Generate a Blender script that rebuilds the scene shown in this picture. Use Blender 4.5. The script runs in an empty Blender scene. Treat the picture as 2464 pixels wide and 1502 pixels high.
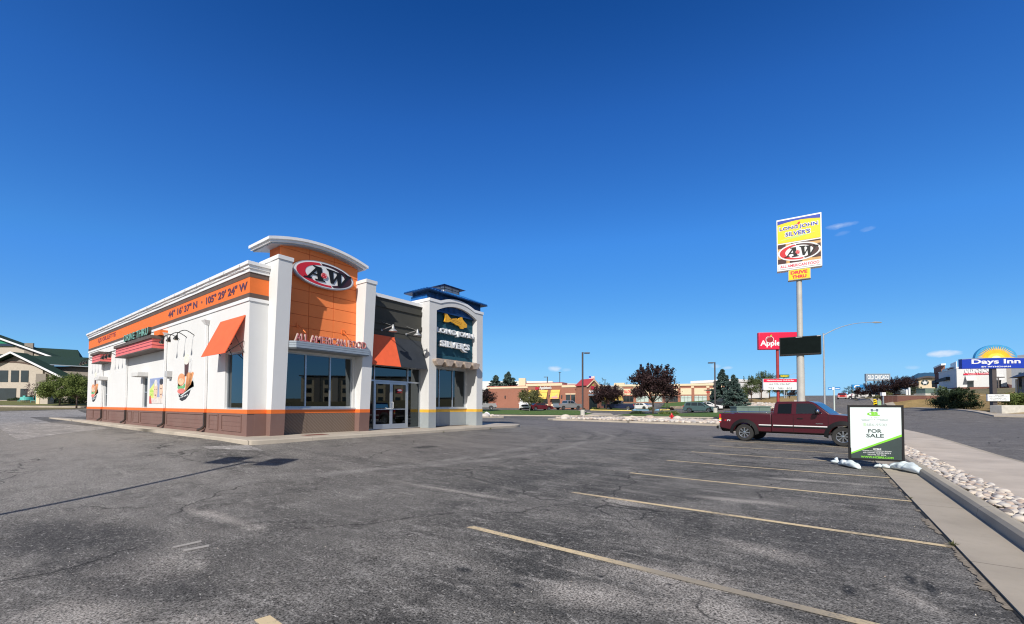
import bpy, bmesh, math, random
import numpy as np
from mathutils import Vector, Matrix
R = math.radians
rnd = random.Random(7)
S = bpy.context.scene
COL = S.collection

# ---------------------------------------------------------------- camera
YAW, PITCH, ROLL, EYE = R(36.3), R(1.67), R(.2), 1.55
fwd = Vector((-math.sin(YAW)*math.cos(PITCH), math.cos(YAW)*math.cos(PITCH), math.sin(PITCH)))
rt0 = Vector((math.cos(YAW), math.sin(YAW), 0)); up0 = rt0.cross(fwd)
rt = rt0*math.cos(ROLL) + up0*math.sin(ROLL); up = -rt0*math.sin(ROLL) + up0*math.cos(ROLL)
cd = bpy.data.cameras.new("camera"); cam = bpy.data.objects.new("camera", cd); COL.objects.link(cam)
M = Matrix((rt, up, -fwd)).transposed().to_4x4(); M.translation = (0, 0, EYE); cam.matrix_world = M
cd.sensor_width = 36; cd.lens = 1021/2464*36; cd.shift_y = 196/2464; cd.clip_start = .05; cd.clip_end = 20000
S.camera = cam
# ---------------------------------------------------------------- light
SUN_H = Vector((.399, -.917)); SUN_E = R(36.6)
sd = Vector((SUN_H.x*math.cos(SUN_E), SUN_H.y*math.cos(SUN_E), math.sin(SUN_E)))
sl = bpy.data.lights.new("sun", 'SUN'); sl.energy = 4.8; sl.angle = R(.5); sl.color = (1, .945, .865)
so = bpy.data.objects.new("sun", sl); COL.objects.link(so); so.location = (20, -40, 40)
so.rotation_euler = sd.to_track_quat('Z', 'Y').to_euler()
W = bpy.data.worlds.new("World"); S.world = W; W.use_nodes = True
wn = W.node_tree; wn.nodes.clear()
def wnode(t, **k):
    n = wn.nodes.new(t)
    for a, b in k.items(): setattr(n, a, b)
    return n
sky = wnode('ShaderNodeTexSky', sky_type='NISHITA', sun_disc=False, sun_elevation=SUN_E, altitude=1400, air_density=1.0, dust_density=.25, ozone_density=3.0)
sky.sun_rotation = math.atan2(SUN_H.x, SUN_H.y)
SKY_STRENGTH = .12
bg = wnode('ShaderNodeBackground'); bg.inputs[1].default_value = SKY_STRENGTH
K1 = SKY_STRENGTH/2.0; m1 = wnode('ShaderNodeVectorMath', operation='SCALE'); m1.inputs['Scale'].default_value = K1
m2 = wnode('ShaderNodeVectorMath', operation='SCALE'); m2.inputs['Scale'].default_value = 1/K1
sp_ = wnode('ShaderNodeSeparateXYZ'); cb_ = wnode('ShaderNodeCombineXYZ')
for ch, pts in enumerate((((0, 0), (.028, .008), (.039, .0205), (.084, .058), (.283, .17), (.617, .27), (2.3, .5)), ((0, 0), (.112, .070), (.15, .127), (.275, .275), (.658, .503), (1.05, .617), (2.3, .8)), ((0, 0), (.30, .296), (.39, .48), (.645, .80), (1.2, .97), (1.6, 1.0), (2.3, 1.05)))):
    cr_ = wnode('ShaderNodeValToRGB'); el = cr_.color_ramp.elements; q = [(a*.84/2, b/2) for a, b in pts]
    el[0].position = 0; el[0].color = (0, 0, 0, 1); el[1].position = q[-1][0]; el[1].color = (q[-1][1],)*3+(1,)
    for a, b in q[1:-1]: e_ = el.new(a); e_.color = (b, b, b, 1)
    wn.links.new(sp_.outputs[ch], cr_.inputs[0]); wn.links.new(cr_.outputs[0], cb_.inputs[ch])
out = wnode('ShaderNodeOutputWorld')
hsv = wnode('ShaderNodeHueSaturation'); hsv.inputs['Saturation'].default_value = 1.25; wn.links.new(sky.outputs[0], hsv.inputs['Color']); wn.links.new(hsv.outputs[0], m1.inputs[0]); wn.links.new(m1.outputs[0], sp_.inputs[0]); wn.links.new(cb_.outputs[0], m2.inputs[0])
# a few small fair-weather clouds low in the sky, placed by compass direction and elevation
tc = wnode('ShaderNodeTexCoord')
# paler sky added on the sun's side, behind the camera, to whiten the fill
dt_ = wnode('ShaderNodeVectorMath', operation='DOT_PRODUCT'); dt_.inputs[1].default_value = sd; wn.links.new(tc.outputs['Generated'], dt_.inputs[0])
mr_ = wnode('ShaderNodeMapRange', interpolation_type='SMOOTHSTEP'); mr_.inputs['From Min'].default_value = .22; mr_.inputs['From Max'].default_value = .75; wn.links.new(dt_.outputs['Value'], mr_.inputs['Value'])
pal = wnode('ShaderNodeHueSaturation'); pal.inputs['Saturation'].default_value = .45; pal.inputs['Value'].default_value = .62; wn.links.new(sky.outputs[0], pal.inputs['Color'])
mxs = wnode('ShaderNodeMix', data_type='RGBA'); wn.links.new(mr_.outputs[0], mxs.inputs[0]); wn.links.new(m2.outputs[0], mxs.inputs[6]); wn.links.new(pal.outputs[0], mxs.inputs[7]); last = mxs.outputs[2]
def az_dir(px, py):
    d = fwd + rt*((px-1232)/1021) + up*((947-py)/1021); return d.normalized()
noi = wnode('ShaderNodeTexNoise'); noi.inputs['Scale'].default_value = 55; noi.inputs['Detail'].default_value = 5
mp = wnode('ShaderNodeMapping'); mp.inputs['Scale'].default_value = (1, 1, 2.4)
wn.links.new(tc.outputs['Generated'], mp.inputs[0]); wn.links.new(mp.outputs[0], noi.inputs['Vector'])
for px, py, hw, hh, a in ((2008, 546, 20, 7, .24), (2038, 540, 26, 6, .26), (2088, 551, 20, 6, .22), (2028, 562, 16, 5, .09), (2270, 851, 42, 8, .9), (2196, 884, 18, 5, .35),
                          (1333, 887, 18, 7, .7), (1362, 890, 11, 4, .3), (1723, 881, 14, 5, .4), (1750, 885, 14, 4, .4)):
    d = az_dir(px, py); e1 = (az_dir(px+hw, py) - d); e2 = (az_dir(px, py-hh) - d)
    r1 = e1.length; r2 = e2.length; e1 = e1.normalized()/r1; e2 = e2.normalized()/r2
    def dot(v, off):
        n = wnode('ShaderNodeVectorMath', operation='DOT_PRODUCT'); n.inputs[1].default_value = v
        wn.links.new(tc.outputs['Generated'], n.inputs[0])
        m = wnode('ShaderNodeMath', operation='SUBTRACT'); m.inputs[1].default_value = off
        wn.links.new(n.outputs['Value'], m.inputs[0])
        p = wnode('ShaderNodeMath', operation='POWER'); ab = wnode('ShaderNodeMath', operation='ABSOLUTE')
        wn.links.new(m.outputs[0], ab.inputs[0]); wn.links.new(ab.outputs[0], p.inputs[0]); p.inputs[1].default_value = 2
        return p.outputs[0]
    s = wnode('ShaderNodeMath', operation='ADD')
    wn.links.new(dot(e1, d.dot(e1)), s.inputs[0]); wn.links.new(dot(e2, d.dot(e2)), s.inputs[1])
    s2 = wnode('ShaderNodeMath', operation='MULTIPLY_ADD'); wn.links.new(noi.outputs['Fac'], s2.inputs[0]); s2.inputs[1].default_value = 3.0
    wn.links.new(s.outputs[0], s2.inputs[2])
    mr = wnode('ShaderNodeMapRange'); mr.inputs['From Min'].default_value = 2.75; mr.inputs['From Max'].default_value = 1.3; mr.inputs['To Min'].default_value = 0; mr.inputs['To Max'].default_value = a
    wn.links.new(s2.outputs[0], mr.inputs['Value'])
    fr = wnode('ShaderNodeMath', operation='GREATER_THAN')
    mx = wnode('ShaderNodeMix', data_type='RGBA'); wn.links.new(mr.outputs[0], mx.inputs[0]); wn.links.new(last, mx.inputs[6])
    mx.inputs[7].default_value = (6.2, 7.0, 8.2, 1); last = mx.outputs[2]
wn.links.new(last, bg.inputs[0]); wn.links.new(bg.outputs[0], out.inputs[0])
S.view_settings.view_transform = 'Standard'; S.view_settings.look = 'None'; S.view_settings.gamma = 1; S.view_settings.exposure = 0
S.cycles.pixel_filter_type = 'BLACKMAN_HARRIS'; S.cycles.filter_width = 1.15; S.cycles.max_bounces = 8; S.cycles.transparent_max_bounces = 24; S.cycles.sample_clamp_indirect = 6

# ---------------------------------------------------------------- small tools
def gp(px, D):                      # ground point seen in picture column px at depth D
    r = fwd + rt*((px-1232)/1021) + up*((947-978)/1021); return (r.x*D, r.y*D)
def hz(px): return 977.3 + (px-1232)*.0035
def zz(px, py, D): return EYE + (hz(px)-py)*D/1021
class MB:
    def __init__(s): s.v = []; s.f = []
    def add(s, vs, fs):
        n = len(s.v); s.v += [tuple(p) for p in vs]; s.f += [tuple(i+n for i in f) for f in fs]
    def box(s, x0, x1, y0, y1, z0, z1):
        x0, x1 = sorted((x0, x1)); y0, y1 = sorted((y0, y1)); z0, z1 = sorted((z0, z1))
        s.add([(x0,y0,z0),(x1,y0,z0),(x1,y1,z0),(x0,y1,z0),(x0,y0,z1),(x1,y0,z1),(x1,y1,z1),(x0,y1,z1)],
              [(0,3,2,1),(4,5,6,7),(0,1,5,4),(1,2,6,5),(2,3,7,6),(3,0,4,7)])
    def hexa(s, b, t):              # bottom 4 points, top 4 points
        s.add(list(b)+list(t), [(0,3,2,1),(4,5,6,7),(0,1,5,4),(1,2,6,5),(2,3,7,6),(3,0,4,7)])
    def ext(s, pts, vec):           # polygon swept along vec
        v = Vector(vec); p = [Vector(q) for q in pts]; n = len(p)
        nn = Vector((0,0,0))
        for i in range(n): nn += p[i].cross(p[(i+1) % n])
        if nn.dot(v) > 0: p.reverse()
        s.add(p+[q+v for q in p], [tuple(range(n)), tuple(range(2*n-1, n-1, -1))]+[(i, i+n, (i+1) % n+n, (i+1) % n) for i in range(n)])
    def face(s, pts): s.add(pts, [tuple(range(len(pts)))])
    def tube(s, path, r, seg=8, cap=True):
        P = [Vector(q) for q in path]; rr = r if isinstance(r, (list, tuple)) else [r]*len(P); rings = []
        for i, p in enumerate(P):
            t = (P[min(i+1, len(P)-1)]-P[max(i-1, 0)]).normalized()
            a = t.orthogonal().normalized() if i == 0 else (a-t*a.dot(t)).normalized()
            b = t.cross(a); rings.append([p+(a*math.cos(2*math.pi*k/seg)+b*math.sin(2*math.pi*k/seg))*rr[i] for k in range(seg)])
        vs = [q for g in rings for q in g]; fs = []
        for i in range(len(P)-1):
            for k in range(seg): fs.append((i*seg+k, i*seg+(k+1) % seg, (i+1)*seg+(k+1) % seg, (i+1)*seg+k))
        if cap: fs += [tuple(range(seg-1, -1, -1)), tuple((len(P)-1)*seg+k for k in range(seg))]
        s.add(vs, fs)
    def lathe(s, prof, c=(0,0,0), ax=(0,0,1), seg=24, cap=True):   # prof: (radius, along axis)
        A = Vector(ax).normalized(); a = A.orthogonal().normalized(); b = A.cross(a); c = Vector(c); vs = []; fs = []
        for r_, h in prof:
            for k in range(seg): t = 2*math.pi*k/seg; vs.append(c+A*h+(a*math.cos(t)+b*math.sin(t))*r_)
        for i in range(len(prof)-1):
            for k in range(seg): fs.append((i*seg+k, i*seg+(k+1) % seg, (i+1)*seg+(k+1) % seg, (i+1)*seg+k))
        if cap and prof[0][0] > 1e-4: fs.append(tuple(range(seg-1, -1, -1)))
        if cap and prof[-1][0] > 1e-4: fs.append(tuple((len(prof)-1)*seg+k for k in range(seg)))
        s.add(vs, fs)
    def build(s, name, m, parent=None, local=False, smooth=False, bevel=0, autos=False):
        off = Vector((0,0,0))
        if parent is not None and not local:
            q = parent
            while q.parent: q = q.parent
            off = q.location
        me = bpy.data.meshes.new(name)
        me.from_pydata([(x-off[0], y-off[1], z-off[2]) for x, y, z in s.v], [], s.f); me.validate(); me.update()
        if smooth: me.shade_smooth()
        if autos: me.shade_smooth(); me.set_sharp_from_angle(angle=R(35))
        me.materials.append(m); o = bpy.data.objects.new(name, me); COL.objects.link(o)
        if parent is not None: o.parent = parent
        if bevel:
            b = o.modifiers.new("bevel", 'BEVEL'); b.width = bevel; b.segments = 2; b.limit_method = 'ANGLE'; b.angle_limit = R(35)
            if not smooth: me.shade_smooth(); me.set_sharp_from_angle(angle=R(35))
        return o
_tc = {}
def text_geo(t, depth_key, bold, res=3):
    k = (t, bold, res)
    if k in _tc: return _tc[k]
    c = bpy.data.curves.new("lettering", 'FONT'); c.body = t; c.extrude = .5; c.offset = bold; c.resolution_u = res; c.size = 1
    o = bpy.data.objects.new("lettering", c); COL.objects.link(o)
    dg = bpy.context.evaluated_depsgraph_get(); me = o.evaluated_get(dg).to_mesh()
    vs = [tuple(v.co) for v in me.vertices]; fs = [tuple(p.vertices) for p in me.polygons]
    o.evaluated_get(dg).to_mesh_clear(); bpy.data.objects.remove(o); bpy.data.curves.remove(c)
    _tc[k] = (vs, fs); return vs, fs
class F:                            # a flat working frame: u right, v up, w out of the surface
    def __init__(s, o, r, u=(0,0,1)): s.o = Vector(o); s.r = Vector(r).normalized(); s.u = Vector(u).normalized(); s.n = s.r.cross(s.u)
    def p(s, a, b, c=0): return s.o+s.r*a+s.u*b+s.n*c
    def box(s, m, a0, a1, b0, b1, c0, c1):
        m.hexa([s.p(a0,b0,c1), s.p(a1,b0,c1), s.p(a1,b0,c0), s.p(a0,b0,c0)], [s.p(a0,b1,c1), s.p(a1,b1,c1), s.p(a1,b1,c0), s.p(a0,b1,c0)])
    def poly(s, m, pts, c0, c1): m.ext([s.p(a, b, c0) for a, b in pts], s.n*(c1-c0))
    def strip(s, m, A, B, c0, c1):
        for i in range(len(A)-1): m.hexa([s.p(*A[i],c1), s.p(*A[i+1],c1), s.p(*A[i+1],c0), s.p(*A[i],c0)], [s.p(*B[i],c1), s.p(*B[i+1],c1), s.p(*B[i+1],c0), s.p(*B[i],c0)])
    def text(s, m, t, a0, a1, b0, b1, c0, c1, bold=.0, shear=0, arc=None, res=3):
        vs, fs = text_geo(t, 0, bold, res); xs = [v[0] for v in vs]; ys = [v[1] for v in vs]
        x0, x1, y0, y1 = min(xs), max(xs), min(ys), max(ys); o = []
        for x, y, z in vs:
            q = (y-y0)/(y1-y0); a = a0+(a1-a0)*(x-x0)/(x1-x0)+shear*(b1-b0)*q; b = b0+(b1-b0)*q
            if arc: b += arc((x-x0)/(x1-x0))
            o.append(s.p(a, b, c0 if z < 0 else c1))
        m.add(o, fs)
def tag(o, label=None, cat=None, group=None, kind=None):
    if label: o['label'] = label
    if cat: o['category'] = cat
    if group: o['group'] = group
    if kind: o['kind'] = kind
    return o
def thing(name, label, cat, loc, rz=0, group=None):
    o = bpy.data.objects.new(name, None); COL.objects.link(o); o.location = loc; o.rotation_euler = (0, 0, rz); o.empty_display_size = .3
    return tag(o, label, cat, group)
def copy_tree(o, loc, rz, label, group=None, scale=None):
    def rec(q, par):
        c = q.copy(); COL.objects.link(c); c.parent = par
        for ch in q.children: rec(ch, c)
        return c
    r = rec(o, None); r.location = loc; r.rotation_euler = (0, 0, rz); r['label'] = label
    if scale: r.scale = scale
    if group: r['group'] = group
    return r

# ---------------------------------------------------------------- materials
class N:
    def __init__(s, name):
        s.m = bpy.data.materials.new(name); s.m.use_nodes = True; s.t = s.m.node_tree; s.b = s.t.nodes['Principled BSDF']; s.co = s.new('ShaderNodeTexCoord')
    def new(s, t, **k):
        n = s.t.nodes.new(t)
        for a, b in k.items(): setattr(n, a, b)
        return n
    def link(s, a, b): s.t.links.new(a, b)
    def noise(s, sc, det=4, rough=.55, vec=None, dist=0):
        n = s.new('ShaderNodeTexNoise'); n.inputs['Scale'].default_value = sc; n.inputs['Detail'].default_value = det; n.inputs['Roughness'].default_value = rough; n.inputs['Distortion'].default_value = dist
        s.link(vec or s.co.outputs['Object'], n.inputs['Vector']); return n.outputs['Fac']
    def ramp(s, x, a, b, lo=0, hi=1):
        n = s.new('ShaderNodeMapRange'); n.inputs['From Min'].default_value = a; n.inputs['From Max'].default_value = b; n.inputs['To Min'].default_value = lo; n.inputs['To Max'].default_value = hi
        s.link(x, n.inputs['Value']); return n.outputs[0]
    def math(s, op, a, b):
        n = s.new('ShaderNodeMath', operation=op)
        for i, q in enumerate((a, b)):
            if isinstance(q, (int, float)): n.inputs[i].default_value = q
            else: s.link(q, n.inputs[i])
        return n.outputs[0]
    def mix(s, f, a, b, mode='MIX'):
        n = s.new('ShaderNodeMix', data_type='RGBA', blend_type=mode)
        if isinstance(f, (int, float)): n.inputs[0].default_value = f
        else: s.link(f, n.inputs[0])
        for i, q in ((6, a), (7, b)):
            if isinstance(q, tuple): n.inputs[i].default_value = (*q, 1) if len(q) == 3 else q
            else: s.link(q, n.inputs[i])
        return n.outputs[2]
    def bump(s, h, st, dist=.01):
        n = s.new('ShaderNodeBump'); n.inputs['Strength'].default_value = st; n.inputs['Distance'].default_value = dist
        s.link(h, n.inputs['Height']); s.link(n.outputs[0], s.b.inputs['Normal'])
    def scaled(s, v):
        n = s.new('ShaderNodeMapping'); n.inputs['Scale'].default_value = v; s.link(s.co.outputs['Object'], n.inputs[0]); return n.outputs[0]
    def sep(s):
        n = s.new('ShaderNodeSeparateXYZ'); s.link(s.co.outputs['Object'], n.inputs[0]); return n.outputs
    def col(s, c):
        if isinstance(c, tuple): s.b.inputs['Base Color'].default_value = (*c, 1)
        else: s.link(c, s.b.inputs['Base Color'])
    def set(s, **k):
        for a, v in k.items(): s.b.inputs[{'rough': 'Roughness', 'metal': 'Metallic', 'coat': 'Coat Weight', 'spec': 'Specular IOR Level', 'trans': 'Transmission Weight', 'ior': 'IOR'}[a]].default_value = v
        return s
def plain(name, c, rough=.6, metal=0, coat=0, spec=.5, var=.12, sc=3.0, bump=0, bsc=60):
    n = N(name); f = n.noise(sc, 5)
    n.col(n.mix(n.ramp(f, .3, .7), tuple(x*(1-var) for x in c), tuple(min(1, x*(1+var)) for x in c))); n.set(rough=rough, metal=metal, coat=coat, spec=spec)
    if bump: n.bump(n.noise(bsc, 3), bump, .01)
    return n.m
def stucco(name, c, dirt=(.3,.27,.24), amt=.10):
    n = N(name); f = n.noise(.7, 6, .65); v = n.scaled((2.5, 2.5, .25)); st = n.noise(1.4, 5, .6, v)
    k = n.mix(n.ramp(f, .35, .75, 0, amt), c, dirt); k = n.mix(n.ramp(st, .58, .85, 0, amt*1.3), k, dirt)
    n.col(k); n.set(rough=.85, spec=.25); n.bump(n.noise(90, 3), .35, .008); return n.m
M_ = {}
M_['white'] = stucco('white_stucco', (.73, .735, .735), amt=.08)
M_['offwhite'] = stucco('weathered_white_stucco', (.66, .66, .655), amt=.16)
M_['trimwhite'] = plain('white_painted_trim', (.82, .82, .82), .45, var=.04)
M_['orange'] = stucco('orange_stucco', (.95, .26, .08), (.45, .15, .07), .14)
M_['orange_band'] = plain('orange_paint', (.80, .175, .03), .7, var=.06)
M_['brown'] = stucco('brown_stucco', (.20, .115, .10), (.3, .25, .22), .22)
M_['brownband'] = plain('brown_paint', (.12, .08, .065), .75, var=.12)
M_['charcoal'] = stucco('charcoal_stucco', (.062, .062, .054), (.2, .19, .17), .12)
M_['greybase'] = stucco('grey_stucco', (.30, .335, .35), (.6, .6, .6), .2)
M_['yellow'] = plain('yellow_band_paint', (.80, .45, .05), .7)
M_['teal'] = stucco('teal_panel', (.018, .085, .125), (.1, .2, .25), .12)
M_['bluemetal'] = plain('blue_ribbed_metal', (.012, .055, .16), .4, .3)
M_['blueroof'] = plain('bright_blue_roof_metal', (.03, .2, .55), .35, .3)
M_['silver'] = plain('brushed_aluminium', (.50, .53, .56), .38, .7, var=.06)
M_['silverpaint'] = plain('silver_paint', (.33, .38, .43), .45, .2, var=.06)
M_['chrome'] = plain('chrome', (.8, .8, .8), .12, 1, var=.02)
M_['black'] = plain('black_plastic', (.012, .012, .013), .5, spec=.3)
M_['blackmatte'] = plain('black_rubber', (.018, .018, .018), .8)
M_['screen'] = plain('dark_led_panel', (.006, .010, .010), .8, spec=.05)
M_['red'] = plain('red_sign_plastic', (.62, .02, .03), .35, var=.05)
M_['redb'] = plain('bright_red_sign_plastic', (.70, .012, .06), .35, var=.05)
M_['redpaint'] = plain('red_pole_paint', (.36, .035, .035), .5)
M_['signwhite'] = plain('white_sign_plastic', (.82, .83, .83), .35, var=.03)
M_['signbrown'] = plain('dark_brown_sign_plastic', (.055, .017, .016), .35)
M_['signtan'] = plain('tan_sign_plastic', (.62, .36, .13), .4)
M_['signyellow'] = plain('yellow_sign_plastic', (.92, .66, .01), .35, var=.03)
M_['signblue'] = plain('blue_sign_plastic', (.012, .045, .42), .35, var=.05)
M_['signpink'] = plain('pink_sign_plastic', (.85, .35, .33), .4)
M_['gold'] = plain('golden_yellow_fish_panel', (.83, .42, .02), .45, var=.1)
M_['golddk'] = plain('dark_gold_line', (.45, .2, .01), .5)
M_['green'] = plain('lime_green_print', (.22, .62, .04), .4)
M_['darkgrey'] = plain('dark_grey_print', (.035, .055, .055), .45)
M_['awn_orange'] = plain('orange_awning_canvas', (.90, .135, .045), .75, var=.07)
M_['awn_dark'] = plain('charcoal_awning_canvas', (.03, .036, .045), .8)
M_['pinkmetal'] = plain('faded_pink_metal', (.80, .17, .15), .5, var=.1)
M_['maroonline'] = plain('maroon_groove', (.2, .02, .04), .6)
M_['mint'] = plain('mint_neon_tube', (.25, .55, .45), .4)
M_['galv'] = plain('galvanised_steel', (.46, .47, .47), .5, .5, var=.1, sc=2)
M_['poleconc'] = plain('light_grey_painted_steel', (.48, .47, .44), .6, .1, var=.14, sc=1.2)
M_['concbase'] = plain('pale_concrete', (.56, .54, .49), .9, var=.14, bump=.3)
M_['bronze'] = plain('dark_bronze_metal', (.10, .085, .085), .5, .3)
M_['util'] = plain('green_utility_paint', (.13, .19, .165), .6, var=.08)
M_['limestone'] = plain('weathered_timber', (.42, .34, .28), .85, var=.28, sc=5, bump=.4, bsc=20)
M_['cream'] = plain('cream_stucco', (.76, .62, .43), .85, var=.05)
M_['beige'] = plain('beige_stucco', (.50, .44, .37), .85, var=.06)
M_['taupe'] = plain('taupe_stucco', (.25, .22, .19), .85, var=.06)
M_['canopyyellow'] = plain('yellow_awning_canvas', (.80, .55, .12), .8)
M_['redroof'] = plain('red_metal_roof', (.45, .06, .06), .5)
M_['tyre'] = plain('tyre_rubber', (.03, .03, .03), .8, bump=.3)
M_['alloy'] = plain('polished_alloy', (.72, .73, .75), .2, 1)
M_['bark'] = plain('bark', (.13, .095, .075), .9, var=.3, sc=12)
M_['sand'] = plain('sandbag_woven_plastic', (.66, .74, .76), .7, var=.12, sc=9, bump=.5, bsc=35)
def glass(name, tint=(.16, .2, .2), refl=.32):
    n = N(name); t = n.t; t.nodes.remove(n.b)
    g = n.new('ShaderNodeBsdfGlossy'); g.inputs['Roughness'].default_value = .015; g.inputs['Color'].default_value = (.85, .95, 1, 1)
    tr = n.new('ShaderNodeBsdfTransparent'); tr.inputs[0].default_value = (*tint, 1)
    fr = n.new('ShaderNodeFresnel'); fr.inputs[0].default_value = 1.5
    mx = n.new('ShaderNodeMixShader'); m = n.ramp(fr.outputs[0], .04, 1, refl, 1); n.link(m, mx.inputs[0]); n.link(tr.outputs[0], mx.inputs[1]); n.link(g.outputs[0], mx.inputs[2])
    n.link(mx.outputs[0], t.nodes['Material Output'].inputs[0]); return n.m
M_['glass'] = glass('tinted_window_glass', (.12, .15, .16), .105)
M_['clearglass'] = glass('clear_car_window_glass', (.62, .78, .73), .09)
M_['carglass'] = glass('car_window_glass', (.2, .28, .26), .07)
M_['glassdark'] = plain('dark_window_glass', (.02, .03, .035), .06, spec=.9, var=.3, sc=.6)
def paint(name, c, flake=.0): return plain(name, c, .3, flake, .6, var=.03)
def brick(name, a, b, mortar, sc=4.0):
    n = N(name); x, y, z = n.sep(); u = n.math('ADD', x, y); c = n.new('ShaderNodeCombineXYZ'); n.link(u, c.inputs[0]); n.link(z, c.inputs[1])
    br = n.new('ShaderNodeTexBrick'); n.link(c.outputs[0], br.inputs['Vector']); br.inputs['Scale'].default_value = sc
    br.inputs['Color1'].default_value = (*a, 1); br.inputs['Color2'].default_value = (*b, 1); br.inputs['Mortar'].default_value = (*mortar, 1); br.inputs['Mortar Size'].default_value = .015
    k = n.mix(n.ramp(n.noise(.5, 5), .3, .7, 0, .3), br.outputs[0], tuple(q*1.25 for q in a)); n.col(k); n.set(rough=.9, spec=.2); n.bump(br.outputs['Fac'], -.3, .01); return n.m
M_['brick'] = brick('red_brick', (.36, .15, .10), (.30, .12, .08), (.38, .25, .2))
M_['brickdk'] = brick('dark_red_brick', (.17, .07, .055), (.13, .05, .04), (.2, .14, .12))
M_['brickred'] = brick('muted_red_brick', (.24, .115, .09), (.2, .09, .07), (.3, .2, .17))
def asphalt(name, base, patch, warm, seedv=0, fine=1.0, marks=False):
    n = N(name); mpn = n.new('ShaderNodeMapping'); mpn.inputs['Location'].default_value = (seedv, seedv*.7, 0); n.link(n.co.outputs['Object'], mpn.inputs[0]); o = mpn.outputs[0]
    st = n.new('ShaderNodeMapping'); st.inputs['Rotation'].default_value = (0, 0, R(8)); st.inputs['Scale'].default_value = (.30, 1.0, 1); n.link(o, st.inputs[0])
    big = n.noise(.22, 6, .62, o, .6); mid = n.noise(1.3, 8, .72, o, .4); strk = n.noise(1.2, 7, .68, st.outputs[0], .5); dk = n.noise(.5, 6, .65, o, 1.2)
    f1 = n.noise(60*fine, 3, .75, o); f2 = n.noise(17*fine, 4, .75, o); f3 = n.noise(5, 6, .75, st.outputs[0])
    k = n.mix(n.ramp(big, .38, .60), base, patch)
    k = n.mix(n.ramp(strk, .47, .68, 0, .75), k, warm)
    k = n.mix(n.ramp(mid, .52, .66, 0, .8), k, tuple(q*1.55 for q in patch))
    k = n.mix(n.ramp(dk, .54, .68, 0, .65), k, tuple(q*.6 for q in base))
    k = n.mix(n.ramp(f3, .55, .64, 0, .8), k, tuple(q*1.9 for q in patch))
    if marks:
        x, y, z = n.sep(); wob = n.ramp(n.noise(1.6, 6, .7, o), .2, .8, -.5, .5); wob2 = n.ramp(n.noise(.35, 3, .6, o), .25, .75, -1, 1)
        def spot(cx, cy, rx, ry, lo, hi, amt, colr, ang=0, wf=1.0):
            nonlocal k
            ca, sa = math.cos(R(ang)), math.sin(R(ang)); dx = n.math('SUBTRACT', x, cx); dy = n.math('SUBTRACT', y, cy)
            u = n.math('ADD', n.math('MULTIPLY', dx, ca/rx), n.math('MULTIPLY', dy, sa/rx)); v = n.math('ADD', n.math('MULTIPLY', dx, -sa/ry), n.math('MULTIPLY', dy, ca/ry))
            d = n.math('SQRT', n.math('ADD', n.math('MULTIPLY', u, u), n.math('MULTIPLY', v, v)), 0); d = n.math('ADD', d, n.math('MULTIPLY', wob, wf))
            k = n.mix(n.ramp(d, hi, lo, 0, amt), k, colr)
        def ring(cx, cy, rad, w, amt, colr, y0, y1):
            nonlocal k
            dx = n.math('SUBTRACT', x, cx); dy = n.math('SUBTRACT', y, cy); d = n.math('SQRT', n.math('ADD', n.math('MULTIPLY', dx, dx), n.math('MULTIPLY', dy, dy)), 0)
            e = n.math('ABSOLUTE', n.math('SUBTRACT', n.math('ADD', d, n.math('MULTIPLY', wob2, .25)), rad), 0); g = n.math('MULTIPLY', n.ramp(e, w, w*.3, 0, amt), n.math('MULTIPLY', n.ramp(y, y0, y0+2), n.ramp(y, y1, y1-2)))
            g = n.math('MULTIPLY', g, n.math('MULTIPLY', n.ramp(x, -16, -14), n.ramp(mid, .35, .6))); k = n.mix(g, k, colr)
        pale = (.35, .32, .285); grey = (.235, .222, .205); dark = (.022, .023, .025)
        spot(-26, 2.6, 16, 3.2, .4, 1.15, .85, grey); spot(-13, 1.5, 6, 2.6, .2, 1.2, .55, grey)
        spot(-11, 12, 5, 9, .3, 1.1, .5, (.17, .155, .145)); spot(-8, 30, 22, 12, .4, 1.1, .65, (.17, .155, .15))
        for c in ((-1.25, 3.95, .85, .42, 12), (-.7, 3.55, .5, .34, 0), (-1.6, 3.2, .55, .3, 20), (-2.6, 6.6, .5, .35, 0), (-.55, 5.3, .6, .25, -15), (-1.1, 7.9, .8, .2, 8), (-5.2, 1.2, .7, .5, 0), (-4.4, .7, .6, .35, 30), (-6.8, 2.4, 1.3, .16, 3), (.55, 4.7, .4, .12, -60), (-.3, 10.9, 1.2, .18, 5), (-5.4, 5.6, 1.6, .10, 2), (-3.2, 1.2, .9, .25, 20)):
            spot(c[0], c[1], c[2], c[3], .15, 1.05, .75, pale, c[4], 1.3)
        for c in ((-2.75, 2.99, .10, .07), (-2.13, 3.0, .07, .05), (.60, 5.2, .05, .16), (.71, 5.06, .05, .2), (.15, 4.6, .05, .15), (-1.64, 3.6, .035, .03), (-1.37, 3.63, .03, .025), (-1.1, 3.8, .03, .025), (-10.5, 9.5, .25, .5), (-3.5, 9.0, .12, .08)):
            spot(*c, .5, 1.25, .85, dark, 0, .4)
        spot(-7.3, 1.0, 1.6, .7, .5, 1.1, .6, dark, 15, .9); spot(-5.2, 1.05, 1.4, .4, .5, 1.1, .5, dark, 10, .8); spot(-1.2, 1.9, 1.6, .5, .3, 1.1, .5, dark, 0, 1.0); spot(0, 6.0, 1.0, 1.6, .3, 1.2, .45, dark, 10, 1.2)
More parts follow.
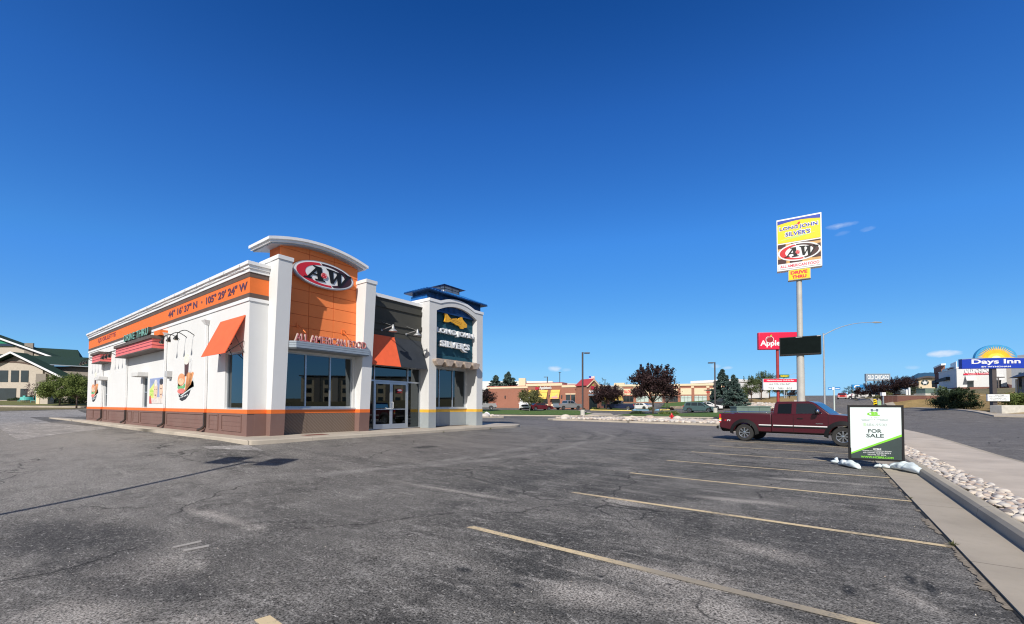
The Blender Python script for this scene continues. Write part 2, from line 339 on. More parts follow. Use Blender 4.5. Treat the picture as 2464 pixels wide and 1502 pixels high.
        ring(-20.5, 11.46, 13.26, .22, .7, grey, 3, 20); ring(-23.75, 9.0, 15.64, .25, .6, grey, 3, 18); ring(-13.5, 16.5, 5.15, .22, .6, dark, 12, 22); ring(-21.2, 18.4, 13.2, .3, .5, dark, 14, 26); ring(-13.5, 16.5, 6.0, .25, .6, grey, 12, 23); ring(-22, 12, 17.6, .5, .35, dark, 5, 26)
    k = n.mix(n.ramp(f2, .54, .66, 0, .75), k, tuple(q*2.1 for q in patch))
    f4 = n.noise(26*fine, 3, .8, st.outputs[0]); k = n.mix(n.ramp(f4, .64, .70, 0, .9), k, (.36, .345, .32))
    lum = n.ramp(f1, .36, .64, .15, 2.15) if marks else n.ramp(f1, .36, .64, .7, 1.3); c3 = n.new('ShaderNodeCombineXYZ'); 
    for i_ in range(3): n.link(lum, c3.inputs[i_])
    k = n.mix(1.0, k, c3.outputs[0], 'MULTIPLY')
    cr = n.new('ShaderNodeTexVoronoi', feature='DISTANCE_TO_EDGE'); cr.inputs['Scale'].default_value = .23
    nd = n.new('ShaderNodeTexNoise'); nd.inputs['Scale'].default_value = 1.1; nd.inputs['Detail'].default_value = 6; n.link(o, nd.inputs['Vector'])
    va = n.new('ShaderNodeVectorMath', operation='MULTIPLY_ADD'); n.link(nd.outputs['Color'], va.inputs[0]); va.inputs[1].default_value = (1.2, 1.2, 0); n.link(o, va.inputs[2]); n.link(va.outputs[0], cr.inputs['Vector'])
    k = n.mix(n.math('MULTIPLY', n.ramp(cr.outputs['Distance'], .0055, .0, 0, .85), n.ramp(n.noise(.4, 2, .5, o), .44, .50)), k, (.016, .016, .016))
    n.col(k); n.set(rough=.9, spec=.2); n.bump(n.math('ADD', f1, n.math('MULTIPLY', f2, .5)), .6, .008); return n.m
M_['lot'] = asphalt('worn_sealed_asphalt', (.054, .0525, .049), (.122, .115, .105), (.21, .196, .176), marks=True)
M_['street'] = asphalt('street_asphalt', (.135, .125, .118), (.145, .136, .128), (.155, .144, .135), 31, .8)
M_['oldconc'] = asphalt('old_grey_concrete', (.25, .235, .22), (.27, .255, .24), (.3, .28, .26), 7, .8)
def concrete(name, c, joint=0, stain=.35):
    n = N(name); k = n.mix(n.ramp(n.noise(.8, 7, .65), .35, .72), tuple(q*.8 for q in c), tuple(q*1.1 for q in c))
    k = n.mix(n.ramp(n.noise(3.2, 6, .7), .55, .75, 0, stain), k, tuple(q*.55 for q in c))
    if joint:
        x, y, z = n.sep(); w = n.math('ABSOLUTE', n.math('SUBTRACT', n.math('FRACT', n.math('DIVIDE', y, joint), 0), .5), 0)
        k = n.mix(n.ramp(w, .4965, .4995), k, tuple(q*.3 for q in c))
    n.col(k); n.set(rough=.9, spec=.25); n.bump(n.noise(70, 4, .7), .25, .006); return n.m
M_['walk'] = concrete('sidewalk_concrete', (.58, .50, .415), 1.6, .12)
M_['gutter'] = concrete('gutter_concrete', (.46, .40, .32), 3.05, .45)
M_['curb'] = concrete('curb_concrete', (.46, .41, .33), 2.9, .25)
M_['apron'] = concrete('pale_walk_concrete', (.50, .44, .365), 1.9, .2)
def grass(name, a, b, sc=2.0):
    n = N(name); k = n.mix(n.ramp(n.noise(sc, 6, .7), .35, .65), a, b); k = n.mix(n.ramp(n.noise(sc*14, 4, .7), .4, .75, 0, .6), k, tuple(q*.5 for q in a)); n.col(k); n.set(rough=.95, spec=.1)
    n.bump(n.noise(40, 4, .8), .8, .05); return n.m
M_['lawn'] = grass('green_lawn', (.09, .16, .045), (.14, .21, .07))
M_['lawndull'] = grass('dull_lawn', (.16, .17, .07), (.22, .22, .10), 1)
M_['dry'] = grass('dry_golden_grass', (.40, .28, .13), (.30, .22, .10), .9)
M_['earth'] = grass('dry_scrub_ground', (.24, .2, .12), (.17, .16, .09), .3)
def paintline(name, c, under):
    n = N(name); w = n.noise(30, 5, .7); b = n.noise(1.2, 5, .6)
    k = n.mix(n.ramp(n.math('ADD', n.math('MULTIPLY', w, .65), n.math('MULTIPLY', b, .5)), .57, .70, 0, .85), c, under)
    x, y, z = n.sep(); dx = n.math('SUBTRACT', x, -.75); dy = n.math('SUBTRACT', y, 3.95); d = n.math('SQRT', n.math('ADD', n.math('MULTIPLY', n.math('MULTIPLY', dx, dx), .7), n.math('MULTIPLY', dy, dy)), 0)
    k = n.mix(n.ramp(n.math('ADD', d, n.math('MULTIPLY', w, .5)), 1.25, .7, 0, .8), k, (.25, .225, .19)); n.col(k); n.set(rough=.85); return n.m
M_['line'] = paintline('worn_yellow_line_paint', (.70, .55, .33), (.20, .18, .15))
M_['linewhite'] = paintline('worn_pale_line_paint', (.40, .37, .33), (.14, .13, .12))
M_['yellowcurb'] = plain('yellow_curb_paint', (.78, .62, .18), .8)
M_['bluecurb'] = plain('blue_curb_paint', (.25, .5, .72), .8)
def foliage(name, a, b):
    n = N(name); oi = n.new('ShaderNodeNewGeometry'); k = n.mix(oi.outputs['Random Per Island'], a, b); n.col(k); n.set(rough=.7, spec=.25)
    t = n.new('ShaderNodeBsdfTranslucent'); n.link(k, t.inputs[0]); mx = n.new('ShaderNodeMixShader'); mx.inputs[0].default_value = .3
    n.link(n.b.outputs[0], mx.inputs[1]); n.link(t.outputs[0], mx.inputs[2]); n.link(mx.outputs[0], n.t.nodes['Material Output'].inputs[0]); return n.m
M_['leaf'] = foliage('green_leaves', (.09, .13, .03), (.22, .27, .08))
M_['olive'] = foliage('olive_leaves', (.11, .12, .045), (.20, .20, .09))
M_['plum'] = foliage('dark_purple_leaves', (.022, .012, .014), (.075, .042, .042))
M_['mauve'] = foliage('greyish_purple_leaves', (.09, .05, .06), (.2, .14, .15))
M_['spruce'] = foliage('blue_green_needles', (.06, .11, .095), (.20, .28, .25))
M_['pine'] = foliage('pine_needles', (.05, .08, .03), (.15, .19, .075))
M_['darkleaf'] = foliage('dark_green_leaves', (.02, .04, .02), (.07, .10, .045))
def rocks(name):
    n = N(name); oi = n.new('ShaderNodeObjectInfo'); g = n.new('ShaderNodeNewGeometry'); r_ = n.math('FRACT', n.math('ADD', oi.outputs['Random'], g.outputs['Random Per Island']), 0)
    cr = n.new('ShaderNodeValToRGB'); n.link(r_, cr.inputs[0]); e = cr.color_ramp.elements; e[0].color = (.62, .54, .45, 1); e[1].color = (.20, .18, .17, 1); e[1].position = 1
    for p, c in ((.25, (.70, .63, .54)), (.45, (.46, .35, .28)), (.65, (.64, .60, .55)), (.85, (.48, .45, .43))): q = cr.color_ramp.elements.new(p); q.color = (*c, 1)
    k = n.mix(n.ramp(n.noise(9, 5, .6), .4, .75, 0, .35), cr.outputs[0], (.3, .24, .2)); n.col(k); n.set(rough=.75); return n.m
M_['rock'] = rocks('river_rock')

# ---------------------------------------------------------------- terrain
ctl = [(0,0,0),(-4,0,0),(4,-4,0),(-3.6,4,0),(1.2,4,0),(-3.6,15,0),(1.2,15,0),(-3,21.6,0),(.55,21,0),(-7,9,.03),(-7.5,16,.05),(-9.6,.6,-.09),(-7,-4,-.05),(-11.5,4.4,.13),(-14,5.9,.33),
       (-14,12,.34),(-14,19.5,.34),(-22,5.6,.32),(-35,5.4,.33),(-50,5.3,.4),(-22,0,.15),(-32,-6,.2),(-30,15,.4),(-28,25,.35),(-8,26,.04),(1.4,30,.02),(4.5,40,0),(4.5,20,0),(4.5,0,0),(4.5,-20,0),
       (15.7,62,.6),(15.7,30,.5),(15.7,5,.45),(11,95,1.05),(9,112,1.85),(6.8,129,2.7),(5.5,155,3.65),(5.6,184,5.46),(-5.2,178,5.36),(-4.8,150,3.5),(-1,92,1.3),(3,60,.3),(0,235,5.0),(0,300,2.0),
       (-20,-35,.2),(20,-35,.8),(80,60,2.5),(60,0,2),(-120,160,2),(-110,20,2),(90,180,6),(50,120,5)]
for px, D, z in [(0,45,.47),(150,45,.5),(0,60,1.15),(200,60,1.1),(0,75,2.2),(230,75,2.2),(1330,43,.1),(1725,33,.05),(1616,42,.05),(1400,60,.16),(1250,60,.15),(1130,60,.2),(1500,55,.15),(1740,53,.15),(1400,76,.7),(1150,78,.7),
                 (1400,95,1.1),(1200,100,1.12),(1300,84,.75),(1690,70,.55),(1620,80,.75),(1650,90,1.1),(1600,130,2.7),(1480,135,2.7),(1720,125,2.8),(1850,72,1.3),(1850,82,2.2),(1880,100,3.6),(1790,112,3.4),(1930,80,1.3),
                 (2200,72,3.0),(2300,68,3.0),(2400,63,2.8),(2464,58,2.5),(2464,44,1.1),(2391,45,1.08),(2250,57,1.35),(2200,62,1.4),(2130,86,3.2),(2200,96,4.7),(2350,92,5),(2464,92,5),(2100,112,4.3),(2250,130,6)]:
    x, y = gp(px, D); ctl.append((x, y, z))
P_ = np.array(ctl, float)
def tps(a, b): r2 = ((a[:, None, :]-b[None, :, :])**2).sum(-1); return .5*r2*np.log(r2+1e-9)
n_ = len(P_); K = tps(P_[:, :2], P_[:, :2])+np.eye(n_)*2.0; Q = np.hstack([np.ones((n_, 1)), P_[:, :2]])
A_ = np.block([[K, Q], [Q.T, np.zeros((3, 3))]]); sol = np.linalg.solve(A_, np.concatenate([P_[:, 2], np.zeros(3)]))
def height(x, y):
    p = np.stack([x, y], -1); z = tps(p, P_[:, :2]) @ sol[:n_] + sol[n_] + p @ sol[n_+1:]
    d = np.hypot(x+10, y-60); w = np.clip((d-190)/140, 0, 1); w = w*w*(3-2*w); z = np.clip(z, -1, 8)
    return z*(1-w)+1.0*w
def ax(lo, hi, st): return [lo+i*st for i in range(int(round((hi-lo)/st))+1)]
XS = np.array([-6000,-2500,-1000,-600,-400,-300,-240,-200,-170]+ax(-150, 110, 2)+[130,160,200,260,400,800,2500,6000], float)
YS = np.array([-6000,-2500,-800,-300,-120,-80,-60]+ax(-44, 240, 2)+[260,290,330,400,500,800,2500,6000], float)
GX, GY = np.meshgrid(XS, YS, indexing='ij'); GZ = height(GX.ravel(), GY.ravel()).reshape(GX.shape)
def gz(x, y):
    i = int(np.clip(np.searchsorted(XS, x)-1, 0, len(XS)-2)); j = int(np.clip(np.searchsorted(YS, y)-1, 0, len(YS)-2))
    a = (x-XS[i])/(XS[i+1]-XS[i]); b = (y-YS[j])/(YS[j+1]-YS[j]); z00, z10, z01, z11 = GZ[i,j], GZ[i+1,j], GZ[i,j+1], GZ[i+1,j+1]
    return float(z00+(z10-z00)*a+(z11-z10)*b) if a >= b else float(z00+(z11-z01)*a+(z01-z00)*b)
nx, ny = GX.shape
gv = [(float(GX[i,j]), float(GY[i,j]), float(GZ[i,j])) for i in range(nx) for j in range(ny)]
gf = []
for i in range(nx-1):
    for j in range(ny-1): a = i*ny+j; gf += [(a, a+ny, a+ny+1), (a, a+ny+1, a+1)]
g = MB(); g.add(gv, gf); tag(g.build('ground', M_['earth'], smooth=True), kind='structure')
def clip(poly, a, b):               # keep the part left of line a->b
    o = []; n = len(poly)
    for i in range(n):
        p, q = poly[i], poly[(i+1) % n]
        sp = (b[0]-a[0])*(p[1]-a[1])-(b[1]-a[1])*(p[0]-a[0]); sq = (b[0]-a[0])*(q[1]-a[1])-(b[1]-a[1])*(q[0]-a[0])
        if sp >= 0: o.append(p)
        if (sp >= 0) != (sq >= 0): t = sp/(sp-sq); o.append((p[0]+(q[0]-p[0])*t, p[1]+(q[1]-p[1])*t))
    return o
def drape(mb, poly, h):
    xs = [p[0] for p in poly]; ys = [p[1] for p in poly]
    i0 = max(0, np.searchsorted(XS, min(xs))-1); i1 = min(len(XS)-1, np.searchsorted(XS, max(xs)))
    j0 = max(0, np.searchsorted(YS, min(ys))-1); j1 = min(len(YS)-1, np.searchsorted(YS, max(ys)))
    ar = sum(poly[k][0]*poly[(k+1) % len(poly)][1]-poly[(k+1) % len(poly)][0]*poly[k][1] for k in range(len(poly)))
    P = poly if ar > 0 else poly[::-1]
    for i in range(i0, i1):
        ci = clip(clip(P, (XS[i], 1e5), (XS[i], -1e5)), (XS[i+1], -1e5), (XS[i+1], 1e5))
        if len(ci) < 3: continue
        for j in range(j0, j1):
            c = clip(clip(ci, (-1e5, YS[j]), (1e5, YS[j])), (1e5, YS[j+1]), (-1e5, YS[j+1]))
            if len(c) < 3: continue
            a, b = (XS[i], YS[j]), (XS[i+1], YS[j+1])
            for t in (clip(c, a, b), clip(c, b, a)):
                if len(t) >= 3 and abs(sum(t[k][0]*t[(k+1) % len(t)][1]-t[(k+1) % len(t)][0]*t[k][1] for k in range(len(t)))) > 1e-6:
                    up_side = t is not None
                    cx = sum(q[0] for q in t)/len(t); cy = sum(q[1] for q in t)/len(t)
                    aa = (cx-XS[i])/(XS[i+1]-XS[i]); bb = (cy-YS[j])/(YS[j+1]-YS[j]); z00, z10, z01, z11 = GZ[i,j], GZ[i+1,j], GZ[i,j+1], GZ[i+1,j+1]
                    def zf(x, y):
                        u = (x-XS[i])/(XS[i+1]-XS[i]); v = (y-YS[j])/(YS[j+1]-YS[j])
                        return z00+(z10-z00)*u+(z11-z10)*v if aa >= bb else z00+(z11-z01)*u+(z01-z00)*v
                    mb.add([(x, y, zf(x, y)+h) for x, y in t], [tuple(range(len(t)))])
def sheet(name, poly, h, m, kind='structure', skirt=0, bevel=0, label=None, cat=None, group=None):
    mb = MB(); drape(mb, poly, h)
    if skirt:
        ar = sum(poly[k][0]*poly[(k+1) % len(poly)][1]-poly[(k+1) % len(poly)][0]*poly[k][1] for k in range(len(poly)))
        P = poly if ar > 0 else poly[::-1]
        for k in range(len(P)):
            a, b = P[k], P[(k+1) % len(P)]; L = math.hypot(b[0]-a[0], b[1]-a[1]); n = max(1, int(L/1.0))
            for q in range(n):
                p0 = (a[0]+(b[0]-a[0])*q/n, a[1]+(b[1]-a[1])*q/n); p1 = (a[0]+(b[0]-a[0])*(q+1)/n, a[1]+(b[1]-a[1])*(q+1)/n)
                z0 = gz(*p0)+h; z1 = gz(*p1)+h; mb.face([(*p0, z0-skirt), (*p1, z1-skirt), (*p1, z1), (*p0, z0)])
    o = mb.build(name, m); bm = bmesh.new(); bm.from_mesh(o.data); bmesh.ops.remove_doubles(bm, verts=bm.verts, dist=.002); bm.to_mesh(o.data); bm.free()
    return tag(o, label, cat, group, kind)
def offset_line(pl, d):             # shift a polyline to its left by d
    o = []
    for i, p in enumerate(pl):
        a = pl[max(0, i-1)]; b = pl[min(len(pl)-1, i+1)]; dx, dy = b[0]-a[0], b[1]-a[1]; L = math.hypot(dx, dy); o.append((p[0]-dy/L*d, p[1]+dx/L*d))
    return o
def smooth_line(pl, n=5):
    o = []
    for i in range(len(pl)-1):
        p0 = pl[max(0, i-1)]; p1 = pl[i]; p2 = pl[i+1]; p3 = pl[min(len(pl)-1, i+2)]
        for k in range(n):
            t = k/n; o.append(tuple(.5*((2*p1[c])+(-p0[c]+p2[c])*t+(2*p0[c]-5*p1[c]+4*p2[c]-p3[c])*t*t+(-p0[c]+3*p1[c]-3*p2[c]+p3[c])*t**3) for c in (0, 1)))
    return o+[pl[-1]]

# ---------------------------------------------------------------- paved ground, street, kerbs
lot = [(1.16,-42),(1.16,31),gp(1960,46),gp(1900,62),gp(1800,75),gp(1735,93),gp(1690,112),gp(1480,122),gp(1150,118),(-85,70),(-78,-42)]
sheet('parking_lot', lot, .012, M_['lot'])
SL = smooth_line([(4.45,-42),(4.45,0),(4.45,38),(3.6,52),(1.6,70),(-1.3,92),(-3.4,115),(-4.6,150),(-5.2,184),(-5.6,235)])
SR = smooth_line([(15.9,-42),(15.9,20),(15.8,60),(14.2,76),(11.4,95),(9.0,112),(6.8,129),(5.6,155),(5.7,184),(5.8,235)])
sheet('street', SL+SR[::-1], .016, M_['street'])
G0 = [p for p in SL if p[1] < 120]
gut = [(x-.42, y) for x, y in G0]
sheet('street_gutter', G0+gut[::-1], .022, M_['gutter'])
w0 = [(x-2.05, y) for x, y in G0]
sheet('sidewalk', gut+w0[::-1], .13, M_['walk'], skirt=.3)
Y1 = 30.5
sheet('gutter_pan', [(1.15,-42),(1.72,-42),(1.72,Y1),(1.15,Y1)], .03, M_['gutter'], skirt=.2)
k = MB(); n = 60
for i in range(n):                  # rolled kerb with a rounded top, joints every few metres
    y0 = -12+(Y1+12)*i/n; y1 = -12+(Y1+12)*(i+1)/n; a = gz(1.7, y0); b = gz(1.7, y1); pr = [(1.70, 0), (1.72, .13), (1.76, .165), (1.84, .17), (1.90, .16), (1.90, -.05)]
    for (xa, za), (xb, zb) in zip(pr[:-1], pr[1:]): k.face([(xa, y0, a+za), (xb, y0, a+zb), (xb, y1, b+zb), (xa, y1, b+za)][::-1])
tag(k.build('curb', M_['curb']), kind='structure')
sheet('rock_bed_soil', [(1.88,-12),(2.44,-12),(2.44,Y1+1),(1.88,Y1+1)], .10, M_['earth'])
# dirt seam between asphalt and gutter
sm = MB(); yy = -4.0
while yy < 29:
    L = rnd.uniform(.15, .5); w = rnd.uniform(.012, .04); x = 1.14+rnd.uniform(-.012, .012); z = gz(x, yy)
    sm.face([(x-w, yy, z+.0165), (x+w*.6, yy, z+.0165), (x+w*.6, yy+L, z+.0165), (x-w, yy+L, z+.0165)]); yy += L
tag(sm.build('asphalt_seam', plain('seam_tar', (.012, .012, .012), .9)), kind='structure')
dm = MB(); yy = -3.0
while yy < 29:
    L = rnd.uniform(.1, .35)
    if rnd.random() < .55:
        w = rnd.uniform(.03, .11); z = gz(1.1, yy); a_ = [(1.125-w*(.3+.7*abs(math.sin(i*1.9+yy*7))), yy+L*i/5) for i in range(6)]
        dm.face([(1.13, yy, z+.020)]+[(1.13, yy+L, z+.020)]+[(x, y, gz(x, y)+.020) for x, y in a_[::-1]])
    yy += L*.9
tag(dm.build('dry_dirt', plain('dry_seam_dirt', (.24, .20, .15), .95, var=.35, sc=30)), kind='stuff')
gm = MB()
for i in range(320):
    x = rnd.uniform(-7, 1.1); y = .8+rnd.random()**1.6*9; s_ = rnd.uniform(.003, .0075)*(1+y*.04); z = gz(x, y)+.014; a_ = rnd.uniform(0, 6)
    q = [(x+s_*math.cos(a_+k*2.09), y+s_*math.sin(a_+k*2.09)) for k in range(3)]; gm.add([(*q[0], z), (*q[1], z), (*q[2], z), (x, y, z+s_*1.1)], [(0,1,3),(1,2,3),(2,0,3)])
tag(gm.build('loose_grit', M_['rock']), kind='stuff')
# parking stripes
for i, y in enumerate([4.02, 6.75, 9.56, 12.4, 15.2, 18.0, 20.7, 23.5, 26.2]):
    y += .0; sheet('parking_stripe', [(-3.66, y), (1.13, y-.14), (1.13, y-.04), (-3.63, y+.10)], .018, M_['line'])
sheet('parking_stripe', [(-3.3,1.39),(1.13,1.25),(1.13,1.35),(-3.28,1.49)], .018, M_['line'])
sheet('parking_stripe', [(-5.80,1.60),(-5.72,1.56),(-5.72,1.84),(-5.80,1.86)], .018, M_['linewhite'])
sheet('parking_stripe', [(-5.58,1.63),(-5.49,1.60),(-5.46,1.83),(-5.54,1.85)], .018, M_['linewhite'])
for px in (60, 75): pass
for a, b in (((36,43),(52,36.5)), ((136,43),(150,37))):
    p, q = gp(*a), gp(*b); sheet('parking_stripe', [p, q, (q[0]+.12, q[1]+.05), (p[0]+.12, p[1]+.05)], .02, M_['linewhite'])
# concrete drive apron by the left of the building, small apron at the corner
sheet('concrete_apron', [(-62,3.2),(-41,2.4),(-33,1.98),(-23.6,1.85),(-26,3.1),(-29.6,5.4),(-34.3,5.0),(-40.4,4.5),(-62,5.0)], .018, M_['oldconc'])
sheet('concrete_apron', [(-78,4.4),(-67,4.0),(-54.7,3.2),(-53.2,8.2),(-64,9.8),(-78,11)], .022, M_['oldconc'])
sheet('concrete_apron', [(-14.95,4.75),(-14.2,4.72),(-12.75,5.55),(-14.1,5.7)], .018, M_['oldconc'])
# building walk: flat top, kerb face
wk = MB(); outer = [(-41.6,5.72),(-30,5.72),(-14.35,5.66),(-14.05,5.72),(-13.92,5.95),(-13.92,19.2),(-14.05,19.9),(-14.5,20.4),(-16,20.6),(-41.6,20.6)]
wk.ext([(x, y, -.1) for x, y in outer], (0, 0, .58)); tag(wk.build('building_walk', M_['apron'], bevel=.03), kind='structure')
isl = MB(); isl.ext([(x, y, .1) for x, y in [(-41.6,5.72),(-41.6,6.3),(-48.5,6.2),(-50.2,6.0),(-50.7,5.75),(-50.2,5.5),(-48,5.5)]], (0, 0, .385)); tag(isl.build('curb_island', M_['apron'], bevel=.04), kind='structure')
grate = MB(); grate.box(-15.05,-14.55,7.75,8.55,.48,.4865); tag(grate.build('floor_grate', plain('rusty_iron_grate', (.2, .07, .05), .8)), 'rusty red floor grate set in the walk by the front window', 'grate')
# ---------------------------------------------------------------- the restaurant
rs = thing('restaurant', 'white, orange and brown corner restaurant with flared pylons and blue roof tower', 'restaurant', (-15.7, 6.27, .5))
FS = F((0, 6.27, 0), (1, 0, 0)); FF = F((-15.7, 0, 0), (0, 1, 0))
def holes(fr, m, u0, u1, v0, v1, hs, c0, c1):
    us = sorted({u0, u1, *[h[0] for h in hs], *[h[1] for h in hs]}); vs = sorted({v0, v1, *[h[2] for h in hs], *[h[3] for h in hs]})
    for a, b in zip(us[:-1], us[1:]):
        for c, d in zip(vs[:-1], vs[1:]):
            x, y = (a+b)/2, (c+d)/2
            if u0 < x < u1 and v0 < y < v1 and not any(h[0] < x < h[1] and h[2] < y < h[3] for h in hs): fr.box(m, a, b, c, d, c0, c1)
XL, XR = -41.1, -15.7
SW = [(-17.62, -16.1, 1.40, 3.42)]; DW = [(-27.95, -27.12, 1.40, 2.92), (-36.2, -35.45, 1.40, 3.02)]
m = MB(); holes(FS, m, XL, XR, 1.39, 5.10, SW+DW, -.22, 0); FF.box(m, 6.49, 6.95, 1.39, 5.10, -.22, 0); m.build('side_wall', M_['white'], rs)
m = MB(); FS.box(m, XL, XR, .3, 1.25, -.22, .012); FF.box(m, 6.49, 6.95, .3, 1.25, -.22, .012); m.build('base_band', M_['brown'], rs)
m = MB(); FS.box(m, XL, XR+.018, 1.25, 1.39, -.22, .018); FF.box(m, 6.49, 6.95, 1.25, 1.39, -.22, .018); m.build('orange_stripe', M_['orange_band'], rs)
m = MB(); FS.box(m, XL-.03, XR+.035, 5.10, 5.21, -.22, .035); FF.box(m, 6.49, 6.95, 5.10, 5.21, -.22, .035); m.build('ledge_trim', M_['trimwhite'], rs)
for z0, z1 in ((5.21, 5.37), (5.92, 6.08)):
    m = MB(); FS.box(m, XL, XR+.02, z0, z1, -.22, .02); FF.box(m, 6.49, 6.95, z0, z1, -.22, .02); m.build('brown_band', M_['brownband'], rs)
m = MB(); FS.box(m, XL, XR+.01, 5.37, 5.92, -.22, .01); FF.box(m, 6.49, 6.95, 5.37, 5.92, -.22, .01); m.build('orange_fascia', M_['orange_band'], rs)
m = MB()
for z0, z1, w in ((6.08, 6.2, .05), (6.2, 6.31, .09), (6.31, 6.43, .14)): FS.box(m, XL-w, XR+w, z0, z1, -.22, w); FF.box(m, 6.49, 6.88, z0, z1, -.22, w)
m.build('cornice', M_['trimwhite'], rs, bevel=.008)
m = MB()
for k_ in range(2):
    pth = []; x = XL
    while x < XR-.1: pth.append(FS.p(x, 6.26+.035*math.sin(x*1.3+k_*2)+rnd.uniform(-.015, .015)+k_*.06, .13)); x += .35
    m.tube(pth, .008, 5)
x = XL+.5
while x < XR: m.tube([FS.p(x, 6.22, .12), FS.p(x+.12, 6.37, .15), FS.p(x+.2, 6.43, .1)], .007, 4); x += 1.35
m.build('roof_edge_wire', plain('grey_cable', (.4, .38, .38), .6), rs)
m = MB(); m.box(XL, -15.92, 17.65, 17.87, .3, 6.08); m.box(XL, XL+.2, 6.5, 17.65, .3, 6.08); m.box(XL+.2, -15.95, 6.5, 17.65, 5.95, 6.07); m.build('rear_wall', M_['white'], rs)
# interior seen through the glass
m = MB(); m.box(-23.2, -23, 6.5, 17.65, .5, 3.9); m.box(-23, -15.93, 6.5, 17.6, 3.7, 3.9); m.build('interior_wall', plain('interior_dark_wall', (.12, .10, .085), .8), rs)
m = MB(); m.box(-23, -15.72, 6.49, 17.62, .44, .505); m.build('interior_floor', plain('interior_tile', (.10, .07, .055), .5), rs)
# raised base panels, pilasters
m = MB()
for a, b in ((-41.0,-39.0),(-38.9,-36.7),(-36.2,-35.3),(-34.9,-31.1),(-30.6,-29.8),(-29.5,-28.4),(-28.1,-24.4),(-24.0,-19.5),(-19.0,-18.1),(-17.8,-16.1)):
    for z0, z1 in ((1.17, 1.21), (.62, .66)): FS.box(m, a, b, z0, z1, .012, .04)
    for q in (a, b-.04): FS.box(m, q, q+.04, .66, 1.17, .012, .04)
    for z in (.80, .95): FS.box(m, a+.06, b-.06, z, z+.012, .012, .02)
m.build('base_panel_trim', M_['brown'], rs)
for X in (-36.5, -30.85, -24.27, -19.32):
    m = MB(); FS.box(m, X-.045, X+.045, 1.39, 4.66, .02, .10); m.hexa([FS.p(X-.06,4.66,.11),FS.p(X+.06,4.66,.11),FS.p(X+.06,4.66,0),FS.p(X-.06,4.66,0)], [FS.p(X-.17,4.83,.2),FS.p(X+.17,4.83,.2),FS.p(X+.17,4.83,0),FS.p(X-.17,4.83,0)]); d = m.build('downspout', M_['trimwhite'], rs)
    m = MB(); FS.box(m, X-.045, X+.045, 1.25, 1.39, .02, .10); m.build('stripe', M_['orange_band'], d)
    m = MB(); FS.box(m, X-.045, X+.045, .72, 1.25, .02, .10); m.tube([FS.p(X, .74, .06), FS.p(X-.08, .64, .12), FS.p(X-.38, .56, .16)], .05, 6); m.build('foot', plain('dark_spout', (.05, .035, .03), .6), d)
# side window with awning
def window(fr, u0, u1, v0, v1, muls, depth=.10, fw=.05, mat='silver', gl='glass', parent=rs, hz_=()):
    m = MB(); fr.box(m, u0, u1, v0, v0+fw, -depth-.05, -depth+.03); fr.box(m, u0, u1, v1-fw, v1, -depth-.05, -depth+.03)
    for q in [u0, *[x-fw/2 for x in muls], u1-fw]: fr.box(m, q, q+fw, v0+fw, v1-fw, -depth-.05, -depth+.03)
    for q in hz_: 
        xs = [u0+fw, *[x for x in muls], u1-fw]
        for i in range(len(xs)-1): fr.box(m, xs[i]+(fw/2 if i else 0), xs[i+1]-(fw/2 if i+1 < len(xs)-1 else 0), q, q+fw, -depth-.049, -depth+.029)
    w = m.build('window', M_[mat], parent); xs = [u0+fw, *muls, u1-fw]
    for i in range(len(xs)-1):
        m = MB(); m.face([fr.p(xs[i],v0+fw,-depth-.01), fr.p(xs[i+1],v0+fw,-depth-.01), fr.p(xs[i+1],v1-fw,-depth-.01), fr.p(xs[i],v1-fw,-depth-.01)]); m.build('pane', M_[gl], w)
    return w
window(FS, -17.62, -16.1, 1.40, 3.42, [])
for a, b, c, d in DW:
    window(FS, a, b, c, d, [(a+b)/2+.1], gl='glassdark', hz_=(c+.75,))
    m = MB(); FS.box(m, a-.2, b+.05, d+.02, d+.24, 0, .42); m.build('window_hood', M_['offwhite'], rs, bevel=.02)
m = MB(); FS.box(m, -23.75, -23.45, 2.78, 3.05, 0, .2); FS.box(m, -23.7, -23.5, 2.7, 2.78, 0, .12); m.build('wall_box', plain('grey_wall_box', (.5, .5, .5), .5), rs, bevel=.01)
m = MB(); A0, A1 = -18.08, -15.98; zt, zb, pr = 4.64, 3.27, .62
m.hexa([FS.p(A0,zb,pr),FS.p(A1,zb,pr),FS.p(A1,zb,pr-.03),FS.p(A0,zb,pr-.03)], [FS.p(A0,zt,.03),FS.p(A1,zt,.03),FS.p(A1,zt,0),FS.p(A0,zt,0)]); aw = m.build('awning', M_['awn_orange'], rs)
m = MB()
for X in (A0+.05, (A0+A1)/2, A1-.04): m.tube([FS.p(X, zb+.02, pr-.05), FS.p(X, 3.75, .02)], .014, 6); m.tube([FS.p(X, 3.9, .30), FS.p(X, 3.35, .02)], .012, 6)
m.build('awning_frame', M_['black'], aw)
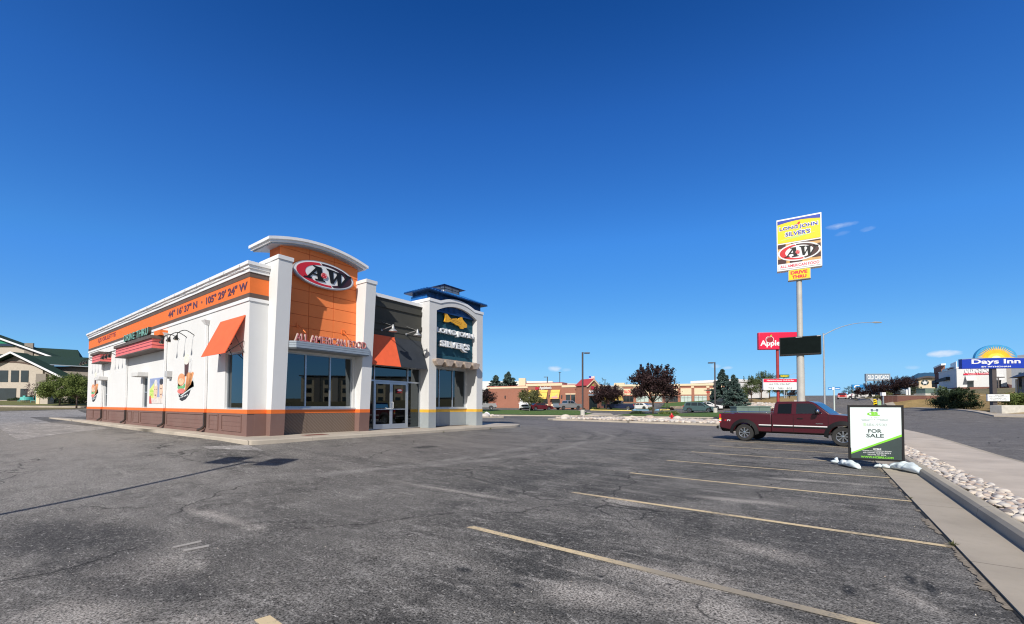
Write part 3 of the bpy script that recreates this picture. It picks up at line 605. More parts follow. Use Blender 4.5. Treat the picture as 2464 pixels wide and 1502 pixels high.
# drive-thru canopies
def canopy(a, b, name_part, sign):
    Y0 = .50
    m = MB(); FS.box(m, a, b, 4.12, 4.555, .0, Y0); c = m.build('canopy', M_['pinkmetal'], rs)
    m = MB()
    for z in (4.25, 4.40): FS.box(m, a-.004, b+.004, z, z+.03, 0, Y0+.004)
    m.build('groove', M_['maroonline'], c)
    m = MB(); FS.box(m, a-.08, b+.08, 4.555, 4.70, 0, Y0+.08); FS.box(m, a-.05, b+.05, 4.07, 4.12, 0, Y0+.02); m.build('fascia', plain('aged_brown_metal', (.11, .085, .075), .7, var=.3, sc=6), c)
    return c
c2 = canopy(-30.95, -24.5, '', True); c1 = canopy(-36.75, -34.66, '', False)
m = MB(); FT = F((0, 5.78, 0), (1, 0, 0)); FT.text(m, "DRIVE THRU", -29.4, -25.15, 4.80, 5.15, -.12, 0, .03); FT.box(m, -29.3, -25.2, 4.70, 4.80, -.1, -.06); s_ = m.build('sign_letters', plain('dark_letter_can', (.07, .085, .08), .6), c2)
m = MB(); FT.text(m, "DRIVE THRU", -29.38, -25.17, 4.81, 5.14, .004, .012, -.012); m.build('neon_tube', M_['mint'], s_)
m = MB(); FS.box(m, -25.05, -24.2, 4.72, 4.95, 0, .3); m.build('orange_box', M_['orange_band'], c2)
# gooseneck lamps
def goose(X):
    m = MB(); pth = [FS.p(X, 4.40, 0), FS.p(X+.02, 4.47, .1)]+[FS.p(X, 4.47+.10*math.sin(t*math.pi/8)-.0, .1+.42*t/8) for t in range(1, 8)]+[FS.p(X, 4.42, .56), FS.p(X, 4.33, .58)]
    m.tube(pth, .016, 7); l = m.build('gooseneck_lamp', M_['black'], rs)
    m = MB(); m.lathe([(.03, .0), (.04, -.05), (.075, -.13), (.085, -.2), (.07, -.2), (.02, -.1)], FS.p(X, 4.34, .58), (0, .25, 1), 14); m.build('lamp_shade', M_['black'], l)
    m = MB(); m.lathe([(.0, -.23), (.045, -.21), (.05, -.14)], FS.p(X, 4.34, .58), (0, .25, 1), 10); m.build('bulb', M_['cream'], l)
for X in (-22.64, -21.73, -20.84, -33.4, -32.6, -31.8, -39.5, -38.65, -37.8): goose(X)
# lettering along the fascia
ink = plain('dark_plum_lettering', (.10, .04, .075), .6); inkr = plain('red_brown_lettering', (.30, .045, .04), .6)
m = MB(); FS.text(m, "44\u00b0 16' 37\" N", -24.16, -20.55, 5.51, 5.81, .01, .022, .028); m.build('fascia_lettering', ink, rs)
m = MB(); m.lathe([(0,.022),(.05,.022),(.05,.01)], FS.p(-20.05, 5.66, 0), FS.n, 10); m.build('fascia_dot', ink, rs)
m = MB(); FS.text(m, "105\u00b0 29' 24\" W", -19.6, -15.86, 5.50, 5.80, .01, .022, .028); m.build('fascia_lettering', ink, rs)
m = MB(); FS.text(m, "LJS GILLETTE", -38.2, -33.7, 5.52, 5.84, .01, .022, .02); m.build('fascia_lettering', inkr, rs)
# painted food graphics on the wall
def ell(cx, cy, rx, ry, n=26, a0=0, a1=360): return [(cx+rx*math.cos(R(a0+(a1-a0)*i/n)), cy+ry*math.sin(R(a0+(a1-a0)*i/n))) for i in range(n+(0 if a1-a0 == 360 else 1))]
def food(x0, zoff=0):
    g_ = MB(); P = lambda pts: [(x0+a*2.05, 1.70+b*2.02+zoff) for a, b in pts]
    FS.poly(g_, P([(.10,.10),(.16,.03),(.30,.0),(.52,.04),(.70,.13),(.80,.24),(.20,.22),(.05,.22)]), .001, .004); dec = g_.build('wall_graphic', plain('basket_black', (.035, .035, .04), .6), rs)
    def layer(nm, c, polys, h):
        g_ = MB()
        for p in polys: FS.poly(g_, P(p), .001, h)
        g_.build(nm, plain('print_'+nm, c, .6, var=.25, sc=5), dec)
    layer('wrapper', (.62,.68,.68), [[(.0,.46),(.1,.5),(.35,.2),(.72,.28),(.98,.30),(.97,.36),(.9,.42),(.9,.26),(.55,.18),(.25,.1),(.08,.16)], [(.02,.3),(.0,.5),(.3,.48),(.9,.56),(.97,.30),(.6,.22),(.2,.12)]], .005)
    layer('basket_check', (.75,.78,.8), [[(.13+.09*i,.055+.012*i),(.18+.09*i,.058+.012*i),(.18+.09*i,.085+.012*i),(.13+.09*i,.08+.012*i)] for i in range(6)], .0065)
    layer('mug', (.09,.04,.035), [[(.42,.52),(.62,.52),(.65,.80),(.40,.80)]], .0075)
    layer('mug_handle', (.66,.66,.66), [[(.64,.58),(.80,.60),(.85,.84),(.78,.88),(.66,.84),(.66,.80),(.76,.82),(.74,.64),(.64,.62)]], .0085)
    layer('foam', (.80,.80,.70), [ell(.52,.90,.145,.10)], .0095)
    layer('foam_side', (.80,.74,.68), [ell(.52,.83,.14,.065)], .009)
    layer('fries', (.86,.36,.14), [[(.46+.045*i,.20+.02*i),(.53+.045*i,.22+.02*i),(.62+.055*i,.56+.012*((i*7) % 4)),(.56+.055*i,.57+.012*((i*5) % 3))] for i in range(7)], .0105)
    layer('bun', (.78,.33,.16), [ell(.24,.46,.22,.13)], .0125)
    layer('bun_top', (.85,.55,.35), [ell(.22,.42,.17,.07)], .0132)
    layer('lettuce', (.16,.46,.18), [[(.03,.35),(.1,.31),(.2,.33),(.3,.31),(.46,.37),(.47,.30),(.3,.24),(.1,.24),(.02,.29)]], .0140)
    layer('tomato', (.80,.20,.17), [ell(.24,.215,.22,.055)], .0148)
food(-22.72); food(-39.82)
pst = MB(); FS.box(pst, -26.72, -24.55, 1.60, 2.82, .001, .012); pst = pst.build('poster', plain('poster_blue', (.30,.36,.58), .5, var=.2), rs)
def plr(nm, c, polys, h):
    g_ = MB()
    for p in polys: FS.poly(g_, p, .010, h)
    g_.build(nm, plain('poster_'+nm, c, .5, var=.2, sc=6), pst)
plr('panel', (.70,.78,.22), [[(-26.72,1.85),(-26.0,1.85),(-26.0,2.6),(-26.72,2.3)]], .014)
plr('lower', (.74,.66,.62), [[(-26.72,1.60),(-24.55,1.60),(-24.55,1.95),(-26.3,1.85),(-26.72,1.9)]], .0155)
plr('redpatch', (.62,.10,.07), [[(-26.72,1.60),(-26.3,1.60),(-26.5,2.0),(-26.72,1.95)]], .017)
plr('face', (.80,.58,.42), [ell(-25.75,2.22,.30,.42), ell(-24.92,2.25,.26,.42)], .018)
plr('hair', (.78,.72,.66), [ell(-25.75,2.58,.22,.16)], .0195); plr('dark_hair', (.05,.045,.05), [ell(-24.90,2.62,.26,.15)], .0195)
plr('features', (.22,.08,.06), [ell(-25.86,2.28,.06,.025), ell(-25.64,2.28,.06,.025), ell(-25.75,2.0,.1,.03), ell(-25.0,2.3,.06,.025), ell(-24.82,2.3,.06,.025), ell(-24.91,2.02,.09,.03)], .021)
m = MB(); FS.text(m, "Come Have", -26.68, -26.06, 2.15, 2.28, .012, .016); FS.text(m, "One!", -26.62, -26.2, 1.97, 2.10, .012, .016); m.build('poster_lettering', M_['green'], pst)
# flared pylons
def pyx(z): return -15.405+.405*(z-.5)/6.2
def pylon(y0, y1):
    def seg(nm, mt, z0, z1, par, w=0, xb=-16.4):
        m = MB(); m.hexa([(xb-w,y0-w,z0),(pyx(z0)+w,y0-w,z0),(pyx(z0)+w,y1+w,z0),(xb-w,y1+w,z0)], [(xb-w,y0-w,z1),(pyx(z1)+w,y0-w,z1),(pyx(z1)+w,y1+w,z1),(xb-w,y1+w,z1)]); return m.build(nm, M_[mt], par)
    p = seg('pylon', 'white', 1.39, 6.59, rs); seg('pylon_base', 'brown', .45, 1.25, p, .004); seg('pylon_stripe', 'orange_band', 1.25, 1.39, p, .006); seg('pylon_cap', 'trimwhite', 6.59, 6.725, p, .03)
pylon(6.88, 7.35); pylon(10.35, 10.82)
# window bay with patterned base
m = MB(); FF.box(m, 7.36, 10.34, .45, 1.25, -.15, .0)
for Y in (8.31, 9.32): FF.box(m, Y-.012, Y+.012, .5, 1.25, 0, .006)
n = N('patterned_brown_panel'); wv = n.new('ShaderNodeTexWave', wave_type='BANDS', bands_direction='DIAGONAL'); wv.inputs['Scale'].default_value = 5; wv.inputs['Distortion'].default_value = 1.5; n.link(n.co.outputs['Object'], wv.inputs['Vector'])
n.col(n.mix(n.ramp(wv.outputs['Fac'], .2, .8, 0, 1), (.16,.115,.085), (.20,.15,.115))); n.set(rough=.8); n.bump(wv.outputs['Fac'], .3, .01)
m.build('bay_base', n.m, rs)
m = MB(); FF.box(m, 7.36, 10.34, 1.25, 1.385, -.15, .008); m.build('orange_stripe', M_['orange_band'], rs)
m = MB(); FF.box(m, 7.36, 10.34, 1.385, 1.45, -.15, .06); m.build('window_sill', M_['silver'], rs)
window(FF, 7.36, 10.25, 1.45, 3.50, [8.30, 9.29], depth=.12, fw=.055)
m = MB(); FF.box(m, 10.25, 10.34, 1.45, 3.50, -.17, -.02); FF.box(m, 7.36, 10.34, 3.50, 3.62, -.2, -.02); m.build('window_header', M_['offwhite'], rs)
# silver canopy with two tone rails
m = MB(); pts = [(-15.72,7.36),(-15.22,7.36),(-14.98,7.52),(-14.98,10.52),(-15.14,10.52),(-15.16,10.34),(-15.72,10.34)]
for z0, z1 in ((3.60,3.675),(3.685,3.755),(3.765,3.83)): m.ext([(x, y, z0) for x, y in pts], (0, 0, z1-z0))
ins = [(-15.72,7.38),(-15.24,7.38),(-15.0,7.54),(-15.0,10.5),(-15.15,10.5),(-15.17,10.33),(-15.72,10.33)]
cn = m.build('silver_canopy', M_['silverpaint'], rs); m = MB(); m.ext([(x, y, 3.56) for x, y in ins], (0, 0, .262)); m.build('canopy_core', plain('canopy_grey', (.2,.22,.24), .6), cn)
FL = F((-15.06, 0, 0), (0, 1, 0)); m = MB(); FL.text(m, "ALL AMERICAN FOOD", 7.52, 10.42, 3.84, 4.12, -.09, 0, .02); s_ = m.build('sign_letters', plain('aged_letter_side', (.50,.42,.38), .5), rs)
m = MB(); FL.text(m, "ALL AMERICAN FOOD", 7.52, 10.42, 3.84, 4.12, .001, .006, .02); m.build('letter_face', M_['red'], s_)
m = MB(); FL.text(m, "ALL AMERICAN FOOD", 7.535, 10.405, 3.855, 4.105, .006, .012, -.028); m.build('letter_inset', plain('letter_inset', (.6,.5,.48), .4), s_)
for Y in (7.93, 9.76):
    m = MB(); FF.box(m, Y-.07, Y+.07, 4.43, 4.60, 0, .03); m.tube([FF.p(Y, 4.52, .03), FF.p(Y+.06, 4.2, .45)], .016, 6); m.build('strut', M_['orange_band'] if Y > 9 else M_['orange'], rs)
# orange tower front with panel joints and arched crown
ar = lambda y: 7.36+.26*(1-((y-8.83)/1.6)**2)
m = MB(); rows = [3.60]+[4.45+.471*k for k in range(7)]; rows = rows[:1]+rows[1:]; cols = [7.25, 8.325, 9.334, 10.40]; gpx = .008
for a, b in zip(cols[:-1], cols[1:]):
    for c, d in zip(rows[:-1], rows[1:]): FF.box(m, a+gpx, b-gpx, c+gpx, d-gpx, -.06, 0)
    N_ = 8; ys = [a+gpx+(b-a-2*gpx)*i/N_ for i in range(N_+1)]; FF.strip(m, [(y, rows[-1]+gpx) for y in ys], [(y, ar(y)+.05) for y in ys], -.06, 0)
ot = m.build('tower_panels', M_['orange'], rs, bevel=.006)
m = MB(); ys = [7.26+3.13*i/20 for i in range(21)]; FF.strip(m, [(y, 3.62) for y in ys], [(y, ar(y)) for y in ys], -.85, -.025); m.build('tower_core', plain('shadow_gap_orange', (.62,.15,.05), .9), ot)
m = MB(); FF.box(m, 7.36, 7.25, 3.6, 6.6, -.1, -.03); m.build('tower_return', M_['orange'], ot)
cz = lambda y, e: 7.39+e+.33*(1-((y-8.675)/1.985)**2)
for nm, y0, y1, xo, t0, t1, mt in (('arched_crown', 6.69, 10.66, .37, -.10, 0, 'trimwhite'), ('crown_step', 6.76, 10.59, .30, -.19, -.10, 'trimwhite'), ('crown_soffit', 6.85, 10.5, .22, -.24, -.19, 'silverpaint')):
    m = MB(); ys = [y0+(y1-y0)*i/24 for i in range(25)]; FF.strip(m, [(y, cz(y, t0)) for y in ys], [(y, cz(y, t1)) for y in ys], -1.25, xo); m.build(nm, M_[mt], rs)
# oval sign
def oval(fr, cx, cy, rx, ry, c0, parent, rim=True, dep=.13):
    out = {}
    def lay(nm, mt, polys, a, b, par):
        m = MB()
        for p in polys: fr.poly(m, p, a, b)
        return m.build(nm, M_[mt], par)
    s = rx; P = lambda pts: [(cx+a*rx, cy+b*ry) for a, b in pts]
    base = lay('oval_sign', 'galv' if rim else 'signwhite', [P(ell(0,0,1,1,48))], c0, c0+dep, parent); e = dep
    if rim: lay('sign_rim', 'signwhite', [P(ell(0,0,.965,.93,48))], c0+dep, c0+dep+.012, base); e = dep+.012
    def cres(nm, mt, a0, a1, ix, h):
        m = MB(); n_ = 30; A = [(cx+rx*.915*math.cos(R(a0+(a1-a0)*i/n_)), cy+ry*.86*math.sin(R(a0+(a1-a0)*i/n_))) for i in range(n_+1)]
        B = [(cx+rx*(.665*math.cos(R(a0+(a1-a0)*i/n_))+ix), cy+ry*.715*math.sin(R(a0+(a1-a0)*i/n_))) for i in range(n_+1)]
        if a1 < a0: A, B = B, A
        fr.strip(m, B, A, c0+e, c0+e+.008); m.build(nm, M_[mt], base)
    cres('red_crescent', 'red', 103, 284, .02, 0); cres('brown_crescent', 'signbrown', 99, -72, .0, 0)
    h0 = c0+e+.009
    def gl(polys, ox, sc_, nm, mt, h):
        m = MB()
        for i, p in enumerate(polys): fr.poly(m, [(cx+(ox+a*sc_)*rx, cy+(-.50+b*1.02)*ry) for a, b in p], h0, h0+h+.0012*i)
        return m.build(nm, M_[mt], base)
    A_g = [[(.02,.05),(.16,.05),(.80,1),(.60,1)], [(.58,1),(.86,1),(.98,.02),(.66,.02)], [(.30,.33),(.78,.33),(.77,.44),(.37,.44)], [(-.16,0),(.34,.02),(.30,.12),(-.10,.09)], [(.52,-.05),(1.10,-.02),(1.06,.07),(.50,.06)], [(.34,1.02),(.86,1.0),(.86,.91),(.44,.93)]]
    W_g = [[(.14,.97),(.46,.97),(.52,.02),(.30,.02)], [(.36,.0),(.50,.0),(.94,.92),(.82,.92)], [(.70,.95),(1.02,.95),(1.02,-.10),(.80,-.05)], [(.86,-.12),(1.0,-.12),(1.62,.88),(1.48,.92)], [(.0,1.05),(.58,1.0),(.56,.90),(.04,.95)], [(.60,.98),(1.14,.94),(1.12,.85),(.62,.88)], [(1.28,.98),(1.80,.86),(1.72,.76),(1.28,.88)]]
    gl(A_g, -.62, .56, 'letter', 'black', .012); gl(W_g, .02, .50, 'letter', 'black', .012)
    m = MB(); fr.poly(m, [(cx+rx*a, cy+ry*b) for a, b in ell(-.055, -.06, .105, .22, 20)], h0+.022, h0+.026); q = m.build('badge', M_['signpink'], base)
    m = MB(); fr.text(m, "&", cx-rx*.145, cx+rx*.03, cy-ry*.24, cy+ry*.12, h0+.026, h0+.030, .02); m.build('letter', M_['red'], base)
    return base
oval(F((-15.66, 0, 0), (0, 1, 0)), 8.83, 6.56, 1.23, .50, .06, rs)
# entry bay
m = MB(); FF.box(m, 10.82, 13.93, 3.35, 6.31, -.22, 0); up_ = m.build('upper_wall', M_['charcoal'], rs)
m = MB()
for z0, z1 in ((5.90,6.07),(5.16,5.34)): FF.box(m, 10.82, 13.93, z0, z1, 0, .05)
FF.box(m, 10.82, 13.93, 4.86, 5.0, 0, .02); m.build('wall_rib', M_['charcoal'], up_)
m = MB(); FF.box(m, 10.82, 13.93, 6.31, 6.46, -.4, .07); m.build('coping', M_['trimwhite'], rs)
fr_ = .05; m = MB()
for q in (10.84, 11.29, 13.13, 13.86): FF.box(m, q, q+fr_, .5, 3.35, -.14, -.04)
FF.box(m, 10.89, 13.86, 3.28, 3.35, -.139, -.041)
for a, b in ((10.89,11.29),(11.34,13.13),(13.18,13.86)): FF.box(m, a, b, 2.60, 2.67, -.139, -.041); FF.box(m, a, b, .5, .53, -.139, -.041)
sf = m.build('storefront_frame', M_['silver'], rs)
def pane(u0, u1, v0, v1, par, c=-.09, gl='glass'): m = MB(); m.face([FF.p(u0,v0,c),FF.p(u1,v0,c),FF.p(u1,v1,c),FF.p(u0,v1,c)]); m.build('pane', M_[gl], par)
pane(10.89,11.29,.53,2.6,sf); pane(10.89,11.29,2.67,3.28,sf); pane(11.34,13.13,2.67,3.28,sf); pane(13.18,13.86,.53,2.6,sf); pane(13.18,13.86,2.67,3.28,sf)
for a, b, hs_ in ((11.345,12.232,1),(12.238,13.125,0)):
    m = MB(); FF.box(m, a, b, .505, .72, -.11, -.06); FF.box(m, a, b, 2.5, 2.595, -.11, -.06); FF.box(m, a, a+.07, .72, 2.5, -.11, -.06); FF.box(m, b-.07, b, .72, 2.5, -.11, -.06); FF.box(m, a+.07, b-.07, 1.36, 1.40, -.108, -.062)
    d = m.build('door', M_['silver'], rs); pane(a+.07, b-.07, .72, 2.5, d, -.085)
    hx = b-.04 if hs_ else a+.04; m = MB(); m.tube([FF.p(hx,1.42,-.06),FF.p(hx,1.42,.02),FF.p(hx,1.70,.02),FF.p(hx,1.70,-.06)] if not hs_ else [FF.p(hx,1.40,-.02),FF.p(hx-.25,1.42,-.02),FF.p(hx-.25,1.44,-.06)], .014, 6); m.build('handle', M_['signwhite'], d)
m = MB(); FF.poly(m, ell(12.72, 2.25, .17, .07, 24), -.082, -.080); q = m.build('door_decal', M_['red'], rs); m = MB(); FF.poly(m, ell(12.72, 2.25, .12, .045, 24), -.080, -.078); m.build('decal_centre', M_['signwhite'], q)
m = MB(); FF.text(m, "ALL AMERICAN FOOD", 12.56, 12.88, 2.12, 2.15, -.082, -.080, .02, res=1); m.build('decal_lettering', M_['red'], q)
ya, ym, yb = 10.83, 12.30, 13.86; zt, zb, pr = 4.64, 3.27, .52
for a, b, mt, nm in ((ya, ym, 'awn_orange', 'awning'), (ym, yb, 'awn_dark', 'awning')):
    m = MB(); m.hexa([FF.p(a,zb,pr),FF.p(b,zb,pr),FF.p(b,zb,pr-.03),FF.p(a,zb,pr-.03)], [FF.p(a,zt,.03),FF.p(b,zt,.03),FF.p(b,zt,0),FF.p(a,zt,0)]); o = m.build(nm, M_[mt], rs); o['label'] = 'orange awning half' if mt == 'awn_orange' else 'charcoal awning half'
    m = MB(); m.tube([FF.p(a+.03,zb+.02,pr-.05), FF.p(b-.03,zb+.02,pr-.05)], .015, 6); m.tube([FF.p(b-.03,zb+.02,pr-.05), FF.p(b-.03,3.7,.01)], .012, 6); m.build('awning_frame', M_['black'], o)
# barn lamps on long arms
for Y, zz_ in ((11.62, 4.93), (12.98, 4.93)):
    m = MB(); m.tube([FF.p(Y,4.88,0),FF.p(Y,4.97,.72),FF.p(Y+.0,5.0,.80)], .022, 8); m.lathe([(.05,0),(.05,.03)], FF.p(Y,4.88,0), FF.n, 12); m.tube([FF.p(Y,5.25,0),FF.p(Y,4.99,.74)], .006, 5); b_ = m.build('barn_lamp', M_['galv'], rs)
    m = MB(); m.lathe([(.028,.06),(.035,.0),(.055,-.06),(.06,-.13),(.12,-.17),(.175,-.22),(.185,-.25),(.17,-.25),(.1,-.19),(.05,-.15)], FF.p(Y,4.98,.80), (0,0,1), 20); m.build('lamp_shade', M_['galv'], b_, smooth=True)
# seafood half: frame with arched opening
ZT = lambda y: 6.58+(.26*(1-((y-15.9)/1.25)**2) if abs(y-15.9) < 1.25 else 0)
ZI = lambda y: 6.2+.40*(1-((y-15.89)/1.48)**2)
FG = F((-15.15, 0, 0), (0, 1, 0))
def ljs(z0, z1, mt, nm, w, par):
    o = []
    for a, b in ((13.93,14.40),(17.38,17.87)): m = MB(); m.box(-15.98, -15.15+w, a-(w if a < 15 else 0), b+(w if a > 15 else 0), z0, z1); o.append(m.build(nm, M_[mt], par))
    return o[0]
fm = ljs(1.365, 6.2, 'offwhite', 'arch_pier', 0, rs); ljs(.45, 1.22, 'greybase', 'frame_base', .004, fm); ljs(1.22, 1.365, 'yellow', 'frame_stripe', .006, fm)
m = MB(); ys = [13.93+i*(14.40-13.93)/2 for i in range(3)]; FG.strip(m, [(y,6.2) for y in ys], [(y,ZT(y)) for y in ys], -.83, 0)
ys = [14.40+2.98*i/30 for i in range(31)]; FG.strip(m, [(y,ZI(y)) for y in ys], [(y,ZT(y)) for y in ys], -.75, 0)
ys = [17.38, 17.87]; FG.strip(m, [(y,6.2) for y in ys], [(y,ZT(y)) for y in ys], -.83, 0); m.build('arch_head', M_['offwhite'], fm)
m = MB(); ys = [13.90]+[13.95+3.9*i/40 for i in range(41)]+[17.90]; FG.strip(m, [(y,ZT(y)) for y in ys], [(y,ZT(y)+.14) for y in ys], -.25, .035)
for a, b in ((13.90,14.15),(17.65,17.90)): m.box(-16.8, -15.40, a, b, 6.58, 6.72)
m.build('arch_coping', M_['trimwhite'], fm)
m = MB(); m.box(-16.75, -15.98, 13.95, 14.15, 6.0, 6.58); m.box(-16.75, -15.98, 17.65, 17.85, .4, 6.58); m.build('return_wall', M_['offwhite'], fm)
FR = F((-15.9, 0, 0), (0, 1, 0))
m = MB(); FR.box(m, 14.40, 17.38, .45, 1.22, -.1, 0); m.build('recess_base', M_['greybase'], fm)
m = MB(); FR.box(m, 14.40, 17.38, 1.22, 1.365, -.1, .006); m.build('recess_stripe', M_['yellow'], fm)
m = MB(); FR.box(m, 14.40, 17.38, 1.365, 1.43, -.1, .05); m.build('window_sill', M_['silver'], fm)
window(FR, 14.40, 17.30, 1.43, 3.47, [15.36, 16.34], depth=.06, fw=.055)
m = MB(); FR.box(m, 17.30, 17.38, 1.43, 3.47, -.1, 0); FR.box(m, 14.40, 17.38, 3.47, 3.60, -.1, 0); m.build('window_header', M_['offwhite'], fm)
FP = F((-15.46, 0, 0), (0, 1, 0))
m = MB(); cols = [14.41, 15.15, 15.9, 16.64, 17.37]; rws = [3.70, 4.1, 4.65, 5.2, 5.75, 6.15]
for a, b in zip(cols[:-1], cols[1:]):
    for c, d in zip(rws[:-1], rws[1:]): FP.box(m, a+.006, b-.006, c+.006, d-.006, -.05, 0)
    ys = [a+.006+(b-a-.012)*i/5 for i in range(6)]; FP.strip(m, [(y,6.156) for y in ys], [(y,6.60) for y in ys], -.05, 0)
tp = m.build('teal_panels', M_['teal'], fm); m = MB(); FP.box(m, 14.405, 17.375, 3.605, 6.6, -.2, -.04); m.build('panel_backing', M_['black'], tp)
# fish and letters (proud of the panel)
fish = [(0,.98),(.1,1.0),(.22,.72),(.30,.62),(.38,.72),(.52,.80),(.58,.70),(.62,.86),(.70,.98),(.76,1.0),(.80,.80),(.90,.62),(1.0,.44),(.97,.34),(1.0,.26),(.95,.16),(.88,.12),(.82,.14),(.84,.02),(.76,-.02),(.70,.0),(.66,.14),(.56,.22),(.50,.20),(.44,.30),(.36,.34),(.26,.42),(.16,.30),(.04,.26),(0,.30),(.03,.6)]
FY = F((-15.46, 0, 0), (0, 1, 0)); m = MB(); FY.poly(m, [(15.08+a*1.68, 5.60+b*.60) for a, b in fish], .10, .17); fs_ = m.build('fish_sign', M_['gold'], fm)
m = MB()
for l in ([(.16,.6),(.5,.56),(.72,.46)], [(.3,.5),(.55,.38),(.7,.36)], [(.74,.62),(.72,.44),(.76,.22)], [(.62,.84),(.66,.66)], [(.06,.92),(.08,.6),(.06,.34)], [(.4,.7),(.5,.74)]):
    m.tube([FY.p(15.08+a*1.68, 5.60+b*.60, .172) for a, b in l], .007, 5)
m.lathe([(0,.006),(.02,.006),(.02,0)], FY.p(15.08+.88*1.68, 5.60+.42*.60, .17), FY.n, 10); m.build('fish_line', M_['golddk'], fs_)
m = MB()
for Y in (15.3, 16.2): m.box(-15.47, -15.34, Y-.02, Y+.02, 5.8, 5.84)
m.build('bracket', M_['black'], fs_)
m = MB(); FY.text(m, "LONG JOHN", 14.52, 17.22, 5.10, 5.42, .04, .22, .035); m.build('sign_letters', M_['signwhite'], fm)
m = MB(); FY.text(m, "SILVER'S", 14.80, 16.92, 4.50, 4.82, .04, .22, .035); q = m.build('sign_letters', M_['signwhite'], fm)
m = MB(); FY.poly(m, [(16.28,4.60),(16.38,4.60),(16.5,4.46),(16.78,4.38),(16.5,4.37),(16.34,4.46)], .04, .22); m.build('letter_tail', M_['signwhite'], q)
# timber trellis
for k_ in range(5):
    yc = 14.42+.665*k_; m = MB(); pr_ = [(-.27,.0),(-.27,-.12),(-.13,-.31),(.13,-.31),(.27,-.12),(.27,0)]
    m.ext([(-14.90, yc+a, 3.80+b) for a, b in pr_], (-.42, 0, 0)); m.box(-15.88, -15.32, yc-.06, yc+.06, 3.62, 3.78); m.build('trellis_rafter', M_['limestone'], fm, bevel=.015)
m = MB()
for k_ in range(4): m.box(-15.2-.16*k_, -15.12-.16*k_, 14.405, 17.375, 3.81, 3.86)
m.build('trellis_slat', M_['limestone'], fm)
# blue roof tower and cupola
m = MB(); x0, x1, y0, y1 = -16.45, -15.3, 14.0, 17.78; m.box(x0, x1, y0, y1, 6.2, 7.08)
i = 0
for q in np.arange(y0, y1, .09): m.box(x1, x1+.015, q, q+.04, 6.3, 7.08)
for q in np.arange(x0, x1, .09): m.box(q, q+.04, y0-.015, y0, 6.3, 7.08)
tw_ = m.build('roof_tower', M_['bluemetal'], rs)
m = MB(); m.box(-16.5, -15.36, 13.955, 13.983, 6.73, 6.92); 
for q in np.arange(-16.5, -15.38, .05): m.box(q, q+.02, 13.94, 13.955, 6.73, 6.94)
m.build('flashing', M_['blueroof'], tw_)
m = MB(); e = [(-16.75,13.68),(-15.02,13.68),(-15.02,18.12),(-16.75,18.12)]; r_ = [(-16.12,14.8),(-15.68,14.8),(-15.68,17.0),(-16.12,17.0)]
m.hexa([(x,y,7.08) for x,y in e], [(x,y,7.13) for x,y in e]); m.build('eave_soffit', M_['bluemetal'], tw_)
m = MB(); m.hexa([(x,y,7.131) for x,y in e], [(x,y,7.43) for x,y in r_]); rf = m.build('tower_roof', M_['blueroof'], tw_)
m = MB()
for k_ in range(22): y = 13.75+4.3*k_/21; t = .0; m.tube([(-15.0, y, 7.15), (-15.66, 14.9+2.0*k_/21, 7.445)], .022, 6)
for k_ in range(9): x = -16.7+1.6*k_/8; m.tube([(x, 13.66, 7.15), (-16.1+.4*k_/8, 14.78, 7.445)], .022, 6)
m.build('roof_rib', M_['blueroof'], rf)
m = MB(); m.box(-16.2, -15.6, 15.35, 16.45, 7.36, 7.70); cu = m.build('cupola', M_['offwhite'], tw_)
m = MB()
for q in (15.35, 15.9, 16.43): m.box(-15.602, -15.585, q-.012, q+.012, 7.40, 7.70)
m.box(-15.602, -15.587, 15.35, 16.45, 7.56, 7.58); m.box(-16.2, -15.6, 15.335, 15.35, 7.56, 7.58); m.box(-15.93, -15.9, 15.33, 15.35, 7.4, 7.7); m.build('cupola_bar', M_['black'], cu)
m = MB(); m.hexa([(-16.45,15.1,7.70),(-15.35,15.1,7.70),(-15.35,16.7,7.70),(-16.45,16.7,7.70)], [(-15.95,15.7,7.86),(-15.85,15.7,7.86),(-15.85,16.1,7.86),(-15.95,16.1,7.86)]); m.build('cupola_roof', M_['bluemetal'], cu)
m = MB(); m.hexa([(-17.6,18.25,3.15),(-15.75,18.25,3.15),(-15.75,17.9,3.15),(-17.6,17.9,3.15)], [(-17.6,17.93,3.9),(-15.75,17.93,3.9),(-15.75,17.9,3.9),(-17.6,17.9,3.9)]); o = m.build('awning', M_['awn_dark'], rs); o['label'] = 'dark awning on the far side'
m = MB(); m.box(-15.7,-15.5,17.87,18.08,4.25,4.45); m.build('wall_lamp', M_['bronze'], rs)
# things indoors
t = thing('trash_cabinet', 'pale yellow trash cabinet standing just inside the glass entrance doors', 'cabinet', (-16.9, 12.9, .5))
m = MB(); m.box(-17.2,-16.6,12.75,13.4,.51,1.62); m.build('cabinet_body', plain('pale_yellow_laminate', (.72,.60,.22), .5), t, bevel=.01); m = MB(); m.box(-16.6,-16.59,12.95,13.25,1.3,1.5); m.build('cabinet_flap', M_['black'], t)
t = thing('serving_counter', 'long pale serving counter deep inside the restaurant', 'counter', (-21, 10, .5)); m = MB(); m.box(-21.5,-20.9,7.5,14.5,.51,1.45); m.build('counter_front', M_['brownband'], t); m = MB(); m.box(-21.55,-20.8,7.45,14.55,1.45,1.5); m.build('counter_top', M_['beige'], t)
t = thing('play_panel', 'small tan gabled box standing inside the leftmost front window', 'box', (-16.6, 7.75, .5)); m = MB(); m.ext([(-16.7,7.55,.51),(-16.7,8.15,.51),(-16.7,8.15,1.6),(-16.7,7.85,1.82),(-16.7,7.55,1.6)], (.12,0,0)); m.build('gabled_box', plain('tan_board', (.5,.42,.3), .6), t)
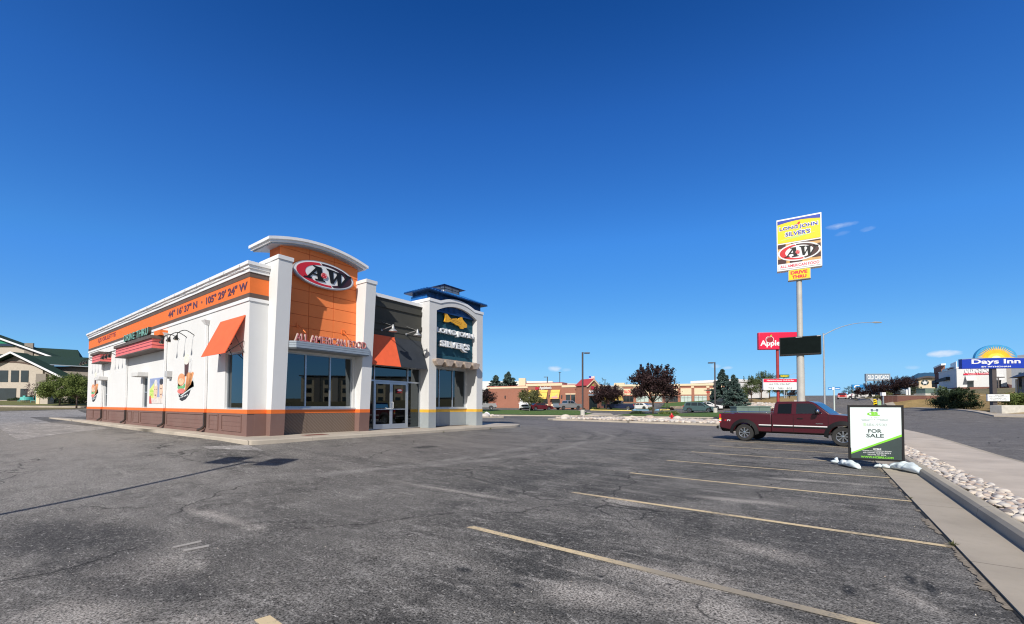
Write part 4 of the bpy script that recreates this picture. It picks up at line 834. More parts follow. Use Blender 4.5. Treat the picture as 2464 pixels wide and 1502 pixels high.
def table(x, y, lab):
    t = thing('dining_table', lab, 'table', (x, y, .505), 0, 'dining tables inside the restaurant')
    m = MB(); m.box(-.35,.35,-.35,.35,.72,.75); m.build('tabletop', M_['beige'], t, local=True); m = MB(); m.tube([(0,0,0),(0,0,.72)], .03); m.box(-.25,.25,-.03,.03,0,.03); m.build('pedestal', M_['black'], t, local=True)
    for k_, s_ in enumerate((-1, 1)):
        c = thing('dining_chair', 'metal slat-back chair on the %s side of the %s' % ('near' if s_ < 0 else 'far', lab), 'chair', (x, y+s_*.62, .505), 0 if s_ > 0 else math.pi, 'dining chairs inside the restaurant')
        m = MB(); m.box(-.2,.2,-.2,.2,.44,.47); m.build('seat', M_['beige'], c, local=True)
        for a in (-.18,.18):
            for b in (-.18,.18): m = MB(); m.tube([(a,b,0),(a,b,.92 if b > 0 else .44)], .013, 6); m.build('leg', M_['silver'], c, local=True)
        m = MB(); m.box(-.18,.18,.17,.19,.84,.9)
        for a in (-.09,0,.09): m.box(a-.01,a+.01,.17,.19,.47,.84)
        m.build('backrest', M_['silver'], c, local=True)
for x, y, l in ((-16.9,8.9,'table behind the middle front window'), (-17.1,10.0,'table behind the right front window'), (-18.2,11.9,'table behind the entrance doors'), (-17.0,15.2,'table behind the seafood-side window')): table(x, y, l)

# ---------------------------------------------------------------- for-sale sign, sandbags, rocks
sx, sy = .523, 14.095; sg = thing('for_sale_sign', 'white and dark grey FOR SALE sign in a black frame beside the curb', 'sign', (sx+.5, sy+.08, gz(sx+.5, sy)))
fr = F((sx, sy, 0), (.988, .154, 0)); B0 = gz(sx, sy)
m = MB(); fr.box(m, -.02, 1.09, .19, .235, -.05, .0); fr.box(m, -.02, 1.09, 1.55, 1.60, -.05, 0); fr.box(m, -.02, .025, .235, 1.55, -.05, 0); fr.box(m, 1.045, 1.09, .235, 1.55, -.05, 0); f0 = m.build('frame', M_['black'], sg)
m = MB(); fr.box(m, 0, 1.07, .2, 1.58, -.045, -.012); bd = m.build('board', plain('pale_sign_sheet', (.70,.80,.80), .4, var=.03), sg)
m = MB(); fr.poly(m, [(.025,.235),(1.045,.235),(1.045,.84),(.025,.345)], -.011, -.009); m.build('dark_print', M_['darkgrey'], bd)
m = MB(); fr.poly(m, [(.025,.335),(1.045,.82),(1.045,.875),(.025,.375)], -.0085, -.007); m.build('green_stripe', M_['green'], bd)
def st(nm, mt, items, c=-.011):
    m = MB()
    for t_, a0, a1, b0, b1, bo in items: fr.text(m, t_, a0, a1, b0, b1, c, c+.003, bo)
    m.build(nm, mt, bd)
st('lettering', M_['darkgrey'], [("FOR", .39, .66, .895, .99, .02), ("SALE", .35, .70, .775, .87, .02)])
st('phone_number', plain('faded_grey_print', (.42,.46,.44), .5), [("686-9500", .36, .76, 1.07, 1.135, 0)])
m = MB(); fr.box(m, .30, .345, 1.065, 1.15, -.011, -.008); m.build('phone_mark', plain('faded_green_print', (.5,.68,.45), .5), bd)
st('small_print', plain('faded_print_line', (.45,.5,.48), .5), [("HOSPITALITY & COMMERCIAL", .26, .80, 1.225, 1.25, 0), ("J.K. HILL", .42, .62, 1.265, 1.295, 0)])
m = MB(); fr.box(m, .27, .42, 1.205, 1.21, -.011, -.009); fr.box(m, .63, .78, 1.205, 1.21, -.011, -.009); m.build('rule_line', M_['darkgrey'], bd)
st('address_print', M_['signwhite'], [("HCBRE", .48, .64, .46, .505, .02), ("HOSPITALITY & COMMERCIAL BROKERS", .27, .84, .425, .447, .01), ("819 COUNTRY CLUB RD. SUITE B", .285, .825, .373, .405, .01), ("GILLETTE, WY 82718", .37, .73, .322, .352, .01)], -.0088)
st('web_address', M_['green'], [("WWW.HCBRE.COM", .23, .875, .252, .302, .03)], -.0088)
m = MB(); fr.text(m, "H", .45, .60, 1.44, 1.505, -.011, -.008, .05); m.build('logo_letter', plain('slate_print', (.12,.15,.2), .5), bd)
m = MB(); fr.text(m, "B", .46, .60, 1.35, 1.43, -.011, -.008, .05); AA = [R(88+230*i/20) for i in range(21)]; fr.strip(m, [(.525+.15*math.cos(q), 1.375+.052*math.sin(q)) for q in AA], [(.54+.125*math.cos(q), 1.381+.036*math.sin(q)) for q in AA], -.011, -.0075); m.build('logo_swoosh', M_['green'], bd)
for a in (.02, 1.05):
    m = MB(); m.tube([fr.p(a, .02+B0, -.03), fr.p(a, .5+B0, -.03)], .028, 8); fr.box(m, a-.035, a+.035, .2, .42, -.075, -.051); q = m.build('post', M_['black'], sg)
    m = MB(); c = fr.p(a, B0+(.035 if a > .5 else .018), -.03); m.lathe([(.21,0),(.215,.012),(.05,.035),(.045,.08)], c, (0,0,1), 28); m.build('foot_plate', M_['bronze'], q)
def bag(cx, cy, z, ang, L, Wd, H, lab, seed=0, knot=True):
    r_ = random.Random(seed); u = Vector((math.cos(ang), math.sin(ang), 0)); v = Vector((-u.y, u.x, 0)); m = MB(); ns, ng = 22, 18; vs = []
    ph = [r_.uniform(0, 6) for _ in range(8)]
    for i in range(ns+1):
        t = i/ns; s_ = max(.02, (math.sin(math.pi*min(1, max(0, t*.96+.02)))**.45)); pinch = 1-.35*math.exp(-((t-.42)/.05)**2)*(1 if seed != 3 else 0)
        if knot and t < .16: s_ *= .35+.5*abs(t-.09)/.09
        for k_ in range(ng):
            a = 2*math.pi*k_/ng; wr = 1+.07*math.sin(5*a+ph[0]+9*t)+.06*math.sin(3*a+ph[1]-14*t)+.05*math.sin(21*t+ph[2]+2*a)+.03*math.sin(37*t+5*a)
            ww = Wd/2*s_*wr*pinch; hh = H/2*s_*wr*pinch; y = ww*math.cos(a); zt = hh*(1+math.sin(a)*(1 if math.sin(a) > 0 else .92))
            p = Vector((cx, cy, z+max(0, zt*1.0)-.004))+u*(L*(t-.5))+v*(y+.04*math.sin(3*t+ph[3])); vs.append(p)
    fs = [(i*ng+k_, i*ng+(k_+1) % ng, (i+1)*ng+(k_+1) % ng, (i+1)*ng+k_) for i in range(ns) for k_ in range(ng)]+[tuple(range(ng-1, -1, -1)), tuple(ns*ng+k_ for k_ in range(ng))]
    m.add(vs, fs); o = m.build('sandbag', M_['sand'], smooth=True); tag(o, lab, 'sandbag', 'sandbags weighing down the sale sign')
    if knot:
        m = MB(); c = Vector((cx, cy, z+.07))-u*(L*.47); m.tube([c, c-u*.08+Vector((0,0,.06)), c-u*.12+Vector((0,0,.09))+v*.05], [.03,.045,.03], 8); m.tube([c, c-u*.1-v*.06, c-u*.15-v*.09], [.03,.04,.02], 8); k2 = m.build('bag_neck', M_['sand'], smooth=True); k2.parent = o
bag(.50, 13.95, gz(.5, 13.9)+.02, R(-58), .86, .25, .17, 'white sandbag with twisted neck lying on the asphalt over the left sign foot', 1)
bag(1.55, 13.55, gz(1.5, 13.5)+.04, R(-62), .98, .28, .2, 'white sandbag sprawled across the gutter pan by the right sign foot', 2, False)
bag(1.60, 14.28, gz(1.6, 14.2)+.05, R(4), .62, .22, .15, 'white sandbag behind the right sign foot against the curb', 3, False)
bag(1.16, 14.0, gz(1.1, 14.0)+.04, R(-5), .34, .16, .10, 'small crumpled sandbag end left of the right sign foot', 4, False)
# river rocks: individuals nearest, the rest as one mass
def rock_geo(r_, sx_, sy_, sz_):
    bm = bmesh.new(); bmesh.ops.create_icosphere(bm, subdivisions=2, radius=1); a = [r_.uniform(0, 6) for _ in range(6)]
    for v in bm.verts:
        c = v.co; k_ = 1+.14*math.sin(2.1*c.x+a[0])+.12*math.sin(2.6*c.y+a[1])+.1*math.sin(3.1*c.z+a[2])+.06*math.sin(5*c.x+4*c.y+a[3]); v.co = Vector((c.x*sx_, c.y*sy_, c.z*sz_))*k_
    vs = [tuple(v.co) for v in bm.verts]; fs = [tuple(q.index for q in f.verts) for f in bm.faces]; bm.free(); return vs, fs
rg = [rock_geo(random.Random(i), rnd.uniform(.75,1.2), rnd.uniform(.55,.85), rnd.uniform(.35,.55)) for i in range(9)]
rme = []
for vs, fs in rg:
    me = bpy.data.meshes.new('river_rock'); me.from_pydata([(x*.060, y*.060, z*.060) for x, y, z in vs], [], fs); me.shade_smooth(); me.materials.append(M_['rock']); rme.append(me)
cnt = 0; y = -3.0; rest = MB()
def scatter_far(mb, x, y, z, s_):
    vs, fs = rnd.choice(rg); a = rnd.uniform(0, 6.28); ca, sa = math.cos(a)*s_, math.sin(a)*s_; mb.add([(x+p[0]*ca-p[1]*sa, y+p[0]*sa+p[1]*ca, z+p[2]*s_) for p in vs], fs)
rows_ = []
while y < Y1:
    x = 1.95+rnd.uniform(0, .06)
    while x < 2.42:
        rows_.append((x, y+rnd.uniform(-.05, .05))); x += rnd.uniform(.08, .115)
    y += .085
for x, y in rows_:
    s_ = rnd.choice((.7,.85,1,1,1.15,1.5)); z = gz(x, y)+.125+rnd.uniform(-.012, .03)
    if y > 6.5 and cnt < 290:
        o = bpy.data.objects.new('river_rock', rnd.choice(rme)); COL.objects.link(o); o.location = (x, y, z); o.rotation_euler = (rnd.uniform(-.3,.3), rnd.uniform(-.3,.3), rnd.uniform(0, 6.28)); o.scale = (s_, s_, s_)
        tag(o, 'smooth tan and grey river rock in the narrow bed between curb and sidewalk', 'rock', 'river rocks in the bed beside the curb'); cnt += 1
    else: scatter_far(rest, x, y, z, .060*s_)
tag(rest.build('rock_mulch', M_['rock'], smooth=True), kind='stuff')
# island beds with rock and concrete rims
def inpoly(p, poly):
    c = False; n = len(poly)
    for i in range(n):
        a, b = poly[i], poly[(i+1) % n]
        if (a[1] > p[1]) != (b[1] > p[1]) and p[0] < (b[0]-a[0])*(p[1]-a[1])/(b[1]-a[1])+a[0]: c = not c
    return c
def shrink(poly, d):
    cx = sum(p[0] for p in poly)/len(poly); cy = sum(p[1] for p in poly)/len(poly); ar_ = sum(poly[k][0]*poly[(k+1) % len(poly)][1]-poly[(k+1) % len(poly)][0]*poly[k][1] for k in range(len(poly)))
    P = poly if ar_ > 0 else poly[::-1]; o = []
    for i in range(len(P)):
        a, b, c = Vector(P[i-1]), Vector(P[i]), Vector(P[(i+1) % len(P)]); e1 = (b-a).normalized(); e2 = (c-b).normalized(); nn = Vector((-e1.y-e2.y, e1.x+e2.x)); nn.normalize(); k_ = min(2.5, 1/max(.3, nn.dot(Vector((-e1.y, e1.x))))); o.append((b.x+nn.x*d*k_, b.y+nn.y*d*k_))
    return o
def bed(poly, rim, n, size):
    sheet('bed_curb', poly, .16, M_['apron'], skirt=.3); P = shrink(poly, rim); sheet('bed_soil', P, .175, M_['apron'])
    mb = MB(); xs = [p[0] for p in P]; ys = [p[1] for p in P]; i = 0
    while i < n:
        x, y = rnd.uniform(min(xs), max(xs)), rnd.uniform(min(ys), max(ys))
        if inpoly((x, y), P): scatter_far(mb, x, y, gz(x, y)+.2+rnd.uniform(0, .05), size*rnd.uniform(.6, 1.6)*(1 if rnd.random() > .015 else 2.6)); i += 1
    tag(mb.build('rock_mulch', M_['rock'], smooth=True), kind='stuff')
bed([gp(1318,43.5),gp(1330,42.3),gp(1370,41.3),gp(1450,38.8),gp(1590,35.5),gp(1740,32.2),gp(1975,30),gp(1990,37),gp(1740,40),gp(1620,44),gp(1500,47),gp(1380,48.5),gp(1335,48),gp(1320,46)], .9, 2600, .16)
bed([gp(1040,48),gp(1160,48.5),gp(1212,50.5),gp(1214,53),gp(1170,57),gp(1040,58)], .7, 420, .16)
def lawn(poly, rim, mt='lawn', c='apron', h=.15):
    sheet('lawn_curb', poly, h, M_[c], skirt=.3); sheet('lawn', shrink(poly, rim), h+.04, M_[mt], kind='stuff')
lawn([gp(1000,60),gp(1300,58.5),gp(1390,58),gp(1425,60),gp(1440,64),gp(1425,66),gp(1400,74),gp(1280,77),gp(1000,78)], .8)
lawn([gp(1470,57),gp(1500,54.5),gp(1620,52.5),gp(1800,50),gp(1800,62),gp(1735,66),gp(1670,66),gp(1610,64),gp(1540,63),gp(1490,61)], .7)
sheet('path', [gp(1405,58.6),gp(1440,58.2),gp(1475,60),gp(1470,64),gp(1430,66)], .17, M_['apron'], skirt=.2)
def painted_curb(poly, mt): sheet('bed_curb', poly, .15, M_[mt], skirt=.2); sheet('lawn', shrink(poly, .5), .19, M_['lawn'], kind='stuff')
painted_curb([gp(1420,80),gp(1519,79),gp(1522,82),gp(1490,90),gp(1430,90)], 'yellowcurb')
painted_curb([gp(1522,84.5),gp(1586,83.5),gp(1586,88),gp(1530,90)], 'bluecurb')
painted_curb([gp(1587.5,83.4),gp(1612,83.5),gp(1612,87),gp(1588,88)], 'yellowcurb')
# hotel verge on the far left
sheet('sidewalk', [gp(-80,59.5),gp(225,59.5),gp(225,61),gp(-80,61)], .15, M_['apron'], skirt=.2)
sheet('lawn', [gp(-80,61),gp(225,61),gp(225,68),gp(-80,68)], .17, M_['lawndull'], kind='stuff')
sheet('sidewalk', [gp(-80,68),gp(225,68),gp(225,71),gp(-80,71)], .18, M_['apron'], skirt=.2)
# golden slope on the right and centre
sheet('dry_grass_slope', [gp(2130,78),gp(2170,64.5),gp(2250,56.5),gp(2391,43.6),gp(2600,40),gp(2600,66),gp(2400,66),gp(2150,84)], .03, M_['dry'], kind='stuff')
sheet('roadside_walk', [gp(2172,63.2),gp(2250,54.4),gp(2391,42.2),gp(2600,38),gp(2600,39.8),gp(2391,43.4),gp(2250,56.2),gp(2172,64.6)], .14, M_['apron'], skirt=.3)
sheet('roadside_walk', [gp(2045,124),gp(2075,100),gp(2122,78),gp(2172,63.6),gp(2180,65),gp(2135,80),gp(2088,102),gp(2056,126)], .12, M_['apron'], skirt=.2)
sheet('dry_grass_slope', [gp(1760,84),gp(1940,80),gp(1938,150),gp(1760,135)], .05, M_['dry'], kind='stuff')
rkp = [gp(1775,73),gp(1935,70),gp(1935,81),gp(1775,84)]; mb = MB()
for i in range(900):
    a, b = rnd.random(), rnd.random(); x = (rkp[0][0]*(1-a)+rkp[1][0]*a)*(1-b)+(rkp[3][0]*(1-a)+rkp[2][0]*a)*b; y = (rkp[0][1]*(1-a)+rkp[1][1]*a)*(1-b)+(rkp[3][1]*(1-a)+rkp[2][1]*a)*b
    scatter_far(mb, x, y, gz(x, y)+.05, rnd.uniform(.15, .4))
tag(mb.build('rock_bank', M_['rock'], smooth=True), kind='stuff')
tg = []
for px, D, w in ((2140,70,.5),): pass
# weed tufts
def tuft(x, y, s_, lab, n=40, mt='olive'):
    m = MB(); z = gz(x, y)+.01
    for i in range(n):
        a = rnd.uniform(0, 6.28); l = s_*rnd.uniform(.5, 1.1); t = rnd.uniform(.2, 1.2); d = Vector((math.cos(a)*math.sin(t), math.sin(a)*math.sin(t), math.cos(t)*.8))*l; w = Vector((-math.sin(a), math.cos(a), 0))*s_*.06; p = Vector((x, y, z))
        m.face([p-w, p+w, p+d*.6+w*.7, p+d, p+d*.6-w*.7])
    tag(m.build('weed', M_[mt]), lab, 'weed', 'weeds in the pavement cracks')
tuft(1.13, 6.72, .09, 'small green weed tuft at the end of the nearer parking stripe'); tuft(-13.8, 13.6, .1, 'weed at the foot of the walk kerb below the seafood-side window')
tuft(-13.78, 16.9, .13, 'weed tuft at the walk kerb nearer its far end'); tuft(1.15, 9.7, .06, 'tiny dry weed in the gutter seam before the third stripe')

# ---------------------------------------------------------------- vehicles
def arch(xc, r, zb, n=10, flat=1.0):
    t0 = math.asin(min(.99, max(-.99, (zb-.36)/r))); return [(xc-r*math.cos(t0+(math.pi-2*t0)*i/n), .36+r*math.sin(t0+(math.pi-2*t0)*i/n)*flat) for i in range(n+1)]
def vehicle(name, cat, sp, pm, label, loc, ang, group=None, detail=1):
    t = thing(name, label, cat, loc, ang, group); W2 = sp['W']/2; r = sp.get('r', .34); zb = sp.get('zb', .28); ax_ = sp['axles']; hwr = sp.get('tumble', .80)
    def rescale(pts): return pts
    low = [(sp['low'][0][0], zb)]
    for xc in ax_: low += [(x, z) for x, z in arch(xc, r+.07, zb)]
    low += [(sp['low'][-1][0], zb)]+sp['low'][::-1]; low = [p for i, p in enumerate(low) if i == 0 or p != low[i-1]]
    m = MB()
    if 'bed' in sp:
        bx0, bx1, bz = sp['bed']; cabp = [p for p in low if p[0] >= bx1]+[]
        side = [p for p in low if p[0] <= bx1+.001]; iy = [(bx1, zb)]; top = [p for p in sp['low'] if p[0] >= bx1]
        lowf = [(bx1, zb)]; 
        for xc in ax_:
            if xc > bx1: lowf += arch(xc, r+.07, zb)
        lowf += [(sp['low'][-1][0], zb)]+top[::-1]
        if top[0][0] > bx1: lowf += [(bx1, top[0][1])]
        m.ext([(x, -W2, z) for x, z in lowf], (0, 2*W2, 0))
        sb = [(bx0, zb+.12)]
        for xc in ax_:
            if xc < bx1: sb += arch(xc, r+.07, zb+.0)
        sb += [(bx1, zb), (bx1, bz), (bx0, bz)]
        for a, b in ((-W2, -W2+.09), (W2-.09, W2)): m.ext([(x, a, z) for x, z in sb], (0, b-a, 0))
        m.box(bx0+.06, bx1, -W2+.09, W2-.09, bz-.5, bz-.44); m.box(bx0, bx0+.06, -W2+.09, W2-.09, zb+.2, bz)
    else: m.ext([(x, -W2, z) for x, z in low], (0, 2*W2, 0))
    up_ = sp['up']; zbelt = min(z for x, z in up_); ztop = max(z for x, z in up_)
    hw = lambda z: W2*(.985-(.985-hwr)*(z-zbelt)/(ztop-zbelt))
    n_ = len(up_); m.add([(x, -hw(z), z) for x, z in up_]+[(x, hw(z), z) for x, z in up_], [tuple(range(n_)), tuple(range(2*n_-1, n_-1, -1))]+[(i, i+n_, (i+1) % n_+n_, (i+1) % n_) for i in range(n_)])
    bmn = m.build('body', pm, t, local=True, bevel=.035 if detail else 0)
    for s_ in (-1, 1):
        for wp in sp['win']:
            m = MB(); q = [(x, s_*(hw(z)+.006), z) for x, z in wp]; m.ext(q, (0, s_*.004, 0)); m.build('side_window', M_['carglass'] if detail > 1 else M_['glassdark'], t, local=True)
    for nm, seg in (('windshield', sp['ws']), ('rear_window', sp.get('rw'))):
        if not seg: continue
        (xa, za), (xb, zb_) = seg; d = Vector((xb-xa, 0, zb_-za)).normalized(); nn = Vector((d.z, 0, -d.x)); nn = nn if (nn.x > 0) == (nm == 'windshield') else -nn; o_ = nn*.007
        a = Vector((xa, 0, za)).lerp(Vector((xb, 0, zb_)), .08); b = Vector((xa, 0, za)).lerp(Vector((xb, 0, zb_)), .93); m = MB(); ya_, yb_ = hw(a.z)-.07, hw(b.z)-.07
        m.hexa([a+o_+Vector((0,-ya_,0)), a+o_+Vector((0,ya_,0)), a-o_+Vector((0,ya_,0)), a-o_+Vector((0,-ya_,0))], [b+o_+Vector((0,-yb_,0)), b+o_+Vector((0,yb_,0)), b-o_+Vector((0,yb_,0)), b-o_+Vector((0,-yb_,0))]); m.build(nm, M_['glassdark'] if detail < 2 else M_['carglass'], t, local=True)
    for xc in ax_:
        for s_ in (-1, 1):
            y0 = s_*(W2-.02); m = MB(); m.lathe([(r*.62, -.11), (r*.93, -.115), (r, -.08), (r, .08), (r*.93, .115), (r*.64, .11), (r*.60, .05), (r*.55, .03)], (xc, y0-s_*.10, r), (0, s_, 0), 24); w = m.build('wheel', M_['tyre'], t, local=True, autos=True)
            m = MB(); c = (xc, y0-s_*.10, r); m.lathe([(r*.61, .055), (r*.61, .10), (r*.56, .095), (r*.55, .03)], c, (0, s_, 0), 24, False); m.lathe([(.0, .095), (r*.13, .09), (r*.15, .04)], c, (0, s_, 0), 12); ns = sp.get('spokes', 6)
            for k_ in range(ns):
                a = 2*math.pi*k_/ns; u = Vector((math.cos(a), 0, math.sin(a))); v = Vector((-math.sin(a), 0, math.cos(a))); cc = Vector(c)+Vector((0, s_*.085, 0)); w0_, w1_ = r*.045, r*.085
                m.hexa([cc+u*r*.1-v*w0_, cc+u*r*.57-v*w1_, cc+u*r*.57-v*w1_-Vector((0,s_*.03,0)), cc+u*r*.1-v*w0_-Vector((0,s_*.03,0))], [cc+u*r*.1+v*w0_, cc+u*r*.57+v*w1_, cc+u*r*.57+v*w1_-Vector((0,s_*.03,0)), cc+u*r*.1+v*w0_-Vector((0,s_*.03,0))])
            m.build('rim', M_['alloy'], w, local=True)
            if detail > 1: m = MB(); m.lathe([(0, .0), (r*.6, .0), (r*.6, .02), (0, .02)], c, (0, s_, 0), 16); m.build('brake_disc', M_['blackmatte'], w, local=True)
    x0, x1 = sp['low'][0][0], sp['low'][-1][0]; zl = sp.get('lz', .75)
    m = MB(); m.box(x0+.15, x1-.15, -W2+.25, W2-.25, zb-.06, zb+.12); m.build('underbody', M_['blackmatte'], t, local=True)
    for s_ in (-1, 1):
        m = MB(); m.box(x1-.10, x1+.012, s_*(W2-.38), s_*(W2-.03), zl-.08, zl+.08); m.build('headlight', M_['signwhite'], t, local=True)
        m = MB(); a, b = sp.get('tl', (zl, zl+.16)); m.box(x0-.012, x0+.10, s_*(W2-.16), s_*(W2+.006), a, b); m.build('taillight', M_['red'], t, local=True)
        mx_ = sp.get('mir', (up_[-1][0]-.35 if False else sp['ws'][0][0]-.35)); m = MB(); m.box(mx_-.05, mx_+.08, s_*(W2-.02), s_*(W2+.17), zbelt+.02, zbelt+.18); m.build('side_mirror', pm, t, local=True, bevel=.02)
    m = MB(); m.box(x1-.02, x1+.05, -W2+.05, W2-.05, zb+.02, zb+.22); m.build('front_bumper', sp.get('bump', M_['black']), t, local=True)
    m = MB(); m.box(x0-.06, x0+.02, -W2+.05, W2-.05, zb+.04, zb+.24); m.build('rear_bumper', sp.get('bump', M_['black']), t, local=True)
    m = MB(); m.box(x1-.01, x1+.02, -W2+.45, W2-.45, zl-.1, zl+.09); m.build('grille', M_['black'], t, local=True)
    return t
SEDAN = dict(W=1.82, axles=(-1.4, 1.4), low=[(-2.3,.55),(-2.32,.9),(-2.2,1.0),(.95,.93),(2.1,.80),(2.35,.62)], up=[(-1.95,.98),(-1.2,1.38),(-.5,1.45),(.15,1.42),(1.15,.93)], win=[[(-1.35,1.02),(-.95,1.33),(-.35,1.38),(-.35,1.0)],[(-.28,1.0),(-.28,1.38),(.15,1.35),(.85,.98)]], ws=((1.12,.96),(.18,1.42)), rw=((-1.9,1.0),(-1.2,1.38)), lz=.66, tl=(.78,.94), tumble=.74)
SUV = dict(W=1.95, r=.38, zb=.32, axles=(-1.5, 1.5), low=[(-2.5,.6),(-2.52,1.05),(1.2,1.05),(2.3,.95),(2.5,.7)], up=[(-2.42,1.05),(-2.15,1.68),(-1.9,1.73),(.2,1.72),(1.25,1.05)], win=[[(-2.15,1.14),(-1.95,1.60),(-1.3,1.63),(-1.3,1.12)],[(-1.2,1.12),(-1.2,1.63),(-.3,1.64),(-.3,1.1)],[(-.22,1.1),(-.22,1.64),(.22,1.62),(.98,1.1)]], ws=((1.22,1.08),(.24,1.70)), rw=((-2.4,1.12),(-2.17,1.66)), lz=.85, tl=(.95,1.15), tumble=.80)
PICK = dict(W=1.95, r=.40, zb=.42, axles=(-1.75, 1.9), low=[(-2.85,.62),(-2.87,1.22),(-.75,1.22),(1.4,1.2),(2.6,1.15),(2.8,.95)], bed=(-2.87,-.75,1.22), up=[(-.72,1.2),(-.66,1.75),(-.5,1.83),(.7,1.82),(1.5,1.2)], win=[[(-.55,1.27),(-.52,1.68),(-.05,1.72),(-.05,1.26)],[(.02,1.26),(.02,1.72),(.66,1.70),(1.2,1.25)]], ws=((1.47,1.22),(.74,1.80)), rw=((-.71,1.3),(-.67,1.74)), lz=.95, tl=(.95,1.2), bump=M_['chrome'], tumble=.82)
VAN = dict(W=2.0, r=.36, zb=.32, axles=(-1.7, 1.7), low=[(-2.75,.6),(-2.75,1.25),(1.9,1.25),(2.55,1.1),(2.7,.8)], up=[(-2.73,1.25),(-2.65,2.45),(-2.4,2.52),(.9,2.5),(1.2,2.35),(2.0,1.25)], win=[[(.4,1.35),(.4,1.95),(1.15,1.95),(1.65,1.35)]], ws=((1.97,1.28),(1.22,2.3)), rw=((-2.72,1.5),(-2.67,2.2)), lz=.95, tl=(1.1,1.5), bump=M_['black'], tumble=.84)
cp = {k_: paint('car_paint_'+k_, c, f_) for k_, c, f_ in (('silver', (.42,.43,.44), .5), ('white', (.75,.75,.75), 0), ('wine', (.12,.012,.02), .2), ('navy', (.012,.02,.06), .2), ('teal', (.10,.17,.175), .4), ('black', (.015,.018,.02), .1), ('red', (.55,.03,.02), 0), ('grey', (.2,.24,.28), .4), ('maroon', (.066,.005,.012), .0))}
AR = math.atan2(rt.y, rt.x)         # direction of picture-right on the ground
def park(kind, name, cat, col, label, px, D, deg, group='cars parked in the lot behind', detail=0):
    x, y = gp(px, D); return vehicle(name, cat, kind, cp[col], label, (x, y, gz(x, y)+.02), math.atan2(y, x)-math.pi/2+R(deg), group, detail)
park(PICK, 'pickup_truck', 'pickup', 'silver', 'silver pickup half hidden behind the right end of the restaurant', 1160, 82, 178)
park(VAN, 'van', 'van', 'white', 'white van facing the camera under the small green tree', 1264, 78, -92)
park(SEDAN, 'car', 'car', 'wine', 'dark wine sedan parked beside the white van', 1300, 80, 28)
park(PICK, 'pickup_truck', 'pickup', 'silver', 'silver pickup with its tailgate toward us by the brick restaurant', 1366, 84, 38)
park(PICK, 'pickup_truck', 'pickup', 'navy', 'dark navy pickup in the shade of the middle purple tree', 1490, 82, 172)
park(SEDAN, 'car', 'car', 'white', 'white car behind the trunk of the big purple tree', 1540, 88, 150)
park(SUV, 'suv', 'car', 'teal', 'grey-teal SUV parked side-on left of the light pole', 1685, 70, -12)
park(SEDAN, 'car', 'car', 'white', 'white car just behind the grey-teal SUV', 1706, 76, -10)
park(PICK, 'pickup_truck', 'pickup', 'black', 'black pickup in front of the blue spruces', 1742, 77, 175)
park(SEDAN, 'car', 'car', 'maroon', 'dark red car showing between the green cabinet and the maroon pickup', 1836, 52, 12)
park(PICK, 'pickup_truck', 'pickup', 'red', 'bright red pickup coming down the hill street', 2026, 120, -88, 'cars on the hill')
for px, D, c, l in ((2060,118,'white','white car parked below the purple trees, farthest up the hill'),(2076,112,'white','white car under the left end of the purple trees'),(2147,98,'red','red car parked between the round bush and the purple trees'),(2167,97,'grey','grey car parked right of the red one above the brick wall')): park(SEDAN, 'car', 'car', c, l, px, D, 10, 'cars on the hill')
# the maroon pickup, modelled closer
TR = dict(W=1.86, r=.375, zb=.45, axles=(0, 3.55), spokes=8, low=[(-1.06,.62),(-1.06,1.225),(1.12,1.225),(3.15,1.235),(4.25,1.17),(4.45,1.05),(4.48,.85)], bed=(-1.06,1.08,1.225), up=[(1.14,1.21),(1.19,1.66),(1.26,1.755),(2.42,1.765),(2.58,1.72),(3.18,1.215)],
          win=[[(1.32,1.25),(1.34,1.65),(1.83,1.675),(1.83,1.25)],[(2.0,1.25),(2.0,1.68),(2.48,1.675),(2.62,1.62),(2.90,1.27)]], ws=((3.15,1.235),(2.6,1.71)), rw=((1.145,1.28),(1.19,1.66)), lz=.95, tl=(.80,1.19), bump=M_['chrome'], tumble=.84, mir=2.82)
u_ = Vector((.9822, -.1879)); n_2 = Vector((.1879, .9822)); base = Vector((-2.902, 21.61))+n_2*.93
tk = vehicle('pickup_truck', 'pickup', TR, cp['maroon'], 'maroon extended-cab pickup parked across the stalls behind the sale sign', (base.x, base.y, gz(base.x, base.y)+.015), math.atan2(u_.y, u_.x), 'cars in the front lot', 2)
sw_ = [c for c in tk.children if c.name.startswith('side_window')]
for c in (sw_[1], sw_[3]): c.data.materials[0] = M_['clearglass']
for ch in list(tk.children):
    if ch.name.startswith('side_mirror') or ch.name.startswith('taillight'): bpy.data.objects.remove(ch)
